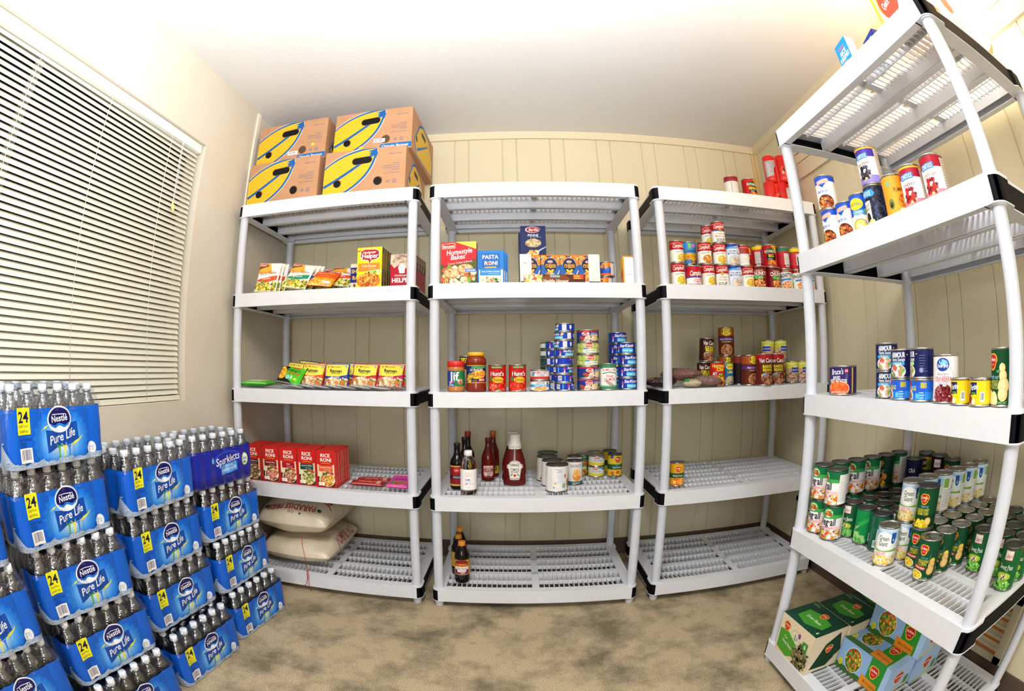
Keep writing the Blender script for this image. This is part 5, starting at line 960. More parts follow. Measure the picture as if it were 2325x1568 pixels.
# multi-can packs of vegetables in card sleeves
def a_gb(a, w, h):
    a.rect(-w / 2, 0, w / 2, h, '#e4d5b6'); a.rect(-w / 2, 0, w / 2, .012, '#e8c8a0'); a.ell(-w * .02, h * .62, .034, .030, '#cfd0a8', 24); a.ell(-w * .02, h * .62, .026, .022, '#e2dfc0', 22); a.food(-w * .02, h * .62, .018, .014, ['#a8b07a', '#d8d8b4'], 16, .005, 3)
    a.poly([(-w * .46, h * .10), (-w * .14, h * .02), (w * .05, h * .16), (w * .08, h * .46), (-w * .24, h * .66), (-w * .47, h * .60)], '#4c9a2c'); a.text('Green Beans', -w * .18, h * .34, .013, '#eef4d8', .070, .004, .1, -.12); a.text('Cut', -w * .26, h * .48, .010, '#eef4d8', .03, .002, .1, -.12); delm(a, -w * .30, h * .76, .022)
    a.ell(w * .25, h * .34, .050, .046, '#cfd4cc', 26); a.food(w * .25, h * .30, .046, .044, ['#5f5a34', '#7a7444', '#4a4626', '#8f8856'], 80, .0055, 6, 3.0); a.rect(w * .24, h * .52, w * .38, h * .72, '#3f8f2a'); a.text('6', w * .31, h * .62, .016, '#f2f6e8', .02, .02); a.ell(w * .10, h * .75, .008, .010, '#8a3aa0', 12)
def a_gbtop(a, w, d):
    a.rect(-w / 2, 0, w / 2, d, '#0d3a2a')
    for i in range(9): x = -w * .5 + w * i / 9; a.poly([(x, 0), (x + .010, 0), (0, d * .5)], '#14543a')
    a.poly([(-w * .30, d * .22), (w * .02, d * .12), (w * .36, d * .30), (w * .34, d * .62), (-w * .02, d * .72), (-w * .32, d * .62)], '#3f8f2c'); a.text('Green Beans', .004, d * .42, .015, '#e6f2cc', .090, .004, .1); delm(a, w * .04, d * .72, .020); a.text('6', w * .40, d * .14, .014, '#d8e8c0', .02, .02); a.lines(-w * .46, -w * .2, d * .9, 2, .006, '#8fc07a', .002, 3)
def a_gbside(a, d, h): a.rect(-d / 2, 0, d / 2, h, '#d9cbb0'); a.poly([(-d * .4, h * .1), (d * .1, .01), (d * .45, h * .4), (d * .3, h * .9), (-d * .1, h * .7)], '#173a24'); delm(a, d * .05, h * .55, .018); a.text('6', d * .3, h * .25, .016, '#a8d06a', .02, .02)
make_box('bean_pack', .224, .150, .150, a_gb, '#2a3f2c', a_gbside, a_gbtop)
def a_mix(a, w, h):
    a.rect(-w / 2, 0, w / 2, h, '#8fb6e2'); a.rect(-w / 2, 0, w / 2, h * .18, '#3f6a34'); a.rect(w * .10, 0, w * .40, h, '#2f8f2c'); a.rect(w * .40, 0, w / 2, h, '#a9cbee'); a.poly([(w * .02, h * .02), (w * .36, h * .02), (w * .36, h * .28), (w * .02, h * .34)], '#e08a24'); a.text('Mixed Vegetables', w * .22, h * .17, .0085, '#8a3a10', w * .26, .004, 0, -.04)
    delm(a, w * .22, h * .62, .027); a.ell(-w * .20, h * .52, .048, .046, '#dfe8ea', 28); a.ell(-w * .20, h * .52, .045, .043, '#4f6a2a', 28); a.food(-w * .20, h * .52, .042, .040, ['#6f9a34', '#e8852a', '#e6d23c', '#8fb848', '#d8442a', '#4c7a24'], 130, .0048, 6, 1.2); a.ell(-w * .42, h * .25, .012, .013, '#e2d92c', 18); a.lines(-w * .46, -w * .38, h * .27, 3, .005, '#5a6a1c', .0014, 3)
def a_mixside(a, d, h): a.rect(-d / 2, 0, d / 2, h, '#a6c2e6'); a.poly([(-d * .5, 0), (d * .5, 0), (d * .5, h * .2), (-d * .5, h * .12)], '#b8c4a8'); delm(a, -d * .05, h * .52, .026); a.rect(d * .25, h * .12, d * .42, h * .4, '#5a8a44')
make_box('mix_pack', .286, .140, .114, a_mix, '#8fb6e2', a_mixside, lambda a, w, d: a_mix(a, w, d))
# ------------------------------------------------------------------ banana cartons (telescoping lid over base)
def a_ban(lid=True, sticker=None, tab=None):
    def f(a, w, h):
        def arc(x0, y0, x1, y1, sag, n=12): return [(x0 + (x1 - x0) * i / n - sag * (y1 - y0) * 4 * (i / n) * (1 - i / n) * .9, y0 + (y1 - y0) * i / n + sag * (x1 - x0) * 4 * (i / n) * (1 - i / n) * .55) for i in range(n + 1)]
        tip = (.052, h * .985); up = arc(-w / 2, h * .60, tip[0], tip[1], .15); lo = arc(-w * .34, 0.0, tip[0], tip[1], -.20)
        pts = [(-w / 2, 0)] + lo + up[::-1]
        def off(k): return [(-w / 2, 0)] + [(x + k, y - k * .6) for x, y in lo] + [(x, min(h - .0005, y + k)) for x, y in up[::-1]]
        a.poly([(max(-w / 2, min(x, w / 2)), max(0, y)) for x, y in off(.0125)], '#d8cdbb'); a.poly([(max(-w / 2, x), max(0, y)) for x, y in off(.0095)], '#17589a'); a.poly(pts, '#d2aa26')
        q = arc(-w / 2, h * .24, tip[0] - .01, tip[1] - .02, -.04); a.poly(q + [(x + .005, y - .0125) for x, y in q[::-1]], '#17589a')
        a.poly([(tip[0] + .004, tip[1]), (tip[0] - .040, h * .93), (tip[0] - .020, h * .92), (tip[0] - .034, h * .87), (tip[0] - .018, h * .86), (tip[0] - .024, h * .79), (tip[0] - .004, h * .83), (tip[0] + .004, h * .76), (tip[0] + .012, h * .88)], '#17589a')
        def painted_slot(cx, cy, lx, ly, rot=.05): a.rrect(cx - lx - .002, cy - ly - .0015, cx + lx + .001, cy + ly + .003, ly, '#7a5238', rot); a.rrect(cx - lx, cy - ly, cx + lx, cy + ly, ly * .98, '#070504', rot)  # hand hole is painted: brown rim, near-black fill for the shaded inside
        painted_slot(-.012, h * .735, .048, .0165, .07); a.ell(-.128, h * .272, .0195, .0200, '#7a5238', 24); a.ell(-.130, h * .266, .0178, .0182, '#070504', 24)
        a.ell(.071, h * .262, .0215, .0225, '#6b4630', 24); a.ell(.0695, h * .257, .0192, .0202, '#0b0705' if sticker is None else '#57402c', 24)  # round holes painted likewise, rim and dark interior in flat colour
        x = w * .40; a.text('PRODUCT OF ECUADOR', x - .01, h * .84, .0062, '#3c6490', .060, .0)
        for i, s in enumerate(('BANANAS', 'PRODUCE OF ECUADOR SOLD BY WEIGHT', 'CHIQUITA BRANDS NORTH AMERICA', 'CINCINNATI', 'NET WT 40 LB 18.14 KG')): a.text(s, x + .012, h * (.62 - .045 * i - (.03 if i > 3 else 0)), .0050, '#3c6490', .078, .0, 0, 0, None, 'r')
        cx, cy = .119, h * .235
        for i in range(3): q = 2 * PI * i / 3 + .5; a.poly([(cx + .009 * math.cos(q), cy + .009 * math.sin(q)), (cx + .009 * math.cos(q + 1.3), cy + .009 * math.sin(q + 1.3)), (cx + .005 * math.cos(q + 1.3), cy + .005 * math.sin(q + 1.3)), (cx + .005 * math.cos(q), cy + .005 * math.sin(q))], '#2a5f94')
        a.ell(cx + .031, cy, .0105, .0105, '#2a5f94', 20); a.ell(cx + .031, cy, .009, .009, '#b0835f', 20); a.text('E', cx + .031, cy, .010, '#2a5f94', .01, .0)
        if lid: a.rrect(w * .11, h * .03, w * .499, h * .145, .010, '#1a63a8'); a.rect(w * .42, h * .03, w * .5, h * .145, '#1a63a8'); a.text('Chiquita Bananas', w * .30, h * .088, .0140, '#e8dcc4', w * .33, .010, .12)
        else: a.rect(w * .08, 0, w * .5, .006, '#1a63a8')
        if sticker: a.bars(sticker[0], sticker[1], sticker[0] + .058, sticker[1] + .020, '#555560', '#f2f2f0', 5)
        else: a.rect(w * .02, h * .12, w * .15, h * .121, '#8f6448'); a.rect(w * .02, h * .20, w * .15, h * .201, '#8f6448')
        if tab: a.rrect(tab[0], tab[1], tab[0] + .016, tab[1] + .014, .001, '#f0e21c', tab[2])
    return f
def a_banside(a, d, h):
    a.poly([(-d * .40, h * .3), (-d * .2, h * .85), (-d * .05, h * .97), (d * .25, h * .9), (d * .45, h * .5), (d * .45, h * .1), (-d * .3, h * .02)], '#1a63a8'); a.poly([(-d * .37, h * .32), (-d * .18, h * .80), (-d * .04, h * .92), (d * .23, h * .86), (d * .43, h * .48), (d * .43, h * .12), (-d * .28, h * .05)], '#d2aa26'); a.poly([(-d * .28, h * .2), (d * .2, h * .7), (d * .2, h * .66), (-d * .26, h * .14)], '#1a63a8')
    a.rrect(-.05, h * .68, .05, h * .79, .012, '#070504'); a.ell(-d * .30, h * .4, .016, .017, '#070504', 20)  # side hand holes painted as dark shapes for their shaded inside
BW, BD, BH = .400, .500, .236
def banana(key, **k):
    make_box(key, BW, BD, BH, a_ban(**k), M_CARD, a_banside, lambda a, w, d: (a.rect(-w * .49, .004, w * .49, d - .004, '#b0835f'), a.rrect(-.10, d * .30, .10, d * .70, .02, '#120b07')), part='corrugated_box')  # lid opening painted near-black to stand for the shaded interior
banana('ban_tl', sticker=(-.012, .040), tab=(.120, .078, .02)); banana('ban_tr', sticker=(.010, .046), tab=(-.060, .020, .2)); banana('ban_bl', lid=False); banana('ban_br', lid=False)
BG = 'banana cartons on top of the shelving'
Z5, Z4, Z3, Z2, Z1 = [z + .0009 for z in TZ[::-1]]
put('ban_bl', 'banana_box', 'brown and yellow banana carton, lower of the pair against the window wall', 'cardboard box', (-1.112, 2.045, Z5), R0(-.5), BG)
put('ban_br', 'banana_box', 'brown and yellow banana carton, lower of the pair by the shelf end', 'cardboard box', (-.681, 2.045, Z5), R0(.5), BG)
put('ban_tl', 'banana_box', 'banana carton with barcode label and yellow sticker under its printed text, topmost by the wall', 'cardboard box', (-1.108, 2.085, Z5 + BH + .001), R0(-.5), BG)
put('ban_tr', 'banana_box', 'banana carton with yellow sticker low on the banana drawing, topmost by the shelf end', 'cardboard box', (-.666, 2.085, Z5 + BH + .001), R0(-2), BG)

# ------------------------------------------------------------------ first unit, fourth shelf: side-dish packets and dinner boxes
def a_side(col, kind, sub='Chicken'):
    def f(a, w, h):
        a.rect(-w * .5, h * .62, w * .5, h, '#e8a83a' if kind == 'Rice' else '#c8dff2'); a.poly([(w * .0, h), (w * .5, h), (w * .5, h * .5), (w * .2, h * .62)], '#f0ece0'); a.poly([(-w * .5, h * .84), (-w * .05, h * .92), (-w * .05, h * .86), (-w * .5, h * .76)], '#1d5c34'); a.rrect(-w * .46, h * .85, -w * .12, h * .97, .003, '#c8202c', .06); a.text('Knorr', -w * .29, h * .91, .0095, '#fff', w * .28, .016, .2, .06)
        a.text(kind + ' Sides', .0, h * .63, .0165, '#8a2a14', w * .86, .004, .25, .10); a.poly([(-w * .44, h * .40), (w * .46, h * .56), (w * .44, h * .40), (0, h * .30), (-w * .46, h * .34)], col); a.text(sub, -.002, h * .44, .0105, '#f8f0e0', w * .5, .006, .2, .12)
        a.food(0, h * .16, w * .46, h * .15, ['#e8c23c', '#f2d868', '#b3942a', '#5f8a2c', '#c8d84a', '#7a5a20'], 110, .0048, 5, 1.8, 'r')
    return f
make_pouch('side_orange', .125, .150, .020, a_side('#d8502a', 'Rice', 'Chicken'), '#f2efe8'); make_pouch('side_green', .125, .150, .020, a_side('#1f8a6a', 'Rice', 'Broccoli'), '#ece6d8', seed=4); make_pouch('side_blue', .125, .150, .020, a_side('#2a6cc0', 'Pasta', 'Alfredo'), '#dfe6f0', seed=7)
make_pouch('side_chedd', .125, .150, .020, lambda a, w, h: (a.rect(-w * .5, h * .5, w * .5, h, '#e8541c'), a.rect(-w * .5, 0, w * .5, h * .5, '#e8861c'), a.text('Mexican Rice', 0, h * .78, .014, '#f8d8a0', w * .7, .004, .2), a.text('con queso', 0, h * .60, .009, '#c8d84a', w * .5, .006), a.food(0, h * .2, w * .45, h * .2, ['#f0b83a', '#e8902a', '#f8d868'], 80, .005, 3, 1.5, 'r'), a.rect(w * .1, h * .12, w * .4, h * .26, '#dfe4ea')), '#e8701c', seed=9)
PK = 'side-dish packets on the fourth shelf'
def lean(key, label, x, y, z, back, rz=0, side=0, nm='rice_packet', cat='food packet', g=PK):
    return put(key, nm, label, cat, (x, y, z + .0125 * math.sin(R0(back)) + .04 * abs(math.sin(R0(side)))), 0, g, rot=(R0(-back), R0(side), R0(rz)))
lean('side_orange', 'orange rice-side packet standing at the very front beside the corner post', -1.158, 2.045, Z4 + .001, 14, 0, 4)
lean('side_orange', 'orange rice-side packet just behind and above the foremost one', -1.152, 2.075, Z4 + .004, 14, 0, 2)
lean('side_orange', 'third orange rice-side packet, only its upper edge showing', -1.140, 2.106, Z4 + .006, 14, 0, 0)
lean('side_blue', 'blue pasta-side packet squeezed beside the orange packets', -1.066, 2.200, Z4 + .004, 13, 2, 3)
lean('side_green', 'green-banded broccoli rice packet slumped forward', -.995, 2.030, Z4 + .001, 33, 0, 9)
lean('side_blue', 'blue pasta-side packet upright behind the broccoli packet', -.985, 2.082, Z4 + .004, 30, 0, 6)
lean('side_green', 'broccoli rice packet at the back of its row', -.978, 2.132, Z4 + .006, 27, 0, 4)
lean('side_chedd', 'bright orange cheese rice packet lying almost flat at the front', -.865, 2.022, Z4 + .002, 56, 2, 7)
lean('side_blue', 'blue pasta-side packet behind the flat orange one', -.862, 2.135, Z4 + .004, 40, 0, 5)
lean('side_orange', 'rice-side packet with red logo leaning on the flat orange one', -.806, 2.100, Z4 + .012, 46, 2, 9)
lean('side_blue', 'blue and silver packet standing tallest beside the breading box', -.806, 2.205, Z4 + .004, 32, 0, 6)
lean('side_blue', 'silver-backed packet edge nearest the breading box', -.790, 2.262, Z4 + .004, 22, 0, 4)
put('shake_box', 'breading_box', 'cream and blue breading mix box half hidden by the yellow dinner box', 'food box', (-.697, 2.10, Z4), R0(-3))
put('hamburger_box', 'dinner_kit_box', 'yellow chili cheese dinner kit box, foremost', 'food box', (-.622, 2.020, Z4), R0(-1), 'dinner kit boxes')
for i, s in enumerate(('second', 'third', 'fourth', 'fifth')):
    put('hamburger_box', 'dinner_kit_box', '%s yellow dinner kit box in the row going back behind the foremost' % s, 'food box', (-.621 + .001 * i, 2.057 + .0363 * i, Z4), 0, 'dinner kit boxes')
for i, s in enumerate(('foremost', 'second', 'third', 'fourth', 'fifth')):
    put('helper_box', 'noodle_kit_box', 'dark red dinner kit box, %s in the row behind the post' % s, 'food box', (-.484 + .003 * i, 2.062 + .0403 * i, Z4), R0(-2), 'dark red dinner kit boxes')
# ------------------------------------------------------------------ first unit, third shelf: instant noodles
def a_ram(col, word):
    def f(a, w, h):
        a.rect(-w * .5, h * .42, w * .5, h, '#e9db4c'); a.rect(-w * .5, 0, -w * .46, h, col); a.rect(w * .46, 0, w * .5, h, col); a.rect(-w * .5, h * .95, w * .5, h, col); a.text('Maruchan', -.004, h * .84, .0085, '#8a2a1c', w * .5, .006, .15); a.ell(-w * .33, h * .84, .005, .005, '#c8843a', 12)
        a.text('Ramen', .0, h * .66, .0155, '#15151a', w * .56, .03); a.text('Noodle Soup', .0, h * .55, .0058, '#15151a', w * .5, .012); a.poly([(-w * .46, h * .46), (0, h * .38), (w * .46, h * .52), (w * .46, h * .44), (0, h * .28), (-w * .46, h * .36)], col); a.text(word, .0, h * .375, .009, '#f4f2ee', w * .42, .014, .1, .05)
        a.rect(-w * .46, 0, w * .46, h * .30, '#c8a87c'); a.food(0, h * .18, w * .44, h * .14, ['#e8d2a4', '#b3764a', '#f0e2bc', '#d8905c', '#9a5a34'], 80, .0052, 5, 2.0, 'r'); a.food(w * .30, h * .2, w * .1, h * .1, ['#4f8a3a', '#e8702a'], 8, .006, 3); a.poly([(w * .34, h * .86), (w * .40, h * .94), (w * .44, h * .80)], '#8fa8a8')
    return f
for k, (c, wd) in {'ram_blue': ('#1a3a9c', 'Oriental'), 'ram_red': ('#b3202a', 'Beef'), 'ram_pink': ('#c81f5c', 'Shrimp'), 'ram_orange': ('#d8441c', 'Chicken'), 'ram_black': ('#2a1c1c', 'Chili')}.items():
    make_pouch(k, .122, .108, .032, a_ram(c, wd), c, seed=len(k) + 3)
make_pouch('pancit', .130, .100, .034, lambda a, w, h: (a.rect(-w / 2, 0, w / 2, h, '#46b81f'), a.poly([(-w * .5, 0), (w * .3, 0), (-.02, h * .3), (-.022, h * .7), (-w * .1, h), (-w * .5, h)], '#15170f'), a.ell(-w * .36, h * .55, .024, .038, '#e2a82c', 22, .4), a.food(-w * .36, h * .55, .018, .030, ['#f0c23c', '#d8621c', '#e8902a'], 40, .005, 4, 1.8), a.rrect(w * .02, h * .84, w * .32, h * .92, .002, '#c82a24'), a.text('PANCIT', .018, h * .70, .013, '#1a3a14', w * .5, .02, 0, -.06), a.text('CANTON', .018, h * .55, .013, '#c83a1c', w * .5, .02, 0, -.06), a.ell(-.006, h * .32, .011, .011, '#8fc8d8', 16), a.rect(.010, h * .24, .020, h * .42, '#e8ece8'), a.ell(.036, h * .26, .009, .007, '#d8d82c', 14)), '#3fae1c', seed=5)
make_pouch('pancit_flat', .185, .110, .030, lambda a, w, h: (a.rect(-w * .48, h * .05, w * .48, h * .95, '#4ec022'), a.rrect(-w * .30, h * .2, w * .32, h * .8, .01, '#c8d89a'), a.text('pancit', 0, h * .5, .02, '#f0f8e8', w * .4, .01)), '#43b41e', seed=6)
RG = 'instant noodle packets on the third shelf'
nd = lambda *a: lean(*a, nm='noodle_packet', cat='noodle packet', g=RG)
put('pancit_flat', 'noodle_packet', 'green noodle packet lying flat near the corner post', 'noodle packet', (-1.245, 2.075, Z3 + .017), 0, RG, rot=(R0(-88), 0, R0(-3)))
nd('pancit', 'green and black noodle packet with round noodle picture, leaning at the front', -1.022, 2.035, Z3 + .006, 38, -3, 8)
nd('ram_black', 'yellow noodle packet with dark edge just above the green and black one', -1.035, 2.135, Z3 + .010, 24, -4, 6)
nd('ram_black', 'yellow noodle packet with dark edge in the back of the heap', -1.005, 2.225, Z3 + .016, 12, -4, 6)
nd('ram_orange', 'orange-edged chicken noodle packet, foremost of its kind', -.925, 2.085, Z3 + .006, 26, 0, 4)
nd('ram_orange', 'orange-edged chicken noodle packet, behind the foremost', -.930, 2.150, Z3 + .010, 18, 0, 0)
nd('ram_orange', 'orange-edged noodle packet at the back beside the blue-edged row', -.880, 2.215, Z3 + .012, 14, 4, 0)
nd('ram_blue', 'blue-edged oriental noodle packet facing the room', -.797, 2.085, Z3 + .006, 16, 0, 1)
nd('ram_blue', 'blue-edged noodle packet behind the facing one', -.785, 2.150, Z3 + .010, 12, 0, 1)
nd('ram_red', 'red-edged beef noodle packet, foremost in its row', -.665, 2.085, Z3 + .006, 22, 0, 3)
nd('ram_red', 'red-edged beef noodle packet in the back row', -.655, 2.150, Z3 + .008, 14, 0, 1)
nd('ram_pink', 'pink-edged shrimp noodle packet, foremost in its row', -.545, 2.085, Z3 + .006, 24, 0, 3)
nd('ram_pink', 'pink-edged shrimp noodle packet behind, next to the post', -.525, 2.150, Z3 + .008, 15, 0, 1)
make_pouch('foil', .080, .100, .008, lambda a, w, h: (a.rect(-w * .4, h * .1, w * .4, h * .9, '#c9ccd2'), a.food(0, h * .5, w * .3, h * .3, ['#b3303a', '#26365c'], 8, .004, 3), a.lines(-w * .3, w * .3, h * .7, 5, .01, '#3a4a6c', .0016, 3)), '#b8bcc4', seed=8)
for i in range(7):
    put('foil', 'seasoning_sachet', 'silver seasoning sachet lying flat along the shelf front, %s from the window side' % ('first', 'second', 'third', 'fourth', 'fifth', 'sixth', 'seventh')[i], 'sachet', (-.925 + .064 * i, 2.030, Z3 + .006 + .0012 * (i % 2)), 0, 'seasoning sachets', rot=(R0(-84), R0(4), R0(68 + 6 * (i % 3))))
# ------------------------------------------------------------------ first unit, second shelf: red rice boxes and sweets
FL = ('mushroom rice', 'spanish rice', 'beef rice', 'wild rice', 'four cheese rice')
CX = ((-1.235, 2.045), (-1.133, 2.045), (-1.034, 2.042), (-.936, 2.040), (-.836, 2.030))
for c in range(5):
    n = 5 if c < 4 else 6
    for r in range(n):
        put('rice%d' % c, 'rice_mix_box', 'red %s box, %s of its row' % (FL[c], ('foremost', 'second', 'third', 'fourth', 'fifth', 'last')[r]), 'food box', (CX[c][0] + .0014 * (r % 3), CX[c][1] + .0315 * r, Z2), R0((.5, .8, -.3, .6, .4, 0)[r] + (0, 0, 0, 0, 3)[c] * (r == 0)), 'red boxes of rice mix')
make_pouch('red_candy', .165, .062, .016, lambda a, w, h: (a.rect(-w * .44, h * .08, w * .44, h * .92, '#a8181c'), a.text('Hershey\'s', 0, h * .5, .016, '#e8c0a8', w * .5, .01, .2), a.rect(w * .28, h * .2, w * .4, h * .8, '#d8a08a')), '#9c161a', seed=3, rough=.2)
make_pouch('pink_candy', .105, .150, .018, lambda a, w, h: (a.rect(-w * .46, h * .05, w * .46, h * .95, '#d83a9a'), a.rect(-w * .46, h * .82, w * .46, h * .90, '#f0c8e0'), a.text('Skittles', 0, h * .52, .020, '#5a2a8c', w * .7, .02, .15), a.food(0, h * .25, w * .4, h * .08, ['#8a2a4c', '#c85a2a', '#5a8a2a'], 16, .007, 3), a.rect(-w * .46, h * .06, w * .46, h * .12, '#e86ab4')), '#d42f92', seed=2, rough=.2)
put('red_candy', 'candy_packet', 'red chocolate packet lying flat, nearer the shelf front', 'sweets', (-.668, 2.085, Z2 + .011), 0, 'red chocolate packets', rot=(R0(-84), 0, R0(-2)))
put('red_candy', 'candy_packet', 'red chocolate packet lying flat behind the other red one', 'sweets', (-.652, 2.150, Z2 + .011), 0, 'red chocolate packets', rot=(R0(-84), 0, R0(7)))
put('pink_candy', 'candy_packet', 'pink bag of sweets lying beside the front post', 'sweets', (-.520, 2.065, Z2 + .012), 0, None, rot=(R0(-80), 0, R0(-4)))
# ------------------------------------------------------------------ first unit, lowest shelf: two rice sacks
def sack(name, label, loc, w, d, t, seed, art, sag=.0, group='rice sacks'):
    R = random.Random(seed); m = textured('woven_sack', '#c9bba2', '#dccfb8', 9, 0.25, 60, 0.32, dist=.004, spec=.5)
    def pos(u, v, z, s):
        x, y = (u / w) * 2, (v / d) * 2; e = max(0, 1 - abs(x) ** 2.6) ** .42 * max(0, 1 - abs(y) ** 2.6) ** .42
        hh = t / 2 * e * (1 + .05 * math.sin(7 * x + 3 * y + seed) + .035 * math.sin(13 * y - 5 * x)); hh += z * .9 if s > 0 else 0
        droop = -.16 * t * max(0, abs(y) - .55) * 2
        cs = 1 - .07 * (abs(x) * abs(y)) ** 2
        zz = t * .5 + (hh if s > 0 else -hh * .86) + droop * .4 + (sag * max(0, -y) ** 2 if s > 0 else sag * .5 * max(0, -y) ** 2)
        return (u * cs, v * cs, max(.001, zz))
    b = MB(); b.sheet(lambda i, j: pos((i - .5) * w, (j - .5) * d, 0, 1), 40, 48, m); b.sheet(lambda i, j: pos((.5 - i) * w, (j - .5) * d, 0, -1), 40, 48, m)
    th = thing(name, label, 'sack', loc, 0, group); link('woven_bag', b.mesh('woven_bag'), th)
    a = Art(); a.STEP = .00012; art(a, w, d); link('printed_ink', a.mesh('printed_ink', lambda u, v, z: pos(u, v, z + .0012, 1), grid=(-w / 2, w / 2, 40, -d / 2, d / 2, 48)), th)
    return th
def a_sack1(a, w, d):
    a.text('PARADISE PRIDE', -.01, -.214, .030, '#a83a30', .27, .02, 0, PI + .04); a.text('PURE', .0, -.240, .010, '#a83a30', .06, .01, 0, PI); a.ell(-.15, -.214, .012, .010, '#2f5a4a', 12); a.ell(.145, -.210, .012, .010, '#2f5a4a', 12); a.ell(.05, -.240, .007, .004, '#2f5a4a', 12)
    a.poly([(-.18, -.05), (-.09, -.135), (.04, -.130), (.13, -.09), (.175, -.13), (.165, .04), (.14, .18), (-.12, .2), (-.19, .12)], '#7c1f1f'); a.poly([(-.17, -.04), (-.09, -.122), (.04, -.118), (.12, -.08), (.170, -.118), (.155, .04), (.12, .17), (-.11, .19), (-.18, .12)], '#12201c'); a.text('JASMINE', .10, .03, .022, '#b3443a', .10, .02, 0, -1.1)
    a.text('JASMINE RICE', w * .40, -.02, .032, '#a83a30', .34, .02, 0, PI / 2)
sk2 = sack('rice_sack', 'lower cream rice sack lying on the lowest shelf', (-1.060, 2.310, Z1 + .002), .40, .52, .15, 2, lambda a, w, d: a.text('JASMINE RICE', w * .455, .02, .030, '#a8504a', .34, .01, 0, PI / 2))
sk1 = sack('rice_sack', 'upper cream rice sack printed with red upside-down lettering', (-1.058, 2.312, Z1 + .150), .40, .53, .205, 5, a_sack1, -.01)
R = random.Random(4)
def strand(pts, r=.0013): return MB().tube(pts, r, M('#a81c24', 0.6), 6)
link('tie_string', strand([(.060, -.262, .045), (.075, -.290, -.02), (.095, -.315, -.075), (.104, -.3225, -.125), (.106, -.3235, -.170)]).mesh('tie_string'), sk1)
link('tie_string', strand([(.100, -.321, .025), (.100, -.322, -.01), (.092, -.324, -.05), (.060, -.326, -.078), (.018, -.327, -.088)]).tube([(.102, -.321, .028), (.102, -.323, -.02), (.106, -.325, -.06), (.114, -.326, -.088)], .0013, M('#a81c24', 0.6), 6).mesh('tie_string'), sk2)

# ------------------------------------------------------------------ middle unit
put('banquet_box', 'meal_kit_box', 'tall red homestyle meal box beside the corner post', 'food box', (-.2335, 2.030, Z4), R0(-1))
for i, s in enumerate(('foremost', 'second', 'third')): put('pasta_roni', 'pasta_mix_box', 'blue pasta mix box, %s of three' % s, 'food box', (-.101 + .008 * i, 2.052 + .034 * i, Z4), R0(-.5), 'blue pasta mix boxes')
put('penne_box', 'penne_box', 'tall navy penne box, facing front on the stacked carton tray', 'food box', (.088, 2.205, Z4 + .055), 0, 'navy penne boxes'); PR['penne_lo'] = PR['penne_box']
put('penne_box', 'penne_box', 'navy penne box behind the facing one', 'food box', (.080, 2.266, Z4 + .038), R0(2), 'navy penne boxes')
MC = 'macaroni boxes in the white tray'
for i, x in enumerate((.0715, .1565, .2400, .3235)):
    put('mac_box', 'macaroni_box', 'orange and blue macaroni box, %s' % ('behind the white cutout by the red box side', 'second in the white tray', 'third in the white tray', 'last in the white tray')[i], 'food box', (x, 2.112, Z4 + .002), 0, MC)
t = thing('display_tray', 'white cut-open display tray holding four macaroni boxes', 'carton tray', (.198, 2.095, Z4)); mw = M('#e6e3de', 0.6); x0, x1 = -.175, .175
b = MB(); b.box(x0, 0, 0, x1, .060, .0015, mw); b.box(x0, 0, 0, x0 + .002, .060, .140, mw); b.box(x1 - .002, 0, 0, x1, .060, .140, mw); b.box(x0, .058, 0, x1, .060, .05, mw); b.box(x0, .003, 0, x1, .005, .022, mw)
b.box(x0, .003, 0, x0 + .050, .005, .143, mw); b.box(x1 - .050, .003, 0, x1, .005, .143, mw); link('tray_walls', b.mesh('tray_walls'), t)
a = Art(); a.ell(-.152, .103, .012, .003, '#b9b2aa', 14, .1); link('torn_print', a.mesh('torn_print', lambda u, v, z: (u, .0029 - z, v)), t)
b = MB(); put('pasta_flat', 'spaghetti_box', 'brown healthy pasta box lying in front of the macaroni', 'food box', (.166, 2.012, Z4), R0(.5))
put('cheese_cup', 'macaroni_cup', 'orange and blue macaroni cup at the base of the small pile', 'food cup', (.405, 2.155, Z4), .1, 'macaroni cups')
put('cheese_cup2', 'macaroni_cup', 'orange and blue macaroni cup stacked on another', 'food cup', (.412, 2.150, Z4 + .0495), .2, 'macaroni cups')
put('cheese_cup2', 'macaroni_cup', 'macaroni cup standing behind the small pile', 'food cup', (.365, 2.235, Z4), .4, 'macaroni cups')
put('meal_box', 'meal_box', 'orange-edged box with its white facts panel toward the room', 'food box', (.495, 2.045, Z4), R0(-4))
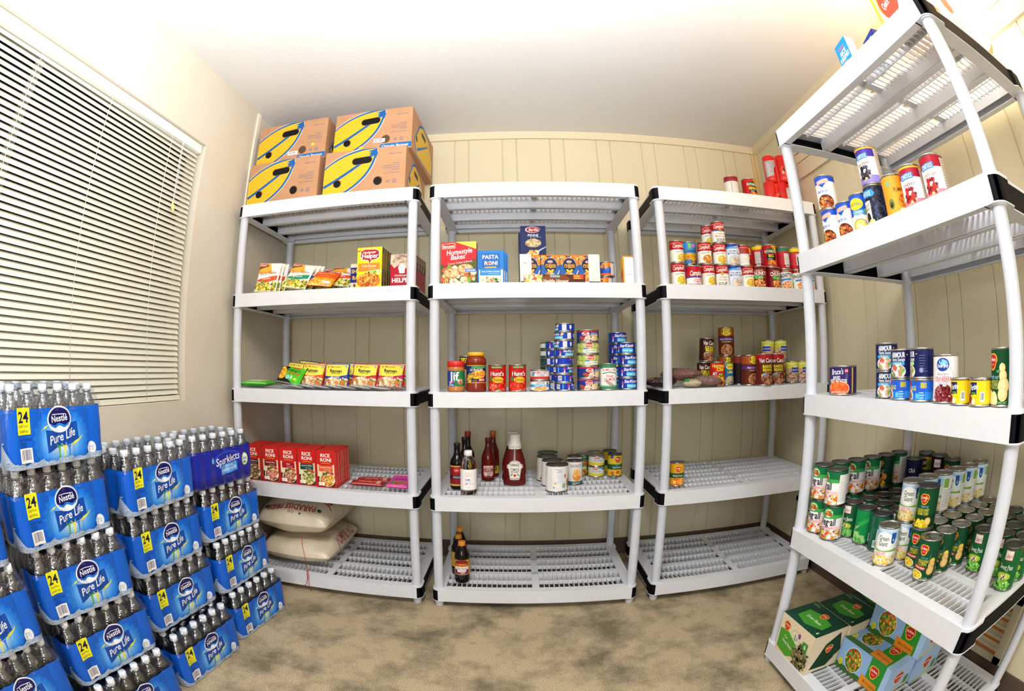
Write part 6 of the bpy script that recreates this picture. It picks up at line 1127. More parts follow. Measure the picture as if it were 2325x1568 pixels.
# third shelf
def jar(key, nm, profile, mat, parts, n=28):
    b = MB(); b.lathe(profile, mat, n); PR[key] = [(nm, b.mesh(nm), [])] + parts
def wrap_label(name, R, z0, h, art, span=PI, base='#ffffff'):
    a = Art(); L = R * span; a.rect(-L, 0, L, h, base); art(a, R, h)
    return (name, a.mesh(name, lambda u, v, z: ((R + z) * math.sin(u / R), -(R + z) * math.cos(u / R), v + z0), lin_cuts(-L, L, 26)), [])
def cap_part(name, r, z0, z1, col, rough=.35, n=24): return (name, MB().lathe([(r * .96, z0), (r, z0 + .001), (r, z1 - .0015), (r * .95, z1)], M(col, rough), n).mesh(name), [])
jar('pb', 'jar', [(.031, 0), (.0355, .003), (.0365, .01), (.0350, .016), (.0350, .088), (.0365, .094), (.034, .102)], M('#b8763c', 0.2), [cap_part('screw_lid', .0365, .102, .125, '#cf2420'), wrap_label('jar_label', .0356, .023, .062, lambda a, R, h: (a.rect(-.045, 0, -.004, h, '#1f3f9c'), a.rect(-.004, 0, .045, h, '#1e7a3e'), a.text('Jif', -.006, h * .66, .034, '#f6f6f2', .064, .022), a.text('CREAMY', -.018, h * .28, .006, '#e86a2c', .030, .02), a.ell(.020, h * .30, .012, .012, '#e8e2d8', 22), a.ell(.020, h * .30, .011, .011, '#b3202a', 22), a.ell(.020, h * .30, .0075, .0075, '#e8d8a0', 18), a.text('#1', .020, h * .30, .007, '#1f2f6c', .01, .02), a.lines(-.030, .0, h * .12, 2, .005, '#e8e4dc', .002, 3)), PI, '#1d3c98')])
M_SAUCE = M('#7d2510', 0.12)
jar('sauce', 'jar', [(.036, 0), (.041, .003), (.0425, .012), (.0400, .032), (.0395, .040), (.0395, .104), (.0400, .108), (.0430, .118), (.0420, .132), (.034, .142), (.031, .146)], M_SAUCE, [cap_part('screw_lid', .0335, .146, .161, '#e8b020'), wrap_label('jar_label', .0400, .036, .072, lambda a, R, h: (a.rect(-.06, h * .04, .06, h * .96, '#1a2a6c'), a.rect(-.02, h * .84, .045, h * .93, '#3fa044'), a.text('Old World Style', .0, h * .76, .010, '#eef0f0', .056, .008, .2, .06), a.ell(.010, h * .48, .036, .017, '#e8c02c', 24, .12), a.text('RAGU', .014, h * .50, .019, '#c8242a', .060, .016, .1, .10), a.rrect(.008, h * .08, .040, h * .30, .003, '#c01f24', .08), a.text('Meat', .024, h * .19, .009, '#f6efe4', .024, .012, .1, .08), a.food(-.028, h * .28, .012, .016, ['#c8d83a', '#e2a82c', '#6f8a2a'], 20, .005, 3), a.ell(-.006, h * .12, .010, .006, '#7a4a1c', 14)), PI, '#d8b22c')])
put('pb', 'peanut_butter_jar', 'peanut butter jar with red lid at the end of the row', 'jar', (-.247, 2.050, Z3), .05)
put('spiced_ham', 'luncheon_meat_tin', 'black tin with yellow lettering stacked up behind the sauce jar', 'food tin', (-.222, 2.215, Z3), -.05)
put('sauce', 'sauce_jar', 'pasta sauce jar with yellow lid', 'jar', (-.164, 2.052, Z3), .1)
put('tomato_petite', 'tomato_can', 'red tomato can with the word Petite on its yellow oval', 'food can', (-.077, 2.050, Z3), 0, 'red tomato cans')
put('tomato_diced', 'tomato_can', 'red tomato can with the word Diced on its yellow oval', 'food can', (.006, 2.050, Z3), .15, 'red tomato cans')
put('crab_tin', 'crab_tin', 'white and light blue crab tin at the bottom of a pair', 'food tin', (.099, 2.050, Z3), 0)
put('seafood_tin', 'seafood_tin', 'white and red tin resting on the crab tin', 'food tin', (.099, 2.050, Z3 + .0447), 0)
ORD = ('lowest', 'second from the bottom', 'third from the bottom', 'fourth from the bottom', 'fifth from the bottom', 'fourth from the top', 'third from the top', 'second from the top', 'topmost')
TZ3 = TH + .0002; TX = ((.203, .5), (.199, -.3), (.196, .5), (.199, 2.2), (.201, 0.), (.200, 1.2), (.203, 2.3), (.206, .2), (.205, 0.))
for i in range(8):
    k = ('tuna1', 'tuna1', 'tuna0', 'tuna3', 'tuna0', 'tuna2', 'tuna4', 'tuna2')[i]
    put(k, 'tuna_tin', 'small blue tuna tin, %s in the tall front column' % ('lowest', 'second from the bottom', 'third from the bottom', 'fourth from the bottom', 'fourth from the top', 'third from the top', 'second from the top', 'topmost')[i], 'food tin', (TX[i][0], 2.062, Z3 + i * TZ3), (-.9, -.6, .9, .2, .35, .4, .1, .2)[i], 'small blue tuna tins')
for i in range(6):
    put('tuna0' if i % 2 else 'tuna2', 'tuna_tin', 'small blue tuna tin, %s in the column behind the tall one' % ('lowest', 'second from the bottom', 'third from the bottom', 'third from the top', 'second from the top', 'topmost')[i], 'food tin', (.170, 2.152, Z3 + i * TZ3), i * 1.3, 'small blue tuna tins')
for i in range(6):
    k = 'seafood_tin' if i % 2 else 'tuna_green'
    if i == 0: make_can('tuna_green', .0400, .0345, lambda a, R, H: (a.rect(-PI * R, H * .5, PI * R, H - .005, '#1c4a38'), a.text('TUNA', -.03, H * .5, .012, '#e2dc4a', .04, .02), a.text('SALMON', .02, H * .5, .010, '#c83a44', .04, .02)), base='#27564a'); make_can('tuna_red', .0400, .0345, lambda a, R, H: (a.rect(-PI * R, .005, PI * R, H * .3, '#23564a'), a.text('BUMBLE BEE', -.02, H * .6, .009, '#c8343a', .05, .02), a.text('BUMBLE', .04, H * .6, .009, '#c8343a', .04, .02)), base='#dfe6e0')
    put('tuna_red' if i in (4, 5) else 'tuna_green', 'tuna_tin', 'green-labelled fish tin, %s in the rear column' % ('lowest', 'second from the bottom', 'third from the bottom', 'third from the top', 'second from the top', 'topmost')[i], 'food tin', (.150, 2.245, Z3 + i * TZ3), .6 * i, 'green fish tins')
z = Z3
for k, hh, r, lb in (('chicken_tin2', .0497, .0, 'blue chicken chunk tin with red rim, lowest of its column'), ('chicken_tin', .0497, .35, 'blue chicken chunk tin with red rim, second from the bottom'), ('chicken_tin3', .0497, .1, 'pale green chicken tin resting on a blue one'), ('chicken_tin3', .0497, -.05, 'pale green chicken tin just under the topmost'), ('chicken_tin', .0497, 0, 'blue chicken chunk tin with red rim, topmost of its column')):
    put(k, 'chicken_tin', lb, 'food tin', (.304, 2.060, z), r, 'chicken tins'); z += hh + .0002
put('salmon_can', 'salmon_can', 'white and green pink salmon can standing alone', 'food can', (.389, 2.045, Z3), 0)
z = Z3
for i, lb in enumerate(('lowest', 'second from the bottom', 'second from the top', 'topmost')):
    put(('big_tuna0', 'big_tuna1', 'big_tuna1', 'big_tuna2')[i], 'large_tuna_tin', 'large blue tuna tin, %s in the column by the post' % lb, 'food tin', ((.480, .477, .478, .475)[i], 2.072, z), (-.12, 0, .1, -.05)[i], 'large blue tuna tins'); z += .0497
z = Z3
for i, lb in enumerate(('lowest', 'second from the bottom', 'third from the bottom', 'second from the top', 'topmost')):
    put('big_tuna2', 'large_tuna_tin', 'large blue tuna tin, %s in the rearmost column' % lb, 'food tin', (.462, 2.195, z), .1 * i, 'large blue tuna tins'); z += .0497
# second shelf: bottles and big cans
def bottle(key, prof, mat, parts, n=26): jar(key, 'bottle', prof, mat, parts, n)
M_VIN = glass_mat('vinegar_glass', (.95, .97, .96, 1), .02, 1.33)
bottle('vinegar', [(.028, 0), (.0340, .003), (.0355, .012), (.0345, .035), (.0345, .118), (.0335, .128), (.027, .150), (.019, .164), (.0145, .170)], M_VIN, [cap_part('screw_cap', .0165, .168, .190, '#eceef0'), wrap_label('bottle_label', .0350, .022, .090, lambda a, R, h: (a.rect(-.05, h * .02, .05, h * .98, '#f2eeea'), a.lines(-.016, .020, h * .82, 3, .006, '#e0a8a4', .0016, 3), a.ell(-.010, h * .50, .004, .003, '#e87a2c', 10), a.ell(.000, h * .50, .005, .003, '#2c4fa8', 10), a.lines(-.014, .024, h * .42, 2, .006, '#a9c4e4', .002, 4), a.rect(-.014, h * .28, -.004, h * .32, '#d83a44'), a.lines(.0, .026, h * .29, 1, .005, '#e8a0a0', .002, 5), a.lines(-.01, .02, h * .1, 1, .004, '#8a8a8a', .001, 4)), 2.3, '#f4f0ec')])
M_DARK = M('#120706', 0.08); M_HOT = M('#5f150e', 0.1); M_KET = M('#5d100c', 0.15)
wl = lambda a, R, h: (a.rect(-.06, h * .04, .06, h * .94, '#8c1c24'), a.ell(-.004, h * .78, .017, .014, '#c02a2c', 20), a.text('LEA', -.006, h * .78, .008, '#f2dcd0', .022, .01), a.rect(-.06, h * .36, .06, h * .50, '#1a1416'), a.text('WORCESTER', 0, h * .43, .009, '#b8d0dc', .05, .02), a.rect(-.06, h * .04, .06, h * .08, '#d8b85a'))
DP = [(.026, 0), (.0310, .003), (.0320, .01), (.0320, .120), (.030, .132), (.018, .152), (.0135, .165), (.0130, .190)]
bottle('worcester', DP, M_DARK, [cap_part('screw_cap', .0140, .189, .209, '#101014'), wrap_label('bottle_label', .0324, .018, .092, wl, PI, '#d8b04a')])
bottle('soy', DP[:-1] + [(.0130, .200)], M_DARK, [cap_part('screw_cap', .0145, .199, .220, '#15131a'), wrap_label('bottle_label', .0324, .02, .085, lambda a, R, h: (a.rect(-.05, .004, .05, h - .004, '#2a1a14'), a.text('SOY', 0, h * .6, .014, '#d8b82c', .03, .02)), PI, '#d8b04a')])
bottle('soyred', DP[:-1] + [(.0130, .210)], M_DARK, [cap_part('screw_cap', .0150, .206, .232, '#9c1a1c'), wrap_label('bottle_label', .0324, .02, .085, wl, PI, '#b83a2c')])
hl = lambda a, R, h: (a.rrect(-.028, h * .02, .032, h * .98, .006, '#a8241c'), a.ell(.002, h * .36, .024, h * .32, '#e8cfc4', 24), a.rect(-.022, h * .72, .026, h * .94, '#e8cfc4'), a.text("Frank's", .002, h * .82, .009, '#3a1414', .036, .006, .2, .05), a.text('RedHot', .002, h * .56, .016, '#8a1612', .052, .03, 0, 0, '#e8cfc4'), a.lines(-.012, .016, h * .34, 2, .005, '#3a2420', .002, 3, 1), a.ell(.002, h * .12, .012, .004, '#3a2420', 12))
bottle('hot', [(.026, 0), (.0305, .003), (.0315, .01), (.0315, .085), (.0310, .115), (.026, .135), (.0165, .158), (.0130, .176), (.0125, .186)], M_HOT, [cap_part('screw_cap', .0140, .186, .208, '#5f141a'), wrap_label('bottle_label', .0320, .018, .062, hl, 2.2, '#5f150e')])
bottle('hotback', [(.026, 0), (.0305, .003), (.0315, .01), (.0315, .100), (.0300, .130), (.019, .160), (.0140, .178), (.0135, .20)], M_HOT, [cap_part('screw_cap', .0150, .199, .229, '#b3561c'), wrap_label('bottle_label', .0320, .018, .070, lambda a, R, h: (a.rect(-.05, .0, .05, h * .55, '#d8b82c'), a.text('BBQ', .01, h * .4, .018, '#1a1014', .04, .03)), 2.4, '#6b1a14')])
KP = [(.040, 0), (.0500, .003), (.0525, .012), (.0515, .028), (.0490, .040), (.0525, .060), (.0520, .085), (.047, .115), (.038, .145), (.0305, .168), (.0275, .180)]
b = MB(); b.lathe([(r, z) for r, z in KP], M_KET, 32); me = b.mesh('bottle'); me.transform(Matrix.Diagonal((1, .66, 1, 1)))
a = Art(); hh = .092
shield = [(-.018, 0), (.018, 0), (.0225, .004), (.031, .052), (.040, .056), (.037, .071), (.028, .074), (.022, .084), (.010, .090), (-.010, .090), (-.022, .084), (-.028, .074), (-.037, .071), (-.040, .056), (-.031, .052), (-.0225, .004)]
a.poly(shield, '#f0ece2'); a.poly([(x * .93, .003 + y * .94) for x, y in shield], '#5f7448'); a.poly([(x * .88, .006 + y * .88) for x, y in shield], '#f0ece2')
a.text('HEINZ', 0, .070, .0115, '#2c3420', .040, .02); a.text('TOMATO', 0, .049, .010, '#1c2018', .040, .016); a.text('KETCHUP', 0, .0375, .009, '#1c2018', .036, .016); a.ell(0, .0205, .0065, .006, '#c8281c', 16); a.ell(-.014, .024, .007, .003, '#4f8a3c', 10, 1); a.ell(.014, .024, .007, .003, '#4f8a3c', 10, -1); a.lines(-.014, .014, .009, 1, .004, '#a8b09a', .0014, 2, 1)
RK = .0530
kl = a.mesh('bottle_label', lambda u, v, z: ((RK + z) * math.sin(u / RK), -(RK + z) * .665 * math.cos(u / RK) - .0002, v + .030), lin_cuts(-.05, .05, 16))
b = MB(); b.lathe([(.0285, .177), (.0295, .178), (.0295, .190), (.0275, .202), (.0265, .204), (.0265, .206), (.0255, .208), (.0250, .236), (.0235, .238)], M('#e9e6dc', 0.35), 28)
PR['ketchup'] = [('bottle', me, []), ('flip_cap', b.mesh('flip_cap'), []), ('bottle_label', kl, []), wrap_label('neck_label', .0300, .172, .020, lambda a, R, h: (a.rect(-.03, h * .45, .03, h * .52, '#3a3a34'), a.ell(0, h * .4, .011, .009, '#5f7448', 18), a.ell(0, h * .4, .0095, .0075, '#f0ece2', 18), a.text('57', 0, h * .4, .007, '#5f7448', .01, .01)), 2.4, '#efebe0')]
cap_d = .035
put('vinegar', 'vinegar_bottle', 'clear glass bottle with white cap and white label', 'bottle', (-.200, 2.066, Z2), .1)
put('worcester', 'worcestershire_bottle', 'dark sauce bottle with maroon label partly behind the clear bottle', 'bottle', (-.258, 2.150, Z2), .2, 'dark sauce bottles')
put('soy', 'soy_sauce_bottle', 'dark sauce bottle with black cap behind the maroon-labelled one', 'bottle', (-.236, 2.262, Z2), .2, 'dark sauce bottles')
put('soyred', 'soy_sauce_bottle', 'dark sauce bottle with a red cap, at the back', 'bottle', (-.232, 2.372, Z2), .1, 'dark sauce bottles')
put('hot', 'hot_sauce_bottle', 'red pepper sauce bottle with maroon cap and pale label', 'bottle', (-.131, 2.325, Z2), .05, 'red sauce bottles')
put('hotback', 'hot_sauce_bottle', 'red sauce bottle with an orange cap behind the pepper sauce', 'bottle', (-.113, 2.420, Z2), -.2, 'red sauce bottles')
put('ketchup', 'ketchup_bottle', 'ketchup bottle with white flip cap and keystone label, in front', 'bottle', (-.004, 2.232, Z2), .02, 'ketchup bottles')
put('ketchup', 'ketchup_bottle', 'ketchup bottle mostly hidden behind the front one', 'bottle', (-.012, 2.320, Z2), .1, 'ketchup bottles')
W = 'white-labelled wide can, %s in the row going back'
for k, x, y, r, s in (('white_large', .181, 2.118, .15, 'foremost'), ('white_large', .168, 2.221, .8, 'second'), ('white_large2', .150, 2.324, .35, 'third'), ('white_large', .158, 2.428, 1.3, 'fourth')): put(k, 'fruit_can', W % s, 'food can', (x, y, Z2), r, 'wide white cans')
put('peach_half', 'applesauce_can', 'white can with orange fruit picture and teal foot', 'food can', (.272, 2.231, Z2), .15, 'orange fruit cans')
put('peach_half', 'applesauce_can', 'white fruit can directly behind its twin', 'food can', (.284, 2.345, Z2), .3, 'orange fruit cans')
put('fruit_small', 'fruit_can', 'small mixed fruit can with red badge behind the teal-footed can', 'food can', (.330, 2.428, Z2), .3)
for x, y, n, s in ((.400, 2.385, 2, 'front pair'), (.406, 2.478, 2, 'rear pair')):
    for i in range(n): put('pineapple', 'pineapple_tin', 'flat yellow and blue pineapple tin, %s of the %s' % (('lower', 'upper')[i], s), 'food tin', (x, y, Z2 + i * .0537), .1 + .2 * i, 'pineapple tins')
put('peach_can', 'peach_can', 'sliced peaches can with blue and green bands, in front', 'food can', (.490, 2.365, Z2), .05, 'peach cans'); put('peach_can', 'peach_can', 'peach can standing behind the other', 'food can', (.484, 2.475, Z2), .5, 'peach cans')
# lowest shelf
bottle('pomp', [(.029, 0), (.0330, .003), (.0345, .012), (.0345, .120), (.0330, .140), (.022, .168), (.0150, .182), (.0140, .186)], M_DARK, [cap_part('screw_cap', .0160, .183, .203, '#d8892c'), wrap_label('bottle_label', .0350, .044, .076, lambda a, R, h: (a.ell(0, h * .84, .030, .012, '#8a1c24', 24), a.rect(-.034, h * .58, .034, h * .80, '#6b1a1c'), a.text('POMPEIAN', 0, h * .68, .0125, '#e88a3a', .058, .03), a.rect(-.034, h * .18, .034, h * .56, '#e8e2d4'), a.text('Red Wine', 0, h * .43, .011, '#8a4a7c', .044, .002, .3), a.lines(-.018, .018, h * .28, 2, .006, '#b88aa4', .0016, 3, 1), a.rect(-.034, h * .06, .034, h * .18, '#7a1f5c'), a.ell(-.028, h * .24, .008, .010, '#7a1f5c', 14), a.ell(.028, h * .24, .008, .010, '#7a1f5c', 14), a.lines(-.014, .014, h * .11, 1, .006, '#f0e4dc', .003, 3, 1)), 2.3, '#c89a34')])
put('pomp', 'wine_vinegar_bottle', 'dark vinegar bottle with orange cap, foremost', 'bottle', (-.236, 2.096, Z1), .05, 'dark wine vinegar bottles')
put('pomp', 'wine_vinegar_bottle', 'dark vinegar bottle right behind the foremost', 'bottle', (-.262, 2.190, Z1), .5, 'dark wine vinegar bottles')
put('pomp', 'wine_vinegar_bottle', 'dark vinegar bottle, last of the three going back', 'bottle', (-.268, 2.290, Z1), .9, 'dark wine vinegar bottles')

# ------------------------------------------------------------------ third unit
put('back_maroon', 'soup_can', 'can showing its pale facts panel, alone on top of the unit', 'food can', (1.067, 2.075, Z5), .25)
put('boyardee2', 'pasta_can', 'red pasta can with black and green lettering, beside the pale one', 'food can', (1.174, 2.082, Z5), .1)
def redpack(label, x, y, z, rz, n, patch):
    t = thing('shrink_wrapped_pack', label, 'can pack', (x, y, z), rz, 'red shrink-wrapped can packs'); m = textured('red_film', '#c81610', '#dc241a', 12, 0.6, 34, 0.2, dist=.004, spec=.6); r = .037; h = .158; b = MB()
    for i in range(n): b.lathe([(.030, 0), (r, .004), (r + .0008, .02), (r, h - .006), (r - .004, h), (0, h - .002)], m, 26, cx=(i - (n - 1) / 2) * .0735)
    b.box(-(n - 1) / 2 * .0735, -.018, .006, (n - 1) / 2 * .0735, .018, h - .006, m); link('film_wrapped_cans', b.mesh('film_wrapped_cans'), t)
    a = Art(); cx = patch * .0735; q = r + .0012
    a.poly([(-.034, h * .18), (.014, h * .24), (.018, h * .52), (.034, h * .60), (.034, h * .84), (.010, h * .80), (-.034, h * .78)], '#a9a9ae'); a.lines(-.022, .006, h * .66, 9, .0085, '#e9e6e6', .0026, 3); 
    link('facts_patch', a.mesh('facts_patch', lambda u, v, z: (cx + (q + z) * math.sin(u / r), -(q + z) * math.cos(u / r), v), lin_cuts(-.04, .04, 8)), t)
    if n > 1:
        a = Art(); cx2 = -patch * .0735; a.ell(0, h * .40, .020, .034, '#a81210', 18, .3); a.ell(0, h * .40, .017, .030, '#e84a3a', 18, .3); a.ell(.004, h * .44, .006, .012, '#4a3a1c', 12); a.ell(-.004, h * .34, .008, .010, '#d8b0a0', 12)
        link('bowl_print', a.mesh('bowl_print', lambda u, v, z: (cx2 + (q + z) * math.sin(u / r), -(q + z) * math.cos(u / r), v), lin_cuts(-.04, .04, 8)), t)
    return t
redpack('red film-wrapped can pack, lower of the two facing the room', 1.448, 2.185, Z5, R0(-12), 3, .5)
redpack('red film-wrapped can pack, upper, its grey facts patch toward the window side', 1.440, 2.190, Z5 + .1585, R0(-24), 2, -.5)
redpack('red film-wrapped can pack, upper one nearer the side wall', 1.498, 2.262, Z5 + .1585, R0(-24), 1, 0)
# fourth shelf: soups.  key, x, y, level base z, rot, name, label
S = HC1 + .0002
def soup(k, x, y, z, r, lb, nm='soup_can'): put(k, nm, lb, 'food can', (x, y, Z4 + z), r, 'soup and pasta cans on the fourth shelf')
soup('soup_noodle', .724, 2.052, 0, -.12, 'red and white soup can, lower of the pair nearest the post')
soup('soup_cream', .726, 2.056, S, .12, 'red and white soup can, upper of the pair nearest the post')
soup('soup_cup', .793, 2.034, 0, .15, 'wide red-topped creamy tomato soup cup with white foot', 'soup_cup')
soup('blue_stew', .812, 2.130, 0, .1, 'blue stew can behind the creamy tomato cup, lower one'); soup('blue_stew', .814, 2.130, .1085, .1, 'blue can with pink number, stacked behind the creamy tomato cup')
soup('soup_noodle', .873, 2.052, 0, -.02, 'red and white soup can under the vegetable soup, beside the cup')
soup('soup_tomato', .866, 2.056, S, -.28, 'red and white vegetable soup can, second level beside the tallest column')
soup('soup_classic', .946, 2.052, 0, -.34, 'chicken noodle soup can at the foot of the tallest column')
soup('soup_cream', .944, 2.056, S, -.34, 'red and white soup can in the middle of the tallest column')
soup('soup_mush', .946, 2.054, 2 * S, -.05, 'cream of mushroom soup can at the very top')
soup('soup_classic', .925, 2.130, 0, 0, 'soup can behind the tallest column, lowest'); soup('soup_classic', .925, 2.130, S, 0, 'soup can behind the tallest column, second level'); soup('soup_noodle', .922, 2.128, 2 * S, -.3, 'soup can peeping out behind the topmost one')
soup('mushroom_soup', 1.017, 2.054, 0, -.2, 'pale blue mushroom soup can, lower of two'); soup('mushroom_soup', 1.015, 2.058, .1012, -.2, 'pale blue mushroom soup can, upper of two')
soup('soup_cream', 1.087, 2.056, 0, -.3, 'red and white soup can, lower one beside the pale blue pair'); soup('soup_classic', 1.076, 2.066, S, 1.9, 'soup can turned to its facts panel beside the pale blue pair')
soup('chunky', 1.127, 2.135, 0, .0, 'dark red can behind the green-ovalled chunky soup', 'stew_can')
soup('chunky', 1.152, 2.048, 0, -.6, 'dark red chunky soup can with green oval, narrower view', 'stew_can')
soup('boyardee2', 1.127, 2.135, .1017, -.5, 'red pasta can low behind the yellow-topped one', 'pasta_can')
soup('back_yellow', 1.205, 2.140, 0, .8, 'yellow-topped can behind the big pasta can, lower', 'pasta_can'); soup('back_yellow', 1.208, 2.138, .1122, -.6, 'yellow-topped can peeping behind the big pasta can', 'pasta_can')
soup('chunky', 1.233, 2.050, 0, .05, 'dark red chunky soup can with green oval, under the pasta can', 'stew_can')
soup('boyardee', 1.228, 2.056, .1017, -.35, 'red pasta can with yellow lettering standing on chunky soup', 'pasta_can')
soup('spaghettios', 1.315, 2.060, 0, -.45, 'white ring pasta can nearest the chunky soup', 'pasta_can'); 
soup('back_red', 1.315, 2.066, .0982, .1, 'can showing blue, red and green back stacked on ring pasta', 'pasta_can')
soup('spaghettios', 1.392, 2.060, 0, -.1, 'white ring pasta can half behind the near post', 'pasta_can'); soup('back_yellow', 1.392, 2.066, .0982, .1, 'yellow-topped can stacked on ring pasta', 'pasta_can')
soup('spaghettios', 1.4685, 2.068, 0, -.4, 'ring pasta can at the very end of the row', 'pasta_can')
soup('soup_classic', 1.478, 2.150, 0, .5, 'soup can at the end behind the ring pasta, lower'); soup('soup_classic', 1.480, 2.150, S, .5, 'soup can at the end behind the ring pasta, upper')
# third shelf: beans
def bean(k, x, y, z, r, lb, nm='bean_can', g='bean cans', rot=None): put(k, nm, lb, 'food can', (x, y, Z3 + z), r, g, rot)
bean('pork_beans', .897, 2.205, 0, -.1, 'dark brown pork and beans can supporting the tilted one')
bean('kidney_beans', .907, 2.205, .1115, .1, 'dark brown kidney beans can tilted on top of another', rot=(0, R0(4), .15))
bean('hormel_chili', .925, 2.105, 0, -.25, 'red and orange chili can marked NO Beans', 'chili_can', None)
bean('bush_blue', 1.012, 2.190, 0, .25, 'blue bean can squeezed beside the chili')
bean('bush_beans', 1.045, 2.275, 0, .2, 'tall brown bacon-bean can supporting the topmost can')
bean('bush_beans', 1.047, 2.262, .1394, -.35, 'tall brown bacon-bean can, highest on this shelf')
bean('dark_chili', 1.092, 2.202, 0, .6, 'near-black chili can between the brown bean cans', 'chili_can')
bean('bush_beans', 1.103, 2.110, 0, .2, 'tall brown bacon-bean can half behind the baked beans')
bean('baked_beans', 1.135, 2.030, 0, .0, 'tall red-topped baked beans can, partly covered') if 0 else bean('baked_beans', 1.140, 2.105 - .082, 0, -.1, 'tall red-topped baked beans can, further from the near post')
for o in (): pass
bean('baked_beans', 1.227, 2.055, 0, -.22, 'tall red-topped baked beans can, wide open to view')
bean('brown_beans', 1.300, 2.150, 0, .3, 'brown and red can just beside the baked beans')
for i, (x, y) in enumerate(((1.370, 2.235), (1.392, 2.160), (1.464, 2.165), (1.445, 2.245), (1.505, 2.240))): bean('blackeye_peas', x, y, 0, (.2, .0, .05, .1, .1)[i], 'yellow-topped blackeye peas can, %s' % ('behind the brown can', 'first in the low row', 'second in the low row', 'third, beside the near post', 'last, behind the near post')[i], 'pea_can', 'yellow-topped pea cans')
bean('blackeye_peas', 1.290, 2.245, 0, -.3, 'blackeye peas can carrying another, at the back', 'pea_can', 'yellow-topped pea cans')
bean('blackeye_peas', 1.290, 2.245, .1077, -.9, 'yellow-topped blackeye peas can stacked, plain side forward', 'pea_can', 'yellow-topped pea cans'); bean('blackeye_peas', 1.366, 2.235, .1077, .1, 'yellow-topped blackeye peas can stacked, label forward', 'pea_can', 'yellow-topped pea cans')
def beanbag(label, loc, w, d, t, seed, cols, head, rz=0, n=1):
    R = random.Random(seed); th = thing('dried_bean_bag', label, 'food bag', loc, rz, 'clear bags of dried beans')
    def pos(u, v, s):
        x, y = u * 2 - 1, v * 2 - 1; e = max(0, 1 - abs(x) ** 2.4) ** .5 * max(0, 1 - abs(y) ** 2.8) ** .5; q = t / 2 * e * (1 + .12 * math.sin(9 * x + seed) * math.cos(8 * y))
        return (x * w / 2 * (1 - .2 * max(0, y - .5)), y * d / 2, t / 2 + (q if s > 0 else -q))
    c0, c1 = cols; m = textured('dried_beans', c0, c1, 160, 1.0, 120, 0.35, dist=.004, contrast=(.45, .55)); b = MB(); b.sheet(lambda i, j: pos(i, j, 1), 22, 22, m); b.sheet(lambda i, j: pos(1 - i, j, -1), 22, 22, m); link('beans', b.mesh('beans'), th)
    b = MB(); b.sheet(lambda i, j: (pos(i, j, 1)[0] * 1.03, pos(i, j, 1)[1] * 1.06, pos(i, j, 1)[2] + .0012), 22, 22, M_FILM); link('clear_bag', b.mesh('clear_bag'), th)
    b = MB(); b.sheet(lambda i, j: (lambda p: (p[0] * 1.02, p[1], p[2] + .0022))(pos(.04 + i * .92, .66 + j * .33, 1)), 16, 8, M(head, .25)); link('printed_header', b.mesh('printed_header'), th)
    return th
beanbag('bag of dark beans lying at the shelf end behind the posts', (.655, 2.150, Z3 + .004), .10, .14, .040, 1, ('#1c1212', '#3a2420'), '#8a4a2a', R0(60))
beanbag('bag of pinkish beans with green header, on top of the pile', (.765, 2.170, Z3 + .030), .115, .185, .052, 2, ('#7a4a44', '#a87468'), '#1f7a3c', R0(48))
beanbag('bag of pinkish beans sloping toward the chili can', (.852, 2.085, Z3 + .004), .085, .150, .046, 3, ('#7c5a52', '#a8847a'), '#5a8a44', R0(35))
beanbag('bag of pale split beans at the shelf front', (.775, 2.050, Z3 + .004), .115, .085, .034, 4, ('#b8a47c', '#dccba6'), '#2f8a3c', R0(70))
# second shelf
put('mandarin', 'orange_can', 'yellow and green mandarin orange can standing alone behind the post', 'food can', (.733, 2.105, Z2), -.1)
# ------------------------------------------------------------------ near unit on the side wall (its front looks toward the window)
Q = -PI / 2
put('oats_box', 'oatmeal_box', 'white and red quick oats box standing on top at the near end', 'food box', (.955, .588, Z5), Q)
put('oats_box', 'oatmeal_box', 'second white oats box behind the first, close to the glowing lamp', 'food box', (1.170, .560, Z5), Q - R0(4))
put('cereal_box', 'cereal_box', 'small bright blue cereal box at the edge of the top', 'food box', (.968, .885, Z5), Q - R0(8))
put('blue_small_box', 'snack_box', 'dark blue box lying on a white one, on the top', 'food box', (1.035, .800, Z5 + .0605), Q - R0(14)); put('white_small_box', 'snack_box', 'small white box under the dark blue box', 'food box', (1.030, .800, Z5), Q - R0(14))
G4 = 'cans on the fourth shelf of the near unit'
def nc(k, x, y, z, r, lb, nm, g=G4): put(k, nm, lb, 'food can', (x, y, z), Q + r, g)
nc('beef_broth', .985, 1.198, Z4, .15, 'blue and white beef broth can, lower of a pair by the far post', 'broth_can')
nc('beef_broth', .985, 1.203, Z4 + .1107, .60, 'blue and white beef broth can, upper of the pair', 'broth_can')
nc('beef_broth', .990, 1.118, Z4, .25, 'blue and white beef broth can standing singly', 'broth_can')
nc('chicken_broth', .985, 1.038, Z4, .45, 'royal blue chicken broth can with yellow oval', 'broth_can')
nc('blueberry', .985, .960, Z4, .40, 'dark blackberry pie can under the purple one', 'pie_filling_can'); nc('black_pie', .985, .957, Z4 + .1122, .30, 'purple and white berry pie can stacked on the dark one', 'pie_filling_can')
nc('pumpkin', .985, .870, Z4, .95, 'orange pumpkin filling can beside the dark blackberry can', 'pumpkin_can')
nc('cherry_pie', .985, .788, Z4, .30, 'cherry pie can with a gold rim', 'pie_filling_can'); nc('cherry_pie2', .990, .700, Z4, .20, 'cherry pie can with a dark red rim and no gold', 'pie_filling_can')
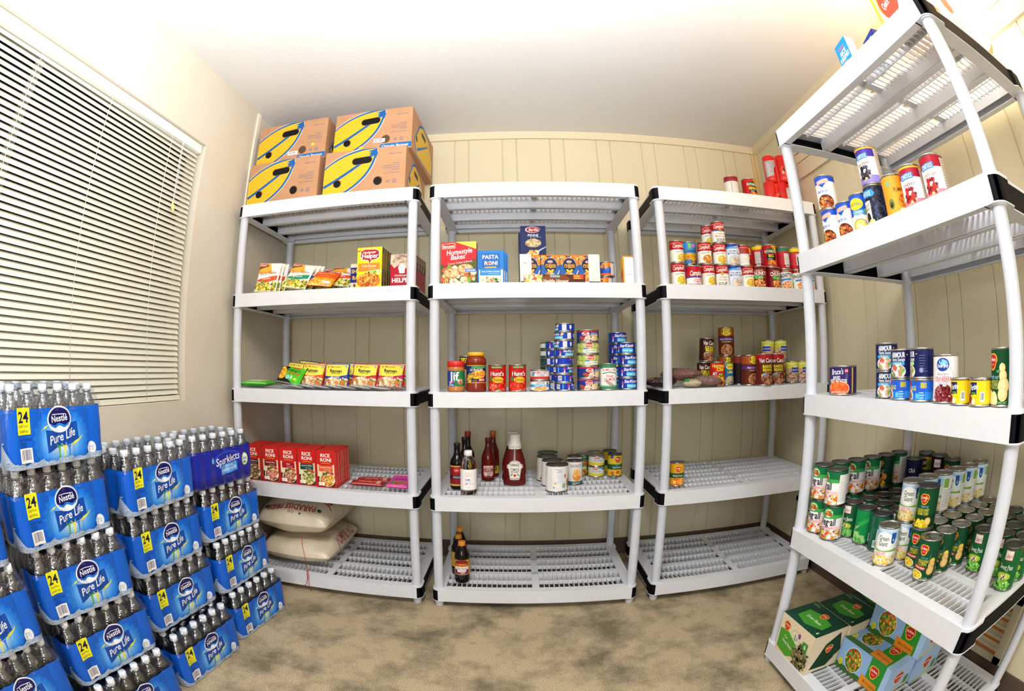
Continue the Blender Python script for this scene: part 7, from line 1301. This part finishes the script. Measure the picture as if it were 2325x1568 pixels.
make_pouch('gold_pouch', .130, .170, .020, lambda a, w, h: (a.rect(-w * .5, h * .8, w * .5, h, '#e8d23a'), a.rect(-w * .5, h * .7, -w * .1, h * .95, '#c8242c'), a.rect(-w * .1, h * .74, w * .2, h * .9, '#1c6a3c'), a.food(0, h * .35, w * .4, h * .25, ['#3a3a1c', '#6a5a24', '#2a3a6c', '#a87c3a'], 40, .010, 3, 1.4, 'r')), '#e2b9a8', seed=5)
put('gold_pouch', 'spice_packet', 'colourful packet lying on the fourth shelf at the near end', 'food packet', (1.300, .600, Z4 + .012), 0, None, rot=(R0(-78), 0, Q + R0(4)))
# third shelf
G3 = 'cans on the third shelf of the near unit'
nc('sweet_potato', .998, 1.222, Z3, .60, 'wide purple sweet potato can alone by the far post', 'sweet_potato_can', G3)
for i, (x, y, ks) in enumerate(((1.003, 1.006, ('vienna0', 'vienna0')), (.985, .920, ('blue_sausage', 'vienna1')), (.975, .829, ('blue_sausage', 'vienna2')))):
    hb = .0717 if i == 0 else .0527
    for j, k in enumerate(ks):
        sq = j and i; kk = k
        nc(kk, x, y, Z3 + (hb if j else 0), (.45, .40, .30)[i] if k.startswith('v') else .15, ('navy sausage tin' if k.startswith('v') else 'bright blue sausage tin') + ', %s of the %s stack' % (('lower', 'upper')[j], ('farthest-set', 'middle', 'third')[i]), 'sausage_tin', G3)
nc('cranberry', .980, .741, Z3, .38, 'white cranberry sauce can with blue oval', 'cranberry_can', G3)
nc('yellow_sausage', .958, .668, Z3, .22, 'yellow sausage tin next to the cranberry can', 'sausage_tin', G3); nc('yellow_sausage', .955, .600, Z3, .22, 'yellow sausage tin next to the tall green can', 'sausage_tin', G3)
nc('potato_can', .982, .540, Z3, .12, 'tall green whole potatoes can at the near end', 'potato_can', G3)
# second shelf: rows of vegetable cans.  second level marked by l=1
GV = {'v': ('vegall', 'mixed_vegetable_can', 'white and green mixed vegetable can', 'mixed vegetable cans'), 'g': ('giant_corn', 'corn_can', 'pale corn can', 'pale corn cans'), 'd': ('corn_can', 'corn_can', 'dark green corn can with red badge', 'dark green corn cans'), 'c': ('corn_cream', 'corn_can', 'green creamed corn can with red badge', 'dark green corn cans'), 'b': ('green_beans', 'green_bean_can', 'green bean can', 'green bean cans'), 's': ('cut_beans', 'green_bean_can', 'bright green cut bean can', 'green bean cans'), 't': ('teal_back', 'green_bean_can', 'teal can turned to its facts panel', 'green bean cans'), 'p': ('peas_can', 'pea_can', 'green sweet peas can', 'green pea cans'), 'm': ('mixed_can', 'mixed_vegetable_can', 'dark can with red badge and mixed vegetables', 'dark vegetable cans'), 'y': ('yams_can', 'pea_can', 'dark can with a gold band', 'dark vegetable cans'), 'r': ('maroon_can', 'beet_can', 'near-black beet can with white badge', 'dark vegetable cans'), 'n': ('navy_can', 'cranberry_can', 'navy can with white letters', 'dark vegetable cans')}
def vc(c, x, y, l, r, where):
    k, nm, lb, g = GV[c]; put(k, nm, lb + ', ' + where, 'food can', (x, y, Z2 + l * .1108), Q + r, g)
cols = []
# vegetable-mix block along the far end
vc('v', .987, 1.288, 0, .22, 'lower, at the shelf corner by the far post'); vc('v', .987, 1.290, 1, .05, 'upper, at the shelf corner by the far post')
vc('v', .987, 1.203, 0, .38, 'lower, second along the shelf edge'); vc('v', .985, 1.206, 1, -.42, 'upper, second along the shelf edge, facts side showing')
FV = [('v', 1.064, 1.290, .3), ('v', 1.141, 1.284, .32), ('v', 1.218, 1.280, .22), ('m', 1.295, 1.276, .45), ('v', 1.372, 1.274, -.7)]
for i, (c, x, y, r) in enumerate(FV):
    w = ('third', 'fourth', 'fifth', 'sixth', 'seventh')[i]
    vc(c, x, y, 1, r, 'upper, %s going back along the far end' % w); vc(c, x, y, 0, r, 'lower, %s going back along the far end' % w)
# green bean block
GB = [('b', 1.064, 1.190, .25), ('s', 1.063, 1.108, .35), ('t', 1.066, 1.027, .3), ('b', 1.141, 1.188, 0), ('b', 1.143, 1.106, 0), ('b', 1.218, 1.186, 0), ('b', 1.220, 1.106, 0), ('b', 1.295, 1.190, 0), ('b', 1.143, 1.024, 0), ('b', 1.220, 1.024, 0)]
for i, (c, x, y, r) in enumerate(GB): vc(c, x, y, 0, r, 'standing %s' % ('at the front of the bean block', 'in the front row, middle of the bean block', 'in the front row beside the pale corn', 'second row behind the front bean can', 'second row, middle of the bean block', 'third row, outer', 'third row, middle', 'fourth row', 'second row beside the pale corn', 'third row beside the pale corn')[i])
vc('n', 1.372, 1.180, 0, -.2, 'low behind the bean block'); vc('n', 1.372, 1.180, 1, .2, 'upper, behind the bean block')
for i, (c, x, y) in enumerate((('y', 1.450, 1.180), ('r', 1.446, 1.100), ('m', 1.425, 1.012))): vc(c, x, y, 0, .4, 'lower, against the back %s' % ('beside the far post', 'middle', 'beside the corn')[i]); vc(c, x, y, 1, .45, 'upper, against the back %s' % ('beside the far post', 'middle', 'beside the corn')[i])
# corn
vc('g', 1.008, .930, 0, .42, 'front one standing low and alone')
CG = [(1.085, .926), (1.162, .924), (1.239, .915), (1.316, .907), (1.393, .900), (1.469, .894)]
for i, (x, y) in enumerate(CG):
    w = ('first', 'second', 'third', 'fourth', 'fifth', 'last')[i]; r = (.42, .35, -.65, -.10, -.25, -.10)[i]
    vc('g', x, y, 0, r, 'lower, %s in the double row going back' % w); vc('g', x, y, 1, r, 'upper, %s in the double row going back' % w)
vc('d', 1.040, .768, 0, .32, 'foremost at the shelf edge')
vc('d', 1.080, .847, 0, .32, 'carrying a second can') ; vc('c', 1.078, .846, 1, .40, 'raised on another can')
D = [(1.117, .768), (1.194, .762), (1.158, .844), (1.271, .757), (1.236, .838), (1.314, .830), (1.348, .752), (1.392, .820), (1.425, .744), (1.469, .815)]
for i, (x, y) in enumerate(D): vc('d', x, y, 0, .18, '%s' % ('second in front row', 'third in front row', 'first in second row', 'fourth in front row', 'second in second row', 'third in second row', 'fifth in front row', 'fourth in second row', 'last in front row', 'last in second row')[i])
P = [(1.215, .670), (1.182, .515), (1.292, .670), (1.235, .592), (1.259, .514), (1.312, .592), (1.336, .514), (1.369, .668), (1.389, .590), (1.413, .514), (1.446, .666), (1.466, .588)]
for i, (x, y) in enumerate(P): vc('p', x, y, 0, (.10, .16)[i % 2], '%s' % ('beside the dark corn, first of its row', 'foremost at the near corner', 'beside the dark corn, second of its row', 'middle row, first', 'near row, second', 'middle row, second', 'near row, third', 'beside the dark corn, third of its row', 'middle row, third', 'near row, last', 'beside the dark corn, last of its row', 'middle row, last')[i])
# lowest shelf: sleeves of cans
put('bean_pack', 'can_multipack', 'green and cream six-can bean pack, at the shelf edge', 'can pack', (.925, 1.180, Z1), Q + R0(2), 'cut bean six-packs')
put('bean_pack', 'can_multipack', 'green bean six-pack, second going back', 'can pack', (1.078, 1.172, Z1), Q + R0(2), 'cut bean six-packs')
put('bean_pack', 'can_multipack', 'green bean six-pack, deepest and darkest', 'can pack', (1.2315, 1.166, Z1), Q + R0(2), 'cut bean six-packs')
G5 = 'mixed vegetable four-packs'
PR['mix_pack2'] = PR['mix_pack']
put('mix_pack', 'can_multipack', 'blue and green mixed vegetable pack, foremost on the lowest shelf', 'can pack', (1.076, .922, Z1), Q + R0(4), G5)
put('mix_pack', 'can_multipack', 'blue and green mixed vegetable pack, lower one going back', 'can pack', (1.224, .914, Z1), Q + R0(4), G5)
put('mix_pack', 'can_multipack', 'blue and green mixed vegetable pack, standing on top of another', 'can pack', (1.180, .905, Z1 + .1143), Q + R0(6), G5)
